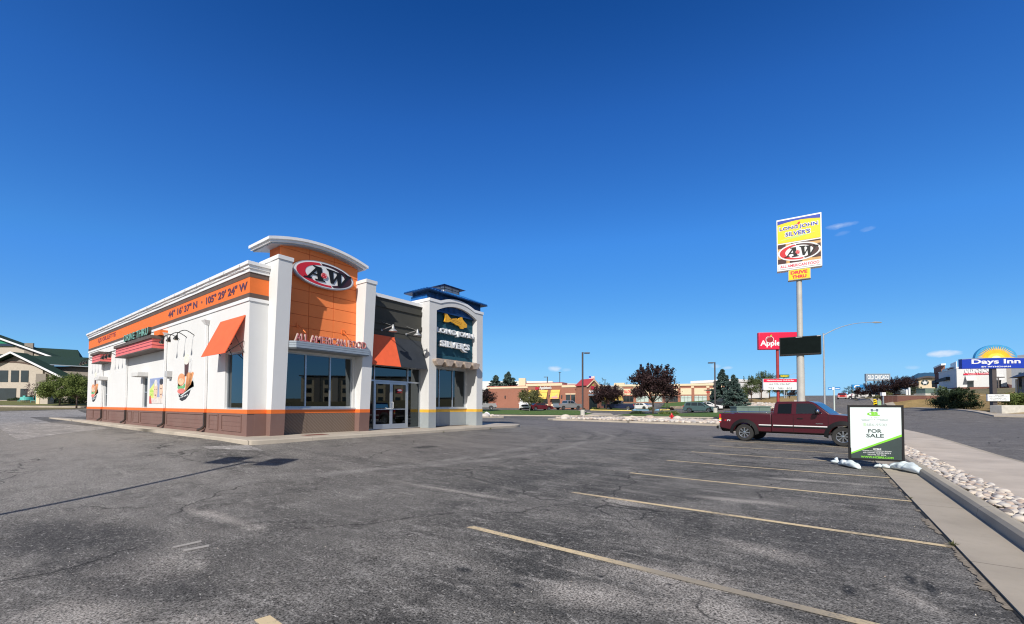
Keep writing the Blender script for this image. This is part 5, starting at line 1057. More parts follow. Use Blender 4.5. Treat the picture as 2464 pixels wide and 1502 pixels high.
for s_ in (-1, 1):
    y = s_*.93
    for xc in (0, 3.55):            # wheel-arch flares
        m = MB(); A = [(xc+.46*math.cos(t), .36+.46*math.sin(t)*1.02) for t in [R(-8)+R(196)*i/18 for i in range(19)]]; B = [(xc+.60*math.cos(t), .37+.615*math.sin(t)) for t in [R(-2)+R(184)*i/18 for i in range(19)]]
        for i in range(18): m.hexa([(A[i][0],y-s_*.02,A[i][1]),(A[i+1][0],y-s_*.02,A[i+1][1]),(A[i+1][0],y+s_*.065,A[i+1][1]),(A[i][0],y+s_*.065,A[i][1])], [(B[i][0],y-s_*.02,B[i][1]),(B[i+1][0],y-s_*.02,B[i+1][1]),(B[i+1][0],y+s_*.03,B[i+1][1]),(B[i][0],y+s_*.03,B[i][1])])
        m.build('fender_flare', M_['black'], tk, local=True, autos=True)
    for a, b in ((.60,1.08),(1.16,1.88),(1.92,3.06)):
        m = MB(); m.box(a, b, y, y+s_*.015, .655, .72); q = m.build('door_molding', M_['black'], tk, local=True); m = MB(); m.box(a, b, y, y+s_*.02, .722, .762); m.build('chrome_strip', M_['trimwhite'], q, local=True)
    m = MB()
    for x in (1.105, 1.90, 3.09): m.box(x-.006, x+.006, y-s_*.003, y+s_*.003, .5, 1.215)
    m.box(1.12, 3.09, y-s_*.003, y+s_*.003, .47, .48); m.build('door_gap', M_['black'], tk, local=True)
    m = MB(); m.box(2.04, 2.24, y, y+s_*.025, 1.03, 1.075); m.build('door_handle', M_['black'], tk, local=True, bevel=.008)
    m = MB(); m.tube([(2.8, y, 1.27), (2.78, y+s_*.14, 1.30)], .02, 6); m.lathe([(0,-.07),(.085,-.06),(.10,0),(.10,.05),(.07,.06)], (2.76, y+s_*.21, 1.34), (-1, 0, 0), 14); mi = m.build('side_mirror', M_['black'], tk, local=True, smooth=True)
    m = MB(); m.lathe([(0,-.085),(.06,-.08),(.09,-.05),(.10,-.01)], (2.76, y+s_*.21, 1.35), (-1, 0, 0), 14); m.build('mirror_cap', M_['chrome'], mi, local=True, smooth=True)
    m = MB(); m.box(-1.075, -.99, y-s_*.08, y+s_*.006, .80, 1.19); tl = m.build('taillight', M_['red'], tk, local=True); m = MB(); m.box(-1.08, -.986, y-s_*.078, y+s_*.01, .93, 1.0); m.build('amber_lens', M_['signyellow'], tl, local=True); m = MB(); m.box(-1.08, -.986, y-s_*.078, y+s_*.01, .86, .925); m.build('white_lens', M_['signwhite'], tl, local=True)
    m = MB(); m.tube([(-.92, y-s_*.04, 1.235), (-.84, y-s_*.04, 1.29), (.86, y-s_*.04, 1.29), (.94, y-s_*.04, 1.235)], .02, 8); m.build('bed_rail', M_['chrome'], tk, local=True, smooth=True)
    m = MB(); fz = F((0, y, 0), (1, 0, 0) if s_ < 0 else (-1, 0, 0))
    if s_ < 0:
        fz.text(m, "71", -.74, -.60, .87, .94, 0, .006, .04, .2); b_ = m.build('badge', M_['signwhite'], tk, local=True); m = MB(); fz.text(m, "Z", -.86, -.75, .87, .94, 0, .006, .05, .2); m.build('badge_letter', M_['red'], b_, local=True)
        m = MB(); fz.box(m, 2.68, 2.92, .84, .87, 0, .006); m.build('badge', M_['chrome'], tk, local=True)
    for px_, pz_ in ((1.22,1.42),(1.89,1.42)): pass
m = MB(); m.box(-1.24,-1.06,-.85,.85,.50,.64); m.build('rear_bumper', M_['black'], tk, local=True, bevel=.02)
m = MB(); m.box(-1.2,-1.0,-.2,.2,.36,.48); m.tube([(-1.0,0,.40),(-1.32,0,.40)], .03, 8); m.lathe([(.03,0),(.03,.06),(0,.08)], (-1.3,0,.42), (0,0,1), 10); m.build('tow_hitch', M_['blackmatte'], tk, local=True)
m = MB(); m.box(1.3,1.9,-.78,.78,.9,1.0); m.box(1.9,2.3,-.75,-.2,.95,1.35); m.box(1.9,2.3,.2,.75,.95,1.35); m.build('seats', M_['black'], tk, local=True)
for s_ in (-1, 1): m = MB(); m.box(2.28, 2.42, s_*.72, s_*.2, .9, 1.45); m.build('seat_back', plain('grey_seat', (.2,.2,.2), .8), tk, local=True, bevel=.03)
# green utility cabinet beyond the pickup bed
x, y = gp(1805, 30); t = thing('utility_cabinet', 'long grey-green utility cabinet standing behind the maroon pickup bed', 'cabinet', (x, y, gz(x, y)), AR)
m = MB(); m.box(-1.18,1.18,-.45,.45,.05,1.50); m.build('cabinet_body', M_['util'], t, local=True, bevel=.02); m = MB(); m.box(-1.22,1.22,-.49,.49,1.50,1.57); m.build('cabinet_lid', M_['util'], t, local=True, bevel=.01); m = MB(); m.box(-1.3,1.3,-.6,.6,-.1,.05); m.build('pad', M_['concbase'], t, local=True)
m = MB()
for q in (-.4,.4): m.box(q-.006,q+.006,-.455,-.45,.1,1.48)
m.build('door_seam', M_['black'], t, local=True)

# ---------------------------------------------------------------- poles and signs
x, y = -1.33, 37.42; z0 = gz(x, y); t = thing('pylon_sign', 'tall grey pole sign with yellow, oval and DRIVE THRU panels over a black screen', 'sign', (x, y, z0))
m = MB(); m.tube([(x,y,z0-.2),(x,y,6.0)], [.262,.235], 28, True); m.tube([(x,y,6.0),(x,y,11.7)], [.19,.17], 24, True); m.build('pole', M_['poleconc'], t, autos=True)
fp = F((x, y-.30, 0), (1, .083, 0)); U0, U1 = -1.34, 1.40
m = MB(); fp.box(m, U0, U1, 11.62, 15.5, -.5, 0); cab = m.build('sign_cabinet', M_['signwhite'], t, bevel=.02)
m = MB(); fp.box(m, U0+.07, U1-.07, 13.70, 15.38, 0, .02); yp = m.build('yellow_panel', M_['signyellow'], cab)
m = MB(); nn = 24; us = [U0+.07+(U1-U0-.14)*i/nn for i in range(nn+1)]; vt = lambda i: 15.12+.14*math.sin(math.pi*i/nn)**1.0-(.0); fp.strip(m, [(u, vt(i)-.02) for i, u in enumerate(us)], [(u, 15.38) for u in us], .02, .03)
m.build('blue_valance', M_['signblue'], yp)
def stroke_text(fr, par, txt, a0, a1, b0, b1, c, main, outl, ob=.06):
    m = MB(); e = .05; fr.text(m, txt, a0-e, a1+e, b0-e, b1+e, c, c+.008, ob); m.build('letter_outline', M_[outl], par); m = MB(); fr.text(m, txt, a0, a1, b0, b1, c+.008, c+.02, .02); m.build('lettering', M_[main], par)
stroke_text(fp, yp, "LONG JOHN", -1.14, 1.16, 14.57, 14.88, .021, 'signblue', 'signwhite'); stroke_text(fp, yp, "SILVER'S", -.78, .72, 14.14, 14.45, .021, 'signblue', 'signwhite')
m = MB(); fp.strip(m, [(-1.1+2.1*i/16, 13.88+.28*(i/16)**1.6) for i in range(17)], [(-1.1+2.1*i/16, 13.90+.10*math.sin(math.pi*i/16)+.28*(i/16)**1.6) for i in range(17)], .021, .026); m.build('green_wave', plain('pale_green_wave', (.45,.72,.2), .4), yp)
m = MB(); fp.poly(m, [(-.25,14.93),(-.05,14.96),(.0,15.08),(.12,15.1),(.14,15.0),(.06,14.9),(-.05,14.9)], .021, .03); m.build('red_mark', M_['red'], yp)
m = MB(); fp.box(m, U0+.07, U1-.07, 12.14, 13.60, 0, .015); ap = m.build('oval_panel', M_['signtan'], cab)
m = MB(); w_ = (U1-U0-.14)
for a, b, c, d in ((0,.19,.78,1),(.32,.6,.86,1),(.6,1,.93,1),(.8,1,.12,.36),(.0,.2,.0,.25),(.28,.58,0,.12),(.86,1,.62,.8)): fp.box(m, U0+.07+a*w_, U0+.07+b*w_, 12.14+c*1.46, 12.14+d*1.46, .015, .02)
m.build('brown_check', M_['signbrown'], ap)
oval(fp, (U0+U1)/2, 12.90, 1.30, .66, .02, ap, rim=False, dep=.012)
m = MB(); fp.box(m, U0+.09, U1-.09, 11.74, 12.13, 0, .03); tp_ = m.build('white_panel', M_['signwhite'], cab); m = MB(); fp.text(m, "ALL AMERICAN FOOD", U0+.2, U1-.17, 11.82, 12.03, .03, .036, .02); m.build('lettering', M_['redb'], tp_)
m = MB(); fp.box(m, -.66, .72, 10.83, 11.60, -.4, .0); dc = m.build('drive_thru_box', M_['poleconc'], t, bevel=.015); m = MB(); fp.box(m, -.60, .66, 10.88, 11.58, 0, .015); dp = m.build('yellow_panel', M_['signyellow'], dc)
m = MB(); fp.text(m, "DRIVE", -.50, .52, 11.26, 11.50, .015, .022, .05); fp.text(m, "THRU", -.42, .46, 10.94, 11.18, .015, .022, .05); m.build('lettering', M_['redb'], dp)
m = MB(); fp.box(m, -1.26, 1.26, 5.32, 6.66, -.5, .05); sc_ = m.build('screen_case', M_['black'], t, bevel=.015); m = MB(); fp.box(m, -1.20, 1.20, 5.42, 6.60, .05, .06); m.build('screen', M_['screen'], sc_)
m = MB(); fp.box(m, -.25, .14, 6.60, 6.63, .06, .07); fp.box(m, 1.0, 1.22, 6.60, 6.63, .06, .07); m.build('screen_label', M_['signwhite'], sc_)
# red restaurant pole sign behind it
D = 44; x, y = gp(1872.5, D); z0 = gz(x, y); t = thing('pole_sign', 'red apple sign with white letter board on a red pole, left of the grey pole', 'sign', (x, y, z0)); fa = F((x, y, 0), (rt.x+.06, rt.y-.10, 0)); s1 = D/1021
m = MB(); m.tube([(x,y,z0-.2),(x,y,7.6)], .135, 18); m.build('pole', M_['redpaint'], t, autos=True)
zt, zb = zz(1870, 800.5, D), zz(1870, 842, D); m = MB(); fa.box(m, -45.5*s1, 46*s1, zb, zt, -.1, .32); pn = m.build('sign_panel', M_['redb'], t, bevel=.06)
m = MB(); fa.text(m, "Applebee's", -42*s1, 42*s1, zb+.22, zb+.98, .32, .335, .03); m.build('lettering', M_['signwhite'], pn)
def apple(fr, cx, cy, r, c, par, mat='red'):
    pts = [(cx+r*1.12*math.cos(R(a))*(1-.06*math.cos(R(2*a))), cy+r*.95*math.sin(R(a))-(.22*r*math.exp(-((a-90)/18)**2))) for a in range(0, 360, 12)]
    m = MB(); fr.poly(m, [(cx+(a-cx)*1.14, cy+(b-cy)*1.14) for a, b in pts], c, c+.010); o = m.build('apple_outline', M_['signwhite'], par); m = MB(); fr.poly(m, pts, c+.010, c+.02); m.build('apple', plain('apple_red', (.32,.02,.035), .4), o) if True else None
    m = MB(); fr.poly(m, [(cx+r*.05,cy+r*.85),(cx+r*.2,cy+r*1.3),(cx+r*.7,cy+r*1.55),(cx+r*.6,cy+r*1.15)], c, c+.012); m.build('leaf', M_['green'], o)
    m = MB(); fr.poly(m, [(cx-r*.8,cy+r*.35),(cx-r*.6,cy+r*.6),(cx-r*.35,cy+r*.7),(cx-r*.6,cy+r*.45)], c+.02, c+.024); m.build('glint', M_['signwhite'], o)
apple(fa, -20.5*s1, zz(1850, 818, D), .33, .33, pn)
zt, zb = zz(1874, 912.7, D), zz(1874, 939.5, D); m = MB(); fa.box(m, -37*s1, 41*s1, zb, zt, .14, .40); mb_ = m.build('letter_board', M_['signwhite'], t, bevel=.03)
m = MB(); fa.box(m, -36.5*s1, 40.5*s1, zt-.36, zt-.02, .40, .41); q = m.build('red_header', M_['redb'], mb_); m = MB(); fa.text(m, "Neighborhood Grill & Bar", -29*s1, 32*s1, zt-.28, zt-.09, .41, .415, .02); m.build('lettering', M_['signwhite'], q)
m = MB(); fa.text(m, "ALL YOU CAN EAT", -24*s1, 24*s1, zt-.64, zt-.46, .40, .405, .01); fa.text(m, "7/29", -26*s1, -13*s1, zt-1.07, zt-.89, .40, .405, .01); fa.text(m, "THRU", -5*s1, 8*s1, zt-1.07, zt-.89, .40, .405, .01); fa.text(m, "8/25", 15*s1, 27*s1, zt-1.07, zt-.89, .40, .405, .01); m.build('lettering', M_['darkgrey'], mb_)
# street light with long arm, street name sign
def street_light(px, D, ytop, armpx, army, lab, r0=.085, grp='street lights along the road', mat='galv'):
    x, y = gp(px, D); z0 = gz(x, y); t = thing('street_light', lab, 'street light', (x, y, z0), 0, grp); s_ = D/1021; h = zz(px, ytop, D); m = MB(); m.tube([(x,y,z0-.1),(x,y,h)], [r0,r0*.7], 14); m.lathe([(r0*.9,0),(0,.08)], (x,y,h), (0,0,1), 12); m.build('pole', M_[mat], t, autos=True)
    L = (armpx-px)*s_; hh = zz(px, army, D); P0 = Vector((x, y, h-.15)); ax3 = Vector((rt0.x, rt0.y, 0)); pts = [P0+ax3*(L*q)+Vector((0,0,(hh-h+.15)*(1-(1-q)**2.3))) for q in [i/12 for i in range(13)]]
    m = MB(); m.tube(pts, [.036-.014*i/12 for i in range(13)], 8); m.build('arm', M_[mat], t, autos=True); m = MB(); e = pts[-1]; sg_ = 1 if L > 0 else -1
    m.tube([e-ax3*.1*sg_, e+ax3*.2*sg_, e+ax3*.75*sg_], [.03,.085,.05], 8); m.build('lamp_head', M_['galv'], t, autos=True)
street_light(1984.5, 38, 803, 2105, 775, 'tall galvanised street light with a long curved arm, right of the pylon sign')
for px, D, yt, ap_, ay, l in ((1858,110,895,1930,889,'thin street light whose arm shows between the red and grey poles'),(2089.5-93.5,135,925,2018,919,'distant street light at the hill crest, nearer one'),): 
    if px == 1858: street_light(1893, D, 905, 1932, 898, l, .08)
x, y = gp(2007.5, 40); z0 = gz(x, y); t = thing('street_name_sign', 'blue street name blades on a pale post, right of the street light', 'sign', (x, y, z0)); m = MB(); m.tube([(x,y,z0-.1),(x,y,zz(2007,937,40))], .06, 10); m.build('post', plain('pale_green_post', (.55,.62,.58), .5), t)
fn_ = F((x, y, 0), (rt0.x, rt0.y, 0)); zt = zz(2007, 932.5, 40); m = MB(); fn_.box(m, -.55, -.06, zt-.24, zt-.02, -.01, .01); fn_.box(m, .0, .57, zt-.22, zt, .02, .04); bl = m.build('name_blade', plain('street_sign_blue', (.02,.2,.55), .4), t)
m = MB(); fn_.box(m, -.2, .02, zt-.26, zt-.0, .03, .05); fn_.box(m, .1, .5, zt-.15, zt-.09, .04, .045); fn_.box(m, -.5, -.25, zt-.16, zt-.1, .01, .015); m.build('blade_print', M_['signwhite'], bl); m = MB(); m.tube([(x,y,zt-.02),(x,y,zt+.12)], .012, 6); m.build('finial', M_['black'], t)
def lamp(px, D, ytop, head, lab, base=False, w=.09, grp='parking lot light poles', double=False):
    x, y = gp(px, D); z0 = gz(x, y); s_ = D/1021; h = zz(px, ytop, D); t = thing('light_pole', lab, 'light pole', (x, y, z0), 0, grp); zb = z0
    if base: m = MB(); m.lathe([(.30,0),(.30,.86),(.27,.9),(0,.9)], (x,y,z0-.02), (0,0,1), 20); m.build('concrete_base', M_['concbase'], t, autos=True); zb = z0+.88
    m = MB(); m.box(x-w, x+w, y-w, y+w, zb, h); m.build('pole', M_['bronze'], t); a3 = Vector((rt0.x, rt0.y, 0)); f3 = Vector((fwd.x, fwd.y, 0)).normalized()
    for sg_ in ((-1, 1) if double else (head,)):
        if sg_ == 0: m = MB(); m.box(x-.35, x+.35, y-.35, y+.35, h, h+.12); m.build('lamp_head', M_['bronze'], t); continue
        m = MB(); m.tube([Vector((x,y,h-.08)), Vector((x,y,h-.08))+a3*.3*sg_], .04, 6); m.build('arm', M_['bronze'], t); c = Vector((x,y,h-.12))+a3*.62*sg_
        m = MB(); p = [c+a3*i*.36+f3*j*.22 for i, j in ((-1,-1),(1,-1),(1,1),(-1,1))]; m.hexa([q-Vector((0,0,.07)) for q in p], [q+Vector((0,0,.09)) for q in p]); m.build('lamp_head', M_['bronze'], t, bevel=.02)
    return t
lamp(1402, 59, 848, 1, 'tall bronze light pole on a round concrete base in front of the brick restaurant', True)
lamp(1721, 65, 872, -1, 'bronze light pole on a concrete base beside the blue spruces', True)
lamp(1317, 118, 907, -1, 'light pole rising behind the brick restaurant roof, single head'); lamp(1347, 150, 897, 0, 'thin pale light pole behind the brick restaurant, flat top')
lamp(1456, 150, 915, 0, 'far light pole between the apple gable and the first purple tree'); lamp(1508.5, 180, 922, 0, 'small far light pole over the left end of the strip mall'); lamp(1600.5, 130, 887, 0, 'tall far light pole behind the biggest purple tree')
lamp(1598, 100, 900, -1, 'light pole with head turned left at the shoulder of the biggest purple tree'); lamp(1688.5, 175, 933, 0, 'tiny light pole head above the strip mall roof'); lamp(1829, 120, 909, 0, 'light pole above the pine trees left of the letter board')
lamp(2404, 78, 907, 0, 'pale light pole in front of the white restaurant wall right of the dark sign pole', double=True)
# lamp standing out of frame whose shadow crosses the lot
x, y = -7.55, -4.3; t = thing('light_pole', 'tall light pole with two square heads standing beside the camera', 'light pole', (x, y, gz(x, y)), 0, 'parking lot light poles'); z0 = gz(x, y); m = MB(); m.tube([(x,y,z0),(x,y,z0+7.45)], .06, 12); m.build('pole', M_['bronze'], t)
for s_ in (-1, 1):
    a3 = Vector((.86,.5,0)); b3 = Vector((-.5,.86,0)); c = Vector((x,y,z0+7.45))+a3*.62*s_; m = MB(); m.tube([Vector((x,y,z0+7.4)), c], .04, 6); m.build('arm', M_['bronze'], t); m = MB(); p = [c+a3*i*.33+b3*j*.40 for i, j in ((-1,-1),(1,-1),(1,1),(-1,1))]; m.hexa(p, [q+Vector((0,0,.14)) for q in p]); m.build('lamp_head', M_['bronze'], t)
# hydrants
def hydrant(px, D, s_, lab):
    x, y = gp(px, D); z0 = gz(x, y)+.15; t = thing('fire_hydrant', lab, 'hydrant', (x, y, z0), 0, 'red fire hydrants'); hm = plain('hydrant_red', (.62,.01,.02), .35)
    m = MB(); m.lathe([(.15,0),(.15,.04),(.10,.05),(.10,.10),(.105,.12),(.10,.45),(.13,.46),(.13,.5),(.10,.52),(.085,.6),(.04,.66),(.035,.72),(0,.73)], (0,0,0), (0,0,1), 20); m.build('barrel', hm, t, local=True, autos=True)
    for a in (0, 180, 270): d = Vector((math.cos(R(a)+AR), math.sin(R(a)+AR), 0)); m = MB(); m.lathe([(.055,.08),(.055,.15),(.07,.155),(.07,.2),(0,.22)], (0,0,.4), d, 12); m.build('outlet_cap', hm, t, local=True, autos=True)
    for o in (t,): o.scale = (s_,)*3
hydrant(1616, 40.5, 1.0, 'bright red fire hydrant standing in the rock bed'); hydrant(2167.5, 66, .9, 'small red fire hydrant on the dry slope above the sale sign')

# ---------------------------------------------------------------- background buildings
def V3(p, z=0): return Vector((p[0], p[1], z))
def wallrun(p0, p1):                # frame along the ground from p0 to p1, facing the camera
    a, b = V3(p0), V3(p1); f_ = F(a, b-a); return (f_, (b-a).length) if f_.n.dot(-a) > 0 else (F(b, a-b), (b-a).length)
def flip_u(fr, L, p0, x): return x
# brick restaurant
A, B_, C_ = gp(1174.5, 100), gp(1386, 90), gp(1416, 88.5); bz = 1.0
t = thing('brick_restaurant', 'long low red brick restaurant with cream cornice and yellow awnings', 'building', (A[0], A[1], bz)); f1, L1 = wallrun(A, B_)
def uof(px, fr, L, a, b):           # distance along the wall where picture column px meets it
    d = fwd+rt*((px-1232)/1021)+up*(-.03); n = fr.n; k_ = (n.dot(fr.o))/(n.dot(d)); return (d*k_-fr.o).dot(fr.r)
U = lambda px: uof(px, f1, L1, 0, 0)
back = f1.n*-24
def slab(fr, u0, u1, z0, z1, mt, nm, par, c0=-24, c1=0): m = MB(); fr.box(m, u0, u1, z0, z1, c0, c1); return m.build(nm, M_[mt], par)
w1 = slab(f1, 0, L1, .3, 5.55, 'brick', 'wall', t); slab(f1, -.1, U(1269.7), 5.55, 6.0, 'cream', 'cornice', t, -24, .12); slab(f1, U(1269.7), U(1352), 5.55, 5.95, 'brick', 'parapet', t, -24, 0)
slab(f1, U(1266), U(1353), 5.95, 6.55, 'cream', 'cornice', t, -3, .14); slab(f1, U(1265), U(1354), 6.55, 6.66, 'redroof', 'coping', t, -3, .18); slab(f1, U(1352), L1+.1, 5.55, 6.05, 'cream', 'cornice', t, -24, .12); slab(f1, -.12, U(1265), 6.0, 6.1, 'redroof', 'coping', t, -3, .14); slab(f1, U(1354), L1+.1, 6.05, 6.14, 'redroof', 'coping', t, -3, .14)
slab(f1, -.02, L1+.02, .3, 2.0, 'brick', 'base_course', t, -.1, .05)
for a, b in ((1273,1290),(1298,1318.5),(1326.5,1348)):
    u0, u1 = U(a), U(b); m = MB(); m.hexa([f1.p(u0,3.1,1.0),f1.p(u1,3.1,1.0),f1.p(u1,3.1,.95),f1.p(u0,3.1,.95)], [f1.p(u0,5.05,.15),f1.p(u1,5.05,.15),f1.p(u1,5.05,.05),f1.p(u0,5.05,.05)]); aw_ = m.build('awning', M_['canopyyellow'], t)
    m = MB(); 
    for z, c in ((4.55,.36),(3.3,.92)): m.tube([f1.p(u0-.1,z,c), f1.p(u1+.1,z,c)], .04, 5)
    m.build('awning_bar', M_['brownband'], aw_)
    if a == 1326.5: m = MB(); FO = F(f1.p(u0, 3.15, .99), f1.r, (f1.u*1.95-f1.n*.85)); FO.poly(m, ell((u1-u0)*.55, .28, .75, .28), .012, .02); FO.poly(m, [((u1-u0)*.55,.62),((u1-u0)*.85,1.05),((u1-u0)*.8,.7)], .012, .02); m.build('awning_print', M_['signpink'], aw_)
    slab(f1, u0+.15, u1-.05, 1.95, 3.0, 'glassdark', 'window', t, .0, .04); slab(f1, u0, u1+.1, 1.45, 1.95, 'cream', 'window_sill', t, 0, .1)
for a, b in ((1362,1372),(1374.5,1384)):
    u0, u1 = U(a), U(b); slab(f1, u0, u1, 1.9, 4.0, 'glassdark', 'window', t, 0, .05); slab(f1, u0-.1, u1+.1, 4.0, 4.25, 'cream', 'lintel', t, 0, .12)
for px in (1216, 1322.5, 1352):
    slab(f1, U(px)-.12, U(px)+.12, 3.3, 3.9, 'bronze', 'wall_lamp', t, 0, .25)
m = MB(); f1.text(m, "Applebee's", U(1299), U(1327.5), 5.05, 5.9, .1, .2, .02); sg1 = m.build('sign_letters', M_['signwhite'], t)
def apple2(fr, cx, cy, r, c, par):
    pts = [(cx+r*1.1*math.cos(R(a)), cy+r*math.sin(R(a))-(.2*r*math.exp(-((a-90)/18)**2))) for a in range(0, 360, 15)]; m = MB(); fr.poly(m, pts, c, c+.12); o = m.build('apple', plain('apple_sign_red', (.45,.03,.05), .4), par); m = MB(); fr.poly(m, [(cx,cy+r*.8),(cx+r*.5,cy+r*1.6),(cx+r*.6,cy+r)], c, c+.1); m.build('leaf', M_['green'], o)
apple2(f1, U(1293), 5.45, .42, .1, sg1)
f2, L2 = wallrun(B_, C_); slab(f2, 0.02, L2, .3, 5.55, 'brick', 'wall', t, -6, 0); slab(f2, 0, L2, 5.55, 6.0, 'cream', 'cornice', t, -.6, .1); slab(f2, .5, L2-.5, 1.9, 4.0, 'glassdark', 'window', t, 0, .05); slab(f2, .4, L2-.4, 4.0, 4.25, 'cream', 'lintel', t, 0, .1); slab(f2, .3, L2-.3, 1.3, 1.8, 'cream', 'window_sill', t, 0, .1)
for q in (.9, 2.0): slab(f2, q, q+.35, 1.95, 3.95, 'beige', 'curtain', t, .05, .06)
# entrance gable
Ea, Eb = gp(1414, 86), gp(1440, 87.5); f3_, L3 = wallrun(Ea, Eb); g0 = slab(f3_, 0, L3, .3, 5.7, 'brick', 'wall', t, -3.6, 0)
m = MB(); f3_.poly(m, [(0,5.7),(L3,5.7),(L3/2,6.95)], -3.6, 0); m.build('gable', M_['brick'], t)
m = MB()
for a, b, c, d in ((-.25,5.7,L3/2,7.1),(L3/2,7.1,L3+.25,5.7)): m.hexa([f3_.p(a,b,.3),f3_.p(c,d,.3),f3_.p(c,d,-3.7),f3_.p(a,b,-3.7)], [f3_.p(a,b+.1,.3),f3_.p(c,d+.1,.3),f3_.p(c,d+.1,-3.7),f3_.p(a,b+.1,-3.7)])
m.build('gable_roof', M_['redroof'], t)
m = MB()
for a, b, c, d in ((-.25,5.42,L3/2,6.82),(L3/2,6.82,L3+.25,5.42)): m.hexa([f3_.p(a,b,.33),f3_.p(c,d,.33),f3_.p(c,d,.0),f3_.p(a,b,.0)], [f3_.p(a,b+.26,.33),f3_.p(c,d+.26,.33),f3_.p(c,d+.26,.0),f3_.p(a,b+.26,.0)])
m.build('gable_trim', M_['cream'], t)
m = MB(); f3_.text(m, "Applebee's", .25, L3-.1, 4.2, 4.85, .05, .15, .02); s3 = m.build('sign_letters', M_['signwhite'], t); apple2(f3_, L3*.42, 5.35, .42, .06, s3)
slab(f3_, .2, L3-.1, 3.65, 4.0, 'silverpaint', 'door_canopy', t, 0, 1.6); slab(f3_, .4, L3-.3, .9, 3.3, 'glassdark', 'door', t, 0, .05)
# side roof plane of the entrance, seen left of the gable
m = MB(); q0, q1 = gp(1388, 92), gp(1414, 87)
m.build('valley', M_['redroof'], t) if False else None
Ca, Cb = gp(1440, 90), gp(1500, 104); f4, L4 = wallrun(Ca, Cb); slab(f4, 0, L4, .3, 5.4, 'brick', 'wall', t, -10, 0); slab(f4, 0, L4, 5.4, 6.1, 'cream', 'cornice', t, -10, .1)
for q in (1.5, 6.5, 11.0):
    m = MB(); m.hexa([f4.p(q,2.9,.9),f4.p(q+3,2.9,.9),f4.p(q+3,2.9,.85),f4.p(q,2.9,.85)], [f4.p(q,4.6,.1),f4.p(q+3,4.6,.1),f4.p(q+3,4.6,.05),f4.p(q,4.6,.05)]); m.build('awning', M_['canopyyellow'], t); slab(f4, q+.2, q+2.8, 1.6, 2.9, 'glassdark', 'window', t, 0, .04)
m = MB(); ridge_l = gp(1388, 90.5)
# strip mall
A, B_ = gp(1478, 134), gp(1745, 124); f5, L5 = wallrun(A, B_); U5 = lambda px: uof(px, f5, L5, 0, 0); b5 = 2.6
t = thing('strip_mall', 'long brick and cream strip mall behind the purple trees', 'building', (A[0], A[1], b5))
slab(f5, 0, L5, 1.5, 8.2, 'brick', 'wall', t, -20, 0); slab(f5, -.1, L5+.1, 7.75, 8.35, 'cream', 'cornice', t, -20, .3); slab(f5, U5(1478), U5(1503), 8.35, 8.9, 'cream', 'raised_parapet', t, -3, .3)
px = 1494; k_ = 0
while px < 1740:
    w = 33 if k_ % 2 == 0 else 37; a, b = U5(px+4), U5(px+w-3); slab(f5, a, b, 5.1, 7.0, 'cream', 'sign_band', t, 0, .06); slab(f5, a-.9, a-.1, 7.1, 7.7, 'cream', 'corbel', t, 0, .12)
    m = MB(); f5.box(m, a, b, 2.9, 4.75, 0, .03); wn_ = m.build('window', plain('pale_shop_window', (.50,.60,.56), .2) if k_ % 3 else M_['glassdark'], t)
    m = MB()
    for j in range(4): q = a+(b-a)*j/3; f5.box(m, q-.04, q+.04, 2.9, 4.75, .03, .06)
    f5.box(m, a, b, 4.1, 4.18, .06, .065); m.build('mullion', M_['bronze'], wn_); px += w; k_ += 1
slab(f5, -.05, L5, 1.5, 2.85, 'brick', 'base_course', t, -.1, .1); slab(f5, U5(1494), U5(1760), 4.78, 4.95, 'cream', 'string_course', t, 0, .05) if False else None
m = MB(); f5.text(m, "SALON", U5(1502), U5(1518), 5.6, 6.6, .06, .12, .03); m.build('sign_letters', M_['red'], t)
m = MB(); f5.text(m, "COMPANION", U5(1694), U5(1713), 6.15, 6.55, .06, .12, .03); m.build('sign_letters', M_['darkgrey'], t); m = MB(); f5.text(m, "PETS", U5(1699), U5(1708.5), 5.6, 6.0, .06, .12, .03); m.build('sign_letters', M_['red'], t)
# large white store far behind
A, B_ = gp(1040, 205), gp(1330, 198); f6, L6 = wallrun(A, B_); t = thing('warehouse_store', 'large white flat-roofed store far behind the brick restaurant', 'building', (A[0], A[1], 1)); slab(f6, 0, L6, 0, 13.2, 'white', 'wall', t, -30, 0)
a, b = uof(1249.5, f6, L6, 0, 0), uof(1265.5, f6, L6, 0, 0); slab(f6, a, b, 6, 14.4, 'cream', 'entrance_block', t, .01, 3); 
p1, p2 = gp(1265, 199), gp(1520, 240); f7, L7 = wallrun(p1, p2); m = MB(); zl_, zr_ = zz(1265, 917, 199), zz(1520, 931, 240); m.hexa([f7.p(0,0,0),f7.p(L7,0,0),f7.p(L7,0,-20),f7.p(0,0,-20)], [f7.p(0,zl_,0),f7.p(L7,zr_,0),f7.p(L7,zr_,-20),f7.p(0,zl_,-20)]); m.build('side_wing', M_['white'], t)
slab(f6, uof(1247, f6, 0, 0, 0), uof(1269, f6, 0, 0, 0), 8.6, 10.3, 'orange_band', 'orange_band', t, 3.0, 3.05)
# white building behind the pines
A, B_ = gp(1766, 130), gp(1850, 140); f8, L8 = wallrun(A, B_); t = thing('white_shop', 'white building with dark upper windows between the spruces and the pines', 'building', (A[0], A[1], 3)); z0_, z1_ = 2.5, zz(1790, 920, 133); slab(f8, 0, L8, z0_, z1_, 'white', 'wall', t, -15, 0); slab(f8, -.2, L8, z1_, z1_+.8, 'trimwhite', 'cornice', t, -15, .3)
for a, b, c, d in ((2.2,5.4,z1_-3.9,z1_-2.0),(2.2,3.6,z1_-6.0,z1_-4.5),(6.5,9.5,z1_-3.9,z1_-2.0),(3.9,7.5,z0_+.2,z1_-6.6)): slab(f8, a, b, c, d, 'glassdark', 'window', t, 0, .06)
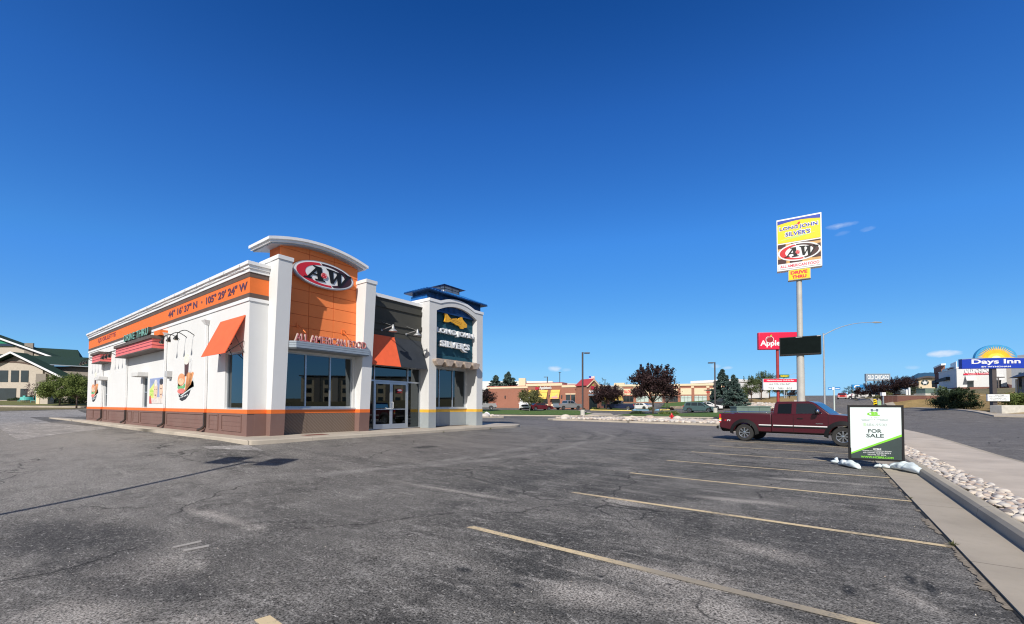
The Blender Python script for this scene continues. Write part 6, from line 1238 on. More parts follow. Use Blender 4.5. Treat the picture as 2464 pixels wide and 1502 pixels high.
# retaining walls
def wallthing(name, pts, h, mt, label, base=0): 
    m = MB(); a = V3(pts[0]); t = None
    for p, q in zip(pts[:-1], pts[1:]):
        d = Vector((q[0]-p[0], q[1]-p[1], 0)).normalized(); nrm = Vector((-d.y, d.x, 0))*.2; z0, z1 = gz(*p), gz(*q)
        m.hexa([V3(p, z0-1), V3(q, z1-1), V3(q, z1-1)+nrm, V3(p, z0-1)+nrm], [V3(p, z0+h), V3(q, z1+h), V3(q, z1+h)+nrm, V3(p, z0+h)+nrm])
    return tag(m.build(name, mt), label, 'wall')
wallthing('stone_retaining_wall', [gp(1612,92),gp(1650,90),gp(1700,88),gp(1725,87)], .55, plain('stone_wall', (.28,.23,.18), .9, var=.35, sc=4), 'low stone retaining wall below the strip mall lawn')
sheet('lawn', [gp(1590,95),gp(1612,93),gp(1725,88.5),gp(1725,108),gp(1600,112)], .10, M_['lawn'], kind='stuff')
m = MB(); pts = [gp(2120,77),gp(2160,74),gp(2230,70.5),gp(2320,67.5),gp(2450,65.5),gp(2560,65)]; tops = [zz(px, py, D) for px, py, D in ((2120,952.5,77),(2160,952.5,74),(2230,952.8,70.5),(2320,952.8,67.5),(2450,953,65.5),(2560,953,65))]
for i in range(len(pts)-1):
    p, q = pts[i], pts[i+1]; d = Vector((q[0]-p[0], q[1]-p[1], 0)).normalized(); nrm = Vector((-d.y, d.x, 0))*.3; m.hexa([V3(p, gz(*p)-1), V3(q, gz(*q)-1), V3(q, gz(*q)-1)+nrm, V3(p, gz(*p)-1)+nrm], [V3(p, tops[i]), V3(q, tops[i+1]), V3(q, tops[i+1])+nrm, V3(p, tops[i])+nrm])
rw = tag(m.build('brick_retaining_wall', M_['brickred']), 'long muted red brick retaining wall above the golden slope', 'wall')
m = MB()
for i in range(len(pts)-1):
    p, q = pts[i], pts[i+1]; d = Vector((q[0]-p[0], q[1]-p[1], 0)).normalized(); nrm = Vector((-d.y, d.x, 0))
    m.hexa([V3(p, tops[i])-nrm*.05, V3(q, tops[i+1])-nrm*.05, V3(q, tops[i+1])+nrm*2.6, V3(p, tops[i])+nrm*2.6], [V3(p, tops[i]+.08)-nrm*.05, V3(q, tops[i+1]+.08)-nrm*.05, V3(q, tops[i+1]+.08)+nrm*2.6, V3(p, tops[i]+.08)+nrm*2.6])
tag(m.build('terrace_path', M_['apron']), kind='structure')
# white and brick grill building at right
A, B_ = gp(2304, 90), gp(2424, 86); f9, L9 = wallrun(A, B_); U9 = lambda px: uof(px, f9, L9, 0, 0); zb9, zt9 = zz(2304, 941.5, 90), zz(2304, 887.5, 90)
t = thing('grill_restaurant', 'white and dark brick restaurant with big white lettering behind the blue sign', 'building', (A[0], A[1], zb9))
slab(f9, 0, L9, zb9-1.5, zb9+.78, 'brickred', 'base_course', t, -14, .02); slab(f9, 0, L9, zb9+.78, zt9, 'white', 'wall', t, -14, 0); slab(f9, -.1, L9+.1, zt9, zt9+.12, 'trimwhite', 'coping', t, -14, .08)
for a, b, k_ in ((2327.5,2346,0),(2391,2412,1)):
    u0, u1 = U9(a), U9(b); slab(f9, u0+.1, u1-.1, zb9+.8, zb9+2.0, 'glassdark', 'window', t, 0, .04); m = MB(); m.hexa([f9.p(u0-.2,zb9+2.1,1.0),f9.p(u1+.2,zb9+2.1,1.0),f9.p(u1+.2,zb9+2.1,.95),f9.p(u0-.2,zb9+2.1,.95)], [f9.p(u0-.2,zb9+3.25,.1),f9.p(u1+.2,zb9+3.25,.1),f9.p(u1+.2,zb9+3.25,.05),f9.p(u0-.2,zb9+3.25,.05)]); m.build('awning', M_['offwhite'], t)
m = MB(); f9.text(m, "OLD CHICAGO", U9(2323), U9(2400), zt9-1.02, zt9-.08, .02, .14, .03); m.build('sign_letters', M_['signwhite'], t)
slab(f9, U9(2320.5), U9(2397), zt9-1.42, zt9-1.1, 'redb', 'red_sign_bar', t, .03, .12); m = MB(); f9.text(m, "PIZZA & TAPROOM", U9(2332), U9(2390), zt9-1.35, zt9-1.17, .12, .14, .01); m.build('sign_letters', M_['signwhite'], t)
for px in (2323, 2349, 2387, 2412): slab(f9, U9(px)-.08, U9(px)+.08, zb9+3.2, zb9+3.5, 'bronze', 'wall_lamp', t, 0, .3) if False else None
p1 = gp(2251, 112); fA, LA = wallrun(p1, A); UA = lambda px: uof(px, fA, LA, 0, 0)
slab(fA, 0, UA(2290), zb9-1.5, zt9+.6, 'brickdk', 'side_wall', t, -.6, 0); slab(fA, UA(2290), LA-.05, zb9-1.5, zt9, 'taupe', 'side_wall', t, -.6, 0); slab(fA, -.2, UA(2268), zt9+.6, zt9+2.0, 'brickred', 'corner_tower', t, -.6, .1); slab(fA, -.3, UA(2270), zt9+2.0, zt9+2.4, 'trimwhite', 'coping', t, -.6, .2); slab(fA, UA(2282), UA(2296), zt9+.0, zt9+1.8, 'trimwhite', 'roof_block', t, -.6, -.5)
slab(fA, UA(2270), UA(2289), zt9+.6, zt9+.8, 'trimwhite', 'coping', t, -3, .1); slab(fA, UA(2272), UA(2284), zb9+3.6, zb9+5.6, 'silverpaint', 'wall_sign', t, 0, .15)
for a, b in ((2256,2266),(2268,2280),(2281,2293)): slab(fA, UA(a), UA(b), zb9+2.6, zb9+3.3, 'awn_dark', 'awning', t, 0, 1.0); slab(fA, UA(a)+.6, UA(b)-.6, zb9, zb9+2.4, 'glassdark', 'window', t, 0, .05)
q0 = gp(2424, 86); f10, L10 = wallrun(q0, gp(2445, 92)); slab(f10, 0, L10, zb9-1.5, zt9+.2, 'beige', 'shaded_wing', t, -4, 0); slab(f10, 0.5, L10-.5, zb9-.2, zb9+1.3, 'brickdk', 'wing_base', t, 0, .04)
# neighbouring cream building and grey hotel at the frame edge
A, B_ = gp(2440, 80), gp(2540, 74); f11, L11 = wallrun(A, B_); t = thing('cream_building', 'tall cream building cut by the right picture edge behind the blue sign', 'building', (A[0], A[1], 4)); slab(f11, 0, L11, 3, 11.2, 'cream', 'wall', t, -12, 0); slab(f11, 0, 3.2, 3, 11.3, 'white', 'pier', t, -1, .3); slab(f11, 0, L11, 8.2, 11.25, 'beige', 'upper_panel', t, 0, .2)
A, B_ = gp(2448, 62), gp(2560, 50); f12, L12 = wallrun(A, B_); zt12 = zz(2448, 910, 62); t = thing('grey_hotel', 'low dark grey hotel wing with cream corner at the right picture edge', 'building', (A[0], A[1], 3)); slab(f12, .4, L12, 2, zt12, 'taupe', 'wall', t, -8, 0); slab(f12, -.2, .4, 2, zt12-.2, 'cream', 'corner_post', t, -3, .1)
m = MB(); m.hexa([f12.p(-.6,zt12,.7),f12.p(L12,zt12,.7),f12.p(L12,zt12,-8),f12.p(-.6,zt12,-8)], [f12.p(1.5,zt12+.9,-1.2),f12.p(L12,zt12+2.2,-1.2),f12.p(L12,zt12+2.2,-6),f12.p(1.5,zt12+.9,-6)]); m.build('roof', M_['bronze'], t); slab(f12, 1.0, 2.0, 4.2, 6.6, 'glassdark', 'window', t, 0, .04)
# blue hotel pole sign
D = 45; x, y = gp(2391, D); z0 = gz(x, y); s1 = D/1021; t = thing('hotel_pole_sign', 'blue hotel sign with a yellow sunburst on a dark pole, right picture edge', 'sign', (x, y, z0)); fh = F((x, y, 0), (rt.x*.97+.12, rt.y*.97-.16, 0))
zP = lambda py: zz(2391, py, D)
m = MB(); fh.box(m, -4.4*s1, 4.4*s1, z0-.2, zP(885), -.2, .2); m.build('pole', M_['bronze'], t)
m = MB(); n_ = 30; uu = [(-67+136*i/n_)*s1 for i in range(n_+1)]; bo = lambda u: 1.0-.10*((u/s1-3)/80)**2
fh.strip(m, [(u, zP(887.5)) for u in uu], [(u, zP(887.5)+(zP(863)-zP(887.5))*(.86+.14*math.cos((u/s1-3)/80*1.3))) for u in uu], -.12, .35); pn = m.build('sign_board', M_['signblue'], t)
m = MB(); fh.strip(m, [(u, zP(887.5)+(zP(863)-zP(887.5))*(.86+.14*math.cos((u/s1-3)/80*1.3))) for u in uu], [(u, .05+zP(887.5)+(zP(863)-zP(887.5))*(.86+.14*math.cos((u/s1-3)/80*1.3))) for u in uu], -.13, .36); m.build('board_edge', M_['silverpaint'], pn)
m = MB(); fh.text(m, "Days Inn", -48*s1, 49*s1, zP(879.5), zP(865.5), .35, .38, .025); fh.text(m, "BY WYNDHAM", -28*s1, 30*s1, zP(885), zP(881.8), .35, .37, .02); m.build('lettering', M_['signwhite'], pn)
m = MB(); cy = zP(863.5); fh.poly(m, [(3*s1, cy-.1)]+[(3*s1+42*s1*math.cos(R(a)), cy+33*s1*math.sin(R(a))) for a in range(0, 181, 6)], -.05, .28); sb_ = m.build('sun_disc', plain('sky_blue_sign', (.06,.32,.62), .4), t)
m = MB()
for i in range(23):
    a = R(4+172*i/22); d = R(4.2); c_ = (3*s1, cy); r0_, r1_ = 25, 38; e = lambda r, t_: (c_[0]+r*s1*math.cos(t_)*1.0, c_[1]+r*.70*s1*math.sin(t_)*1.08)
    fh.poly(m, [e(8, a-d*.9), e(r0_, a-d*.95), e(r1_+1, a), e(r0_, a+d*.95), e(8, a+d*.9)], .281, .30)
sr_ = m.build('sun_ray', plain('sun_orange', (.92,.50,.03), .4), sb_); m = MB(); fh.poly(m, [(3*s1+17*s1*math.cos(R(a)), cy+12*s1*math.sin(R(a))) for a in range(0, 181, 9)], .29, .305); m.build('sun_glow', plain('sun_yellow', (.95,.68,.08), .4), sb_); m = MB(); fh.poly(m, [(3*s1+9*s1*math.cos(R(a)), cy+6.5*s1*math.sin(R(a))) for a in range(0, 181, 9)], .30, .312); m.build('sun_core', plain('sun_cream', (.95,.85,.45), .4), sb_)
m = MB(); fh.box(m, -17.5*s1, 26*s1, zP(966), zP(949.5), .2, .36); lb = m.build('letter_board', M_['signwhite'], t); m = MB(); fh.box(m, -18.5*s1, 27*s1, zP(966.8), zP(966), .18, .38); fh.box(m, -18.5*s1, 27*s1, zP(949.5), zP(948.7), .18, .38); m.build('board_edge', M_['black'], lb)
m = MB(); fh.text(m, "WELCOME", -4*s1, 15*s1, zP(953.2), zP(951), .36, .365, .02); fh.text(m, "FREE HOT BREAKFAST", -15*s1, 22*s1, zP(957), zP(954.8), .36, .365, .01); fh.text(m, "KITCHENETTES", -12*s1, 18*s1, zP(960.6), zP(958.4), .36, .365, .01); fh.text(m, "WEEKLY RATES", -12*s1, 20*s1, zP(964.4), zP(962.2), .36, .365, .02); m.build('lettering', M_['darkgrey'], lb)
x2, y2 = gp(2424, 44); m = MB(); f13 = F((x2, y2, 0), (rt.x, rt.y, 0)); f13.box(m, -1.15, 1.35, gz(x2, y2)-.1, gz(x2, y2)+.78, -.6, .5); tag(m.build('concrete_block', M_['concbase'], bevel=.03), 'pale concrete box beside the foot of the blue hotel sign', 'concrete block')
# far pylon billboard, blue sign, banners
def board(name, label, px0, px1, py0, py1, D, mt, words, legs=True, edge=None, lm='signwhite', tilt=-2):
    x, y = gp((px0+px1)/2, D); z0 = gz(x, y); fr = F((x, y, 0), (rt.x+.02, rt.y-.08, 0)); s_ = D/1021; hw_ = (px1-px0)/2*s_; za, zb_ = zz(px0, py1, D), zz(px0, py0, D); t = thing(name, label, 'sign', (x, y, z0))
    m = MB(); fr.box(m, -hw_, hw_, za, zb_, -.25, .25); p = m.build('panel', mt, t)
    if edge: 
        m = MB(); fr.box(m, -hw_-.02, hw_+.02, zb_-.25, zb_+.02, .25, .3); fr.box(m, -hw_-.02, hw_+.02, za-.02, za+.25, .25, .3); fr.box(m, -hw_-.02, -hw_+.25, za+.25, zb_-.25, .25, .3); fr.box(m, hw_-.25, hw_+.02, za+.25, zb_-.25, .25, .3); m.build('border', edge, p)
    for w_, a, b, c, d in words: m = MB(); fr.text(m, w_, -hw_+2*hw_*a, -hw_+2*hw_*b, za+(zb_-za)*c, za+(zb_-za)*d, .25, .29, .03); m.build('lettering', M_[lm], p)
    if legs:
        for q in ((-.94, .94) if legs == 2 else (0,)): pw_ = min(.12, hw_*.2); m = MB(); fr.box(m, hw_*q-pw_, hw_*q+pw_, z0-.3, za, -.12, .12); m.build('post', M_['silverpaint'], t)
    return t
board('billboard_sign', 'grey outlined restaurant name sign standing over the purple trees', 2085, 2140, 900, 917.5, 120, plain('grey_blue_panel', (.22,.3,.4), .6), [("OLD CHICAGO", .07, .95, .22, .84)], 2, M_['silverpaint'])
board('blue_sign', 'blue shop sign with white letter C left of the purple trees', 2052, 2092, 926, 937, 135, plain('azure_sign', (.03,.25,.6), .5), [("C", .08, .40, .1, .9)], 2)
board('green_yellow_sign', 'green and yellow sandwich shop sign between the red and grey poles', 1877, 1898.5, 902, 909.5, 100, plain('deep_green_sign', (.01,.14,.09), .5), [("SUBWAY", .06, .92, .2, .8)], 1, None, 'signyellow')
board('notice_sign', 'small white square sign on a post left of the brick wall', 2120, 2128, 949.5-1, 957, 74, M_['signwhite'], [], 1) if False else board('notice_sign', 'small white square sign on a post by the left end of the brick wall', 2121, 2129.5, 945, 953, 76, M_['signwhite'], [], 1)
# chevron marker, green marker, transformer, bollards
x, y = gp(2106, 76); z = gz(x, y); m = MB(); f14 = F((x, y, 0), (rt.x, rt.y, 0)); f14.box(m, -.3, .3, z, z+1.25, -.04, .04); t = tag(m.build('chevron_marker', M_['signyellow']), 'small yellow and black striped marker at the road edge', 'marker'); m = MB()
for i in range(3): f14.poly(m, [(-.3,z+.1+.4*i),(.3,z+.3+.4*i),(.3,z+.45+.4*i),(-.3,z+.25+.4*i)], .042, .05)
q = m.build('stripe', M_['black']); q.parent = t
x, y = gp(2116, 75); z = gz(x, y); m = MB(); m.box(x-.25, x+.25, y-.2, y+.2, z, z+.95); m.box(x-.27, x+.27, y-.22, y+.22, z+.95, z+1.0); tag(m.build('utility_marker', plain('pale_green_box', (.3,.45,.27), .6), bevel=.03), 'pale green utility box just right of the striped marker', 'utility box')
x, y = gp(2240.5, 80); zt_, zb_ = zz(2240, 934, 80), zz(2240, 951, 80); t = thing('transformer', 'grey-green transformer box on a white pad above the brick wall', 'transformer', (x, y, zb_)); f15 = F((x, y, 0), (rt.x, rt.y, 0)); slab(f15, -1.6, 1.6, zb_+.25, zt_-.2, 'util', 'cabinet', t, -1.2, .6); slab(f15, -1.9, 1.9, zb_-1.0, zb_+.25, 'concbase', 'pad', t, -1.4, .9); slab(f15, -1.65, 1.65, zt_-.2, zt_-.1, 'util', 'lid', t, -1.25, .65)
for px, h_, l in ((2182.5, 1.0, 'short white post, left one of two above the brick wall'), (2189, 1.35, 'taller white post, right one of two above the brick wall')):
    x, y = gp(px, 80); zb_ = zz(px, 951, 80); m = MB(); m.lathe([(.16,-.6),(.16,h_),(0,h_+.05)], (x,y,zb_), (0,0,1), 12); tag(m.build('bollard', M_['signwhite']), l, 'bollard', 'white posts above the brick wall')
x, y = gp(2273, 72); zb_ = zz(2273, 953, 72); m = MB(); f16 = F((x, y, 0), (rt.x, rt.y, 0)); f16.box(m, -1.0, -.2, zb_-1, zb_+1.1, -.5, .4); f16.box(m, .2, 1.1, zb_-1, zb_+1.1, -.5, .4); tag(m.build('utility_box', M_['util'], bevel=.03), 'pair of joined pale grey utility boxes above the left of the dark shrub', 'utility box')
# star building behind the transformer
A, B_ = gp(2195, 128), gp(2262, 124); f17, L17 = wallrun(A, B_); U17 = lambda px: uof(px, f17, L17, 0, 0); zt_ = zz(2230, 911.5, 126); t = thing('star_building', 'cream building with a dark star emblem and curved roof beyond the transformer', 'building', (A[0], A[1], 5)); slab(f17, U17(2212), U17(2262), 4, zt_, 'cream', 'wall', t, -12, 0); slab(f17, U17(2196), U17(2212), 4, zt_-1.3, 'taupe', 'side_wing', t, -12, 0)
m = MB(); us = [U17(2204)+(U17(2264)-U17(2204))*i/14 for i in range(15)]; f17.strip(m, [(u, zt_-.5+.75*math.sin(math.pi*i/14)*.9) for i, u in enumerate(us)], [(u, zt_-.2+.75*math.sin(math.pi*i/14)*.9+.2) for i, u in enumerate(us)], -12, .8); m.build('curved_roof', M_['bronze'], t)
m = MB(); c_ = (U17(2227), zt_-1.2); f17.poly(m, ell(c_[0], c_[1], .85, .8), .02, .06); q = m.build('emblem_disc', M_['darkgrey'], t); m = MB(); f17.poly(m, [(c_[0]+(.75 if i % 2 == 0 else .3)*math.cos(R(90+36*i)), c_[1]+(.75 if i % 2 == 0 else .3)*math.sin(R(90+36*i))) for i in range(10)], .06, .1); m.build('star', M_['signwhite'], q)
slab(f17, U17(2244), U17(2262), zt_-2.6, zt_-.9, 'glassdark', 'window', t, 0, .1); slab(f17, U17(2229), U17(2262), zt_-6, zt_-3.6, 'silverpaint', 'glass_front', t, 0, .3)
# hotel with green roofs at far left
def Z(py, D, px=60): return zz(px, py, D)
D = 76; A, B_ = gp(-120, 80), gp(262, 70); t = thing('green_roof_hotel', 'beige and taupe hotel with dark green shingle roofs at the left edge', 'building', (gp(36, 70)[0], gp(36, 70)[1], 2.2))
n = N('green_shingles'); k_ = n.mix(n.ramp(n.noise(6, 5, .7), .35, .65), (.020,.042,.030), (.032,.062,.043)); n.col(k_); n.set(rough=.9, spec=.15); n.bump(n.noise(12, 4), .4, .03); M_['shingle'] = n.m
a, b = gp(-150, 70), gp(168, 70); fq, Lq = wallrun(a, b); Uq = lambda px: uof(px, fq, Lq, 0, 0); Dq = 70; zg = 1.9
zr = lambda py: zz(60, py, Dq)
# front gable block: apex px 36, eave ends at px ~163 / -91
slab(fq, Uq(-90), Uq(100), zg-.5, zr(893), 'beige', 'wall', t, -1.5, 0); m = MB(); fq.poly(m, [(Uq(-91), zr(912)), (Uq(163), zr(912)), (Uq(163), zg-.5), (Uq(-91), zg-.5)][::-1], -1.6, -.3); m.build('side_wall', M_['beige'], t)
m = MB(); fq.poly(m, [(Uq(-88), zr(909)), (Uq(160), zr(909)), (Uq(36), zr(853))], -1.6, -.25); m.build('gable', M_['taupe'], t)
m = MB(); fq.strip(m, [(Uq(-62+162*i/16), zr(893)) for i in range(17)], [(Uq(-62+162*i/16), zr(892)+(zr(873)-zr(892))*math.sin(math.pi*min(1, max(0, i/16)))**.6) for i in range(17)], -.24, .0); m.build('arched_wall', M_['beige'], t)
m = MB(); xs = [Uq(-62+162*i/16) for i in range(17)]; tp0 = [zr(892)+(zr(873)-zr(892))*math.sin(math.pi*i/16)**.6 for i in range(17)]; fq.strip(m, list(zip(xs, tp0)), [(x_, z_+.22) for x_, z_ in zip(xs, tp0)], -.2, .06); m.build('arch_trim', M_['brownband'], t)
for sgn, (pa, pb) in ((1, (36, 165)), (-1, (-93, 36))):
    ua, ub = Uq(pa), Uq(pb); za_, zb2 = (zr(849), zr(911)) if sgn > 0 else (zr(911), zr(849))
    m = MB(); m.hexa([fq.p(ua,za_-.12,.9),fq.p(ub,zb2-.12,.9),fq.p(ub,zb2-.12,-1.5),fq.p(ua,za_-.12,-1.5)], [fq.p(ua,za_+.05,.9),fq.p(ub,zb2+.05,.9),fq.p(ub,zb2+.05,-1.5),fq.p(ua,za_+.05,-1.5)]); rr_ = m.build('roof', M_['shingle'], t)
    m = MB(); m.hexa([fq.p(ua,za_-.22,.96),fq.p(ub,zb2-.22,.96),fq.p(ub,zb2-.22,.88),fq.p(ua,za_-.22,.88)], [fq.p(ua,za_+.10,.96),fq.p(ub,zb2+.10,.96),fq.p(ub,zb2+.10,.88),fq.p(ua,za_+.10,.88)]); m.build('rake_board', M_['trimwhite'], rr_)
for a, b in ((-40,-22),(-10,17),(24.5,43),(48.5,66.5)): 
    if a < -10 or True: slab(fq, Uq(a), Uq(b), zr(920), zr(892), 'glassdark', 'window', t, -.1, .06)
slab(fq, Uq(-40), Uq(38), zg-.3, zr(935), 'glassdark', 'lobby_glazing', t, -.1, .07); slab(fq, Uq(48.5), Uq(65), zg+.3, zr(936), 'glassdark', 'window', t, -.1, .06); slab(fq, Uq(86), Uq(110), zg-.5, zr(900), 'taupe', 'taupe_bay', t, -.2, .15)
# rear gable (higher) behind and long green roof wing
DR = 86; a, b = gp(-260, DR), gp(150, DR); fr2, Lr = wallrun(a, b); Ur = lambda px: uof(px, fr2, Lr, 0, 0); zr2 = lambda py: zz(60, py, DR)
m = MB(); fr2.poly(m, [(Ur(-330), 2), (Ur(112), 2), (Ur(112), zr2(861)), (Ur(-110), zr2(784)), (Ur(-330), zr2(861))], -1.2, 0); m.build('rear_gable_wall', M_['beige'], t)
slab(fr2, Ur(56), Ur(77), zr2(880), zr2(826), 'taupe', 'taupe_bay', t, 0, .2)
m = MB(); m.hexa([fr2.p(Ur(-110),zr2(776),1.0),fr2.p(Ur(136),zr2(862),1.0),fr2.p(Ur(136),zr2(862),-1.5),fr2.p(Ur(-110),zr2(776),-1.5)], [fr2.p(Ur(-110),zr2(774),1.0),fr2.p(Ur(136),zr2(860),1.0),fr2.p(Ur(136),zr2(860),-1.5),fr2.p(Ur(-110),zr2(774),-1.5)]); rr_ = m.build('roof', M_['shingle'], t)
m = MB(); m.hexa([fr2.p(Ur(-110),zr2(777.5),1.08),fr2.p(Ur(136),zr2(863.5),1.08),fr2.p(Ur(136),zr2(863.5),.98),fr2.p(Ur(-110),zr2(777.5),.98)], [fr2.p(Ur(-110),zr2(773.5),1.08),fr2.p(Ur(136),zr2(859.5),1.08),fr2.p(Ur(136),zr2(859.5),.98),fr2.p(Ur(-110),zr2(773.5),.98)]); m.build('rake_board', M_['trimwhite'], rr_)
m = MB(); P = lambda px, py, D_: Vector((*gp(px, D_), zz(px, py, D_)))
m.hexa([P(-20,872,73),P(225,884,73),P(225,883,73),P(-20,871,73)], [P(-20,853,84),P(225,862.5,84),P(225,861.5,84.2),P(-20,852,84.2)]); m.build('wing_roof', M_['shingle'], t)
m = MB(); m.hexa([P(83,858,88),P(190,866,88),P(190,866,96),P(83,858,96)], [P(78,836.5,97),P(183,842.5,97),P(183,842.4,97.3),P(78,836.4,97.3)]); m.add([P(190,866,88), P(183,842.5,97), P(196,861,96)], [(0,1,2)]); m.build('upper_roof', M_['shingle'], t)
m = MB(); fw, Lw = wallrun(gp(100, 74), gp(232, 74)); fw.box(m, 0, Lw, 1.5, zz(150, 882, 74), -8, 0); m.build('wing_wall', M_['taupe'], t); m = MB(); m.tube([P(60,875.2,72.9), P(225,884,72.9)], .08, 6); m.build('gutter', M_['silverpaint'], t)
sgm = MB(); FQ = fr2; FQ.poly(sgm, [(Ur(-60),zr2(832)),(Ur(30),zr2(834)),(Ur(33),zr2(828)),(Ur(22),zr2(822)),(Ur(12),zr2(820)),(Ur(0),zr2(819)),(Ur(-60),zr2(818))], .1, .3); q = sgm.build('green_sign', plain('green_sign_plastic', (.02,.25,.14), .5), t); m = MB(); FQ.box(m, Ur(-60), Ur(31), zr2(833.5), zr2(827.5), .3, .34); m.build('sign_band', plain('navy_sign_plastic', (.02,.04,.08), .5), q)
# gate pillar, patio chairs, hedges
x, y = gp(105, 64); t = thing('gate_pillar', 'cream wall pillar with a flat cap in front of the left hotel', 'pillar', (x, y, gz(x, y))); f18 = F((x, y, 0), (rt.x, rt.y, 0)); z = gz(x, y); zt_ = zz(105, 943, 64); slab(f18, -.75, -.25, z, zt_-.12, 'cream', 'pillar_front', t, -.4, .4); slab(f18, -.25, .95, z, zt_-.12, 'beige', 'pillar_side', t, -.5, .35); slab(f18, -.85, 1.0, zt_-.12, zt_+.02, 'concbase', 'cap', t, -.6, .55)
tq = plain('turquoise_plastic', (.12,.5,.45), .5)
for i, (px, a, l) in enumerate(((51, .3, 'turquoise patio chair, leftmost, by the hotel lobby'), (81, -.4, 'turquoise patio chair, rightmost, beside the hedge'))):
    x, y = gp(px, 66); z = gz(x, y)+.02; t = thing('patio_chair', l, 'chair', (x, y, z), a, 'turquoise patio chairs'); m = MB(); m.box(-.3,.3,-.3,.3,.42,.47); m.build('seat', tq, t, local=True); m = MB(); m.box(-.3,.3,.25,.3,.47,1.15); m.build('backrest', tq, t, local=True)
    for q in (-.26,.26):
        for w_ in (-.26,.26): m = MB(); m.tube([(q,w_,0),(q,w_,.42)], .025, 6); m.build('leg', tq, t, local=True)
x, y = gp(64, 66); z = gz(x, y)+.02; t = thing('patio_table', 'turquoise draped patio table between the patio chairs', 'table', (x, y, z)); m = MB(); m.lathe([(.75,.45),(.7,.95),(0,.97)], (0,0,0), (0,0,1), 20); m.build('table_cover', tq, t, local=True); m = MB(); m.tube([(0,0,0),(0,0,.9)], .05); m.build('pedestal', M_['galv'], t, local=True)
# opposite buildings seen only as reflections in the windows
x, y = 69, 69; t = thing('apartment_block', 'three-storey beige panelled block across the road, reflected in the front windows', 'building', (x, y, gz(x, y))); fb = F((57, 81, 0), (.707, -.707, 0)); slab(fb, 0, 33, 1, 9.0, 'cream', 'wall', t, -12, 0)
for k_ in range(7):
    u = .6+4.6*k_; slab(fb, u, u+1.5, 1, 9.25, 'beige' if k_ % 2 else 'taupe', 'pier', t, 0, .3)
    for z in (2.6, 4.9, 7.1): slab(fb, u+2.2, u+3.5, z, z+1.2, 'glassdark', 'window', t, 0, .06)
slab(fb, -.4, 33.4, 9.25, 9.5, 'bronze', 'roof', t, -12, .5); slab(fb, -.1, 33.1, 1, 3.6, 'brickdk', 'ground_floor', t, 0, .12) if False else None
x, y = 60, 33; t = thing('green_roof_shed', 'low dark building beside the beige block, reflected in the front windows', 'building', (x, y, gz(x, y))); m = MB(); m.box(60, 72, 22, 40, 1, 4.8); m.build('wall', M_['taupe'], t); m = MB(); m.hexa([(59.5,21.5,4.8),(72.5,21.5,4.8),(72.5,40.5,4.8),(59.5,40.5,4.8)], [(65,23,7.2),(67,23,7.2),(67,39,7.2),(65,39,7.2)]); m.build('roof', M_['shingle'], t)
# distant blue ridge
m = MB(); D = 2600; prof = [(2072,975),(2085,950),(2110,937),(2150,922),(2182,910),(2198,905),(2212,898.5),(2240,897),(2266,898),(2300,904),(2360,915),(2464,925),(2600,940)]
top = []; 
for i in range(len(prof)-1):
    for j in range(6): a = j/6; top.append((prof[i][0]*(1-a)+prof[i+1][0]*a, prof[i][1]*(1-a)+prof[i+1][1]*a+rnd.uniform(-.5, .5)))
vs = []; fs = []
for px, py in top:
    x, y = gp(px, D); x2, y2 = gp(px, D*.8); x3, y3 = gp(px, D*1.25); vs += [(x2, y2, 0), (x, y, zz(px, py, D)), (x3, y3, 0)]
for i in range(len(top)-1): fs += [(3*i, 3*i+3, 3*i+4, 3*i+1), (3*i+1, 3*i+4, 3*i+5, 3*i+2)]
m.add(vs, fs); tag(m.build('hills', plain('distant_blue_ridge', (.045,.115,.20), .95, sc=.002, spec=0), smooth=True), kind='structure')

# ---------------------------------------------------------------- trees
def quads(c, nrm, size, asp=1.0, r_=None):
    n = len(c); a = r_.normal(size=(n, 3)); u = np.cross(nrm, a); u /= np.linalg.norm(u, axis=1)[:, None]+1e-9; v = np.cross(nrm, u); v /= np.linalg.norm(v, axis=1)[:, None]+1e-9
    s_ = size*r_.uniform(.6, 1.3, (n, 1)); P = np.stack([c-u*s_, c-v*s_*asp*.7, c+u*s_, c+v*s_*asp*.7], 1).reshape(-1, 3); return P
def mesh_np(name, P, mat):
    me = bpy.data.meshes.new(name); n = len(P)//4; me.vertices.add(len(P)); me.vertices.foreach_set('co', P.ravel()); me.loops.add(len(P)); me.loops.foreach_set('vertex_index', np.arange(len(P))); me.polygons.add(n); me.polygons.foreach_set('loop_start', np.arange(0, len(P), 4)); me.polygons.foreach_set('loop_total', np.full(n, 4)); me.update(); me.materials.append(mat); return me
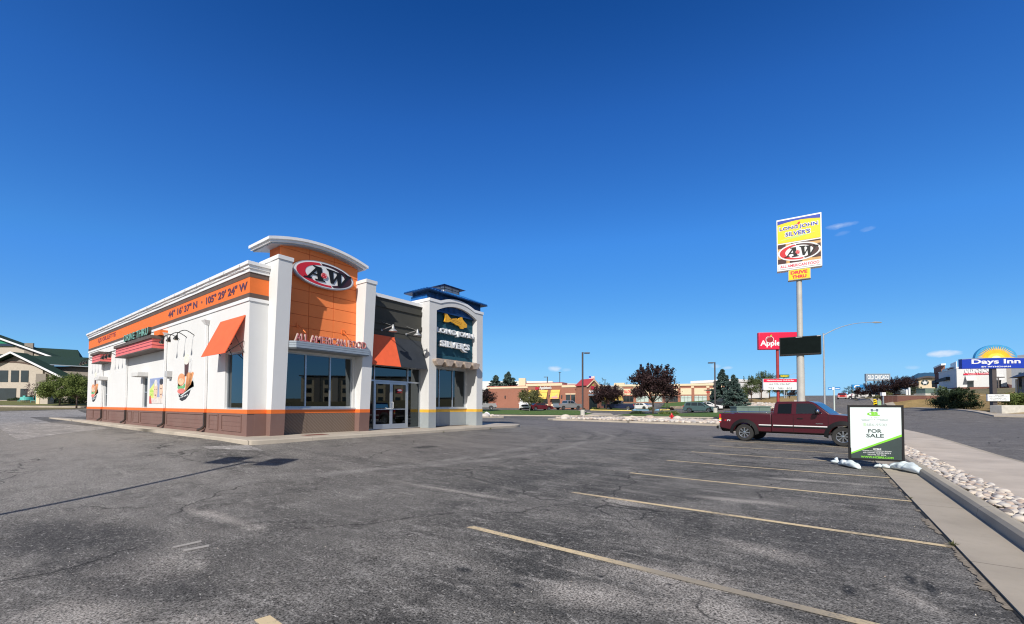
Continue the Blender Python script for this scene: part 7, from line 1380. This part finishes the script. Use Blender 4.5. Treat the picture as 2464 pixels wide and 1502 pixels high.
def crown_round(seed, rx, rz, n, leaf, mat, spikes=0, sub=34, flat=.0):
    r_ = np.random.default_rng(seed); C = []
    th = r_.uniform(0, 2*np.pi, sub); ph = np.arccos(r_.uniform(-.75, 1, sub)); k_ = r_.uniform(.45, .92, sub)
    cc = np.stack([np.cos(th)*np.sin(ph)*rx*k_, np.sin(th)*np.sin(ph)*rx*k_, np.cos(ph)*rz*k_], 1); cr = r_.uniform(.20, .36, sub)*rx
    w = cr**2; w /= w.sum(); idx = r_.choice(sub, n, p=w); d = r_.normal(size=(n, 3)); d /= np.linalg.norm(d, axis=1)[:, None]; rad = cr[idx]*(r_.uniform(.1, 1.25, n))
    P = cc[idx]+d*rad[:, None]*np.array([1, 1, .8]); nr = d+r_.normal(size=(n, 3))*.5
    if spikes:
        m = n//5; si = r_.integers(0, spikes, m); ang = r_.uniform(0, 2*np.pi, spikes); ln = r_.uniform(.5, .95, spikes)*rz*.75; base = np.stack([np.cos(ang)*rx*r_.uniform(.1, .8, spikes), np.sin(ang)*rx*r_.uniform(.1, .8, spikes), np.zeros(spikes)], 1); base[:, 2] = rz*np.sqrt(np.clip(1-(np.hypot(base[:, 0], base[:, 1])/rx)**2, 0, 1))*.72
        t_ = r_.uniform(0, 1, m); Q = base[si]+np.stack([base[si][:, 0]*.18*t_, base[si][:, 1]*.18*t_, ln[si]*t_], 1)+r_.normal(size=(m, 3))*(.11*rx*(1-t_*.8))[:, None]; P = np.vstack([P, Q]); nr = np.vstack([nr, r_.normal(size=(m, 3))])
    nr /= np.linalg.norm(nr, axis=1)[:, None]; return mesh_np('crown', quads(P, nr, leaf, 1.0, r_), mat), cc
def crown_cone(seed, r0, h, n, leaf, mat, z0=.0):
    r_ = np.random.default_rng(seed); P = []; nb = int(h*13); 
    per = n//nb
    for i in range(nb):
        t = (i+r_.uniform())/nb; z = z0+(h-z0)*t; L = r0*(1-t)**.85*r_.uniform(.72, 1.08)+.08; a = r_.uniform(0, 2*np.pi); s_ = r_.uniform(.15, 1, per)**.6
        droop = -.22*L*s_+.16*L*s_**3; side = r_.normal(size=per)*.16*L*(1-s_*.6); q = np.stack([np.cos(a)*L*s_-np.sin(a)*side, np.sin(a)*L*s_+np.cos(a)*side, z+droop+r_.normal(size=per)*.05], 1); P.append(q)
    P = np.vstack(P); nr = r_.normal(size=P.shape)*.6+np.array([0, 0, .8]); nr /= np.linalg.norm(nr, axis=1)[:, None]; return mesh_np('crown', quads(P, nr, leaf, .55, r_), mat), None
def tree(name, label, px, D, py_base, py_top, half, kind, mat, seed, group=None, trunk=.35, n=5000, z=None, pale=False):
    x, y = gp(px, D); z0 = gz(x, y) if z is None else z; s_ = D/1021; H = zz(px, py_top, D)-z0; rx = half*s_; t = thing(name, label, 'tree' if not name.endswith('bush') and not name.endswith('shrub') else 'bush', (x, y, z0), 0, group)
    if kind == 'cone': me, cc = crown_cone(seed, rx, H, n, .22*rx**.5*.8, mat, H*.06); zc = 0; tr_h = H*.95
    else:
        zc = H*(trunk+(1-trunk)*.47); rz = H*(1-trunk)*.5; me, cc = crown_round(seed, rx, rz*(.82 if kind == 'spiky' else 1), n, max(.075, rx*.038), mat, 16 if kind == 'spiky' else 0); tr_h = max(.3, zc)
    o = bpy.data.objects.new('crown', me); COL.objects.link(o); o.parent = t; o.location = (0, 0, zc)
    m = MB(); r0 = max(.07, H*.022); m.tube([(0,0,-.1),(.03*H*.2,.01,tr_h*.5),(0,0,tr_h)], [r0, r0*.75, r0*.25], 8)
    if cc is not None:
        for c in cc[:12]: m.tube([(0,0,max(H*.12, zc*.45)), (c[0]*.5, c[1]*.5, zc*.8+c[2]*.4), (c[0], c[1], zc+c[2])], [r0*.45, r0*.3, r0*.1], 5)
    m.build('trunk', M_['bark'] if not pale else M_['concbase'], t, local=True, smooth=True); return t
plums = 'purple-leaved trees'
tree('plum_tree', 'dark purple tree half hidden by the right end of the restaurant', 1158, 70, 1003, 938, 36, 'spiky', M_['plum'], 1, plums)
tree('plum_tree', 'round dark purple tree over the navy pickup', 1458, 80, 988, 927, 38, 'spiky', M_['plum'], 2, plums, .22, 7000)
tree('plum_tree', 'biggest dark purple tree, standing in the round-shrub bed', 1571, 62, 997, 880, 56, 'spiky', M_['plum'], 3, plums, .18, 12000)
tree('plum_tree', 'small dark purple tree behind the right shoulder of the biggest one', 1605, 92, 985, 936, 22, 'round', M_['plum'], 4, plums, .25, 1200)
tree('young_green_tree', 'small olive-green tree with a pale trunk in front of the white van', 1274.5, 72, 1000, 938, 32, 'spiky', M_['olive'], 5, None, .27, 6500, pale=True)
for i, (px, D, yt, hf, l) in enumerate(((1193,140,905,48,'blue spruce behind the brick restaurant, shorter left one'),(1223,138,897,52,'blue spruce behind the brick restaurant, taller right one'),(1739,80,891,40,'tall blue spruce beside the light pole'),(1767,76,905,38,'slightly shorter blue spruce right of the tall one'),(1719,84,938,15,'small dark spruce at the foot of the light pole'))):
    tree('spruce_tree', l, px, D, 985, yt, hf, 'cone', M_['spruce'] if i != 4 else M_['darkleaf'], 10+i, 'blue spruce trees', n=15000 if i in (2, 3) else 8000)
tree('dark_bush', 'dark rounded bush behind the brick restaurant roof right of the spruces', 1243, 130, 945, 917, 9, 'round', M_['plum'], 77, None, .1, 500)
for i, (px, D, yt, hf, l) in enumerate(((1447,120,903,10,'slim green tree behind the apple gable'),(1459,122,915,10,'rounder green tree right of the slim one behind the gable'),(1391,120,917,6,'green treetop left of the red gable roof'))): tree('green_tree', l, px, D, 960, yt, hf, 'round', M_['pine'], 20+i, 'green trees behind the gable', .1, 900)
for i, (px, D, yt, hf, l) in enumerate(((1808,92,905,22,'pine tree at the left of the clump behind the letter board'),(1832,96,893,24,'tallest pine tree behind the letter board'),(1852,98,900,22,'pine tree behind the red pole'),(1790,86,935,10,'small young pine at the left foot of the pine clump'),(1876,104,915,20,'pine tree between the red and grey poles'),(1900,112,925,16,'dark tree just left of the grey pole'))):
    tree('pine_tree', l, px, D, 970, yt, hf, 'spiky' if i != 3 else 'round', M_['pine'] if i != 5 else M_['plum'], 30+i, 'pine trees on the dry slope', .12, 5200)
for i, (px, D, yt, hf, l) in enumerate(((2072,108,932,17,'purple tree at the low left end of the hill row'),(2094,102,922,20,'second purple tree from the left of the hill row'),(2118,98,915,22,'third purple tree of the hill row, under the grey billboard'),(2142,96,912,22,'fourth purple tree of the hill row'),(2166,94,907,23,'fifth purple tree of the hill row'),(2190,92,906,22,'rightmost purple tree of the hill row'))):
    tree('plum_tree', l, px, D, 957, yt, hf, 'spiky', M_['plum'], 40+i, plums, .12, 4200)
tree('green_tree', 'dark green tree on the hill beside the red pickup', 2042, 128, 958, 926, 13, 'round', M_['darkleaf'], 51, None, .05, 1400)
tree('green_tree', 'low dark tree right of the hill-crest tree', 2058, 124, 958, 937, 11, 'round', M_['darkleaf'], 52, None, .05, 1000)
for i, (px, D, yt, yb, hf, mt, l) in enumerate(((2138,82,942,957,8,'olive','round olive bush right of the notice sign'),(2112,78,952,962,9,'olive','low olive bush above the striped marker'),(2200,84,929,953,13,'darkleaf','grey-green round bush left of the transformer'),(2216,88,930,953,9,'leaf','bright green bush behind the transformer'),(2265,78,929,955,13,'leaf','round green bush right of the transformer'))):
    x, y = gp(px, D); tree('round_bush', l, px, D, yb, yt, hf, 'round', M_[mt], 60+i, 'bushes above the brick wall', .02, 900, z=zz(px, yb, D))
x, y = gp(2298, 52); tree('spreading_shrub', 'big dark sprawling shrub at the road edge left of the blue sign', 2298, 52, 992, 934, 40, 'spiky', M_['darkleaf'], 70, 'shrubs by the blue sign', -.18, 12000)
tree('spreading_shrub', 'bright green shrub at the right picture edge beside the blue sign', 2462, 47, 992, 945, 44, 'round', M_['leaf'], 71, 'shrubs by the blue sign', .05, 8000, z=zz(2462, 985, 47))
for i, (px, D, w, h_, mt, l) in enumerate(((1463.5,60.5,24,11,'darkleaf','low clipped shrub left of the big purple tree'),(1531.5+1.0,60,27,13,'leaf','low bright shrub right of the big purple tree'))):
    pxx = (1464+0, 1)[0]
for px, D, hf, yt, yb, mt, l in ((1536,62,19,992,999,'darkleaf','low dark clipped shrub left of the big purple tree trunk'),(1611,61,26,992.5,1001,'leaf','low bright green shrub right of the big purple tree trunk'),(1433,86,9,983,992,'leaf','green shrub at the brick restaurant entrance'),(1410,87,7,984,990,'darkleaf','dark shrub below the brick restaurant corner window'),(1571-1.5+46,84,6,981,989,'plum','small dark red bush by the stone wall'),(1568,84,8,980,990,'olive','yellowish grass clump by the stone wall')):
    tree('low_shrub', l, px, D, yb, yt, hf, 'round', M_[mt], int(px), 'low shrubs', .0, 2400)
for i, (px, D, yt, hf, mt, l, k_) in enumerate(((143,61,903,44,'leaf','green tree in front of the left hotel, left of the pair','round'),(184,58,897,44,'leaf','taller green tree in front of the left hotel beside the restaurant corner','round'),(88,68,918,22,'mauve','thin greyish purple tree before the left hotel','spiky'),(212,62,905,34,'darkleaf','dark green tree just behind the restaurant corner','round'))):
    tree('leafy_tree', l, px, D, 968, yt, hf, k_, M_[mt], 80+i, 'trees in front of the left hotel', .14 if i != 2 else .1, 13000 if i != 2 else 900)
for i, (px, D, hf, yt, l) in enumerate(((75,69,14,952,'dark rounded hedge right of the patio'),(128,66,20,955,'dark hedge under the green trees, left part'),(165,65,22,954,'dark hedge under the green trees, middle part'),(197,66,18,953,'dark hedge near the restaurant corner'),(38,69,14,958,'low hedge left of the patio chairs'))): tree('hedge_bush', l, px, D, 968, yt, hf, 'round', M_['darkleaf'], 90+i, 'hedges before the left hotel', .0, 1500)
# flag behind the gable
x, y = gp(1431, 150); z0 = gz(x, y); t = thing('flagpole', 'flagpole behind the apple gable', 'flagpole', (x, y, z0)); m = MB(); m.tube([(x,y,z0),(x,y,zz(1431,905,150))], .08, 6); m.build('pole', M_['galv'], t)
ff = F((x, y, 0), (-rt.x, -rt.y, 0)); zt_ = zz(1431, 906, 150); m = MB()
t2 = thing('flag', 'small striped flag flying over the apple gable', 'flag', (x, y, zt_)); fl = F((x, y, 0), (rt.x, rt.y, 0)); m = MB()
for i in range(7): fl.strip(m, [(-2.0+2.0*j/8, zt_-1.3+i*.18+.1*math.sin(j)) for j in range(9)], [(-2.0+2.0*j/8, zt_-1.3+(i+1)*.18-.09+.1*math.sin(j)) for j in range(9)], -.02, .02)
m.build('red_stripe', M_['signpink'], t2); m = MB(); fl.strip(m, [(-2.0+2.0*j/8, zt_-1.3+.1*math.sin(j)) for j in range(9)], [(-2.0+2.0*j/8, zt_+.1*math.sin(j)) for j in range(9)], -.01, .01); m.build('white_field', M_['signwhite'], t2); m = MB(); fl.box(m, -2.0, -1.2, zt_-.6, zt_+.05, -.03, .03); m.build('blue_canton', M_['signblue'], t2)
# small ground details
for px, D, r_, l in ((1170.5,50.5,.45,'white dome-shaped stone at the end of the left rock bed'),):
    x, y = gp(px, D); vs, fs = rock_geo(random.Random(4), 1, .8, .8); m = MB(); m.add([(x+p[0]*r_, y+p[1]*r_, gz(x, y)+.3+p[2]*r_) for p in vs], fs); tag(m.build('white_stone', M_['trimwhite'], smooth=True), l, 'stone')
x, y = gp(1620, 20); 
for (px, D, r_) in ((1800, 25.5, .9),): x, y = gp(px, D); sheet('drain_collar', [(x+r_*math.cos(R(a)), y+r_*math.sin(R(a))) for a in range(0, 360, 20)], .018, M_['apron']); sheet('drain_cover', [(x+.35*math.cos(R(a)), y+.35*math.sin(R(a))) for a in range(0, 360, 20)], .024, M_['bronze'])
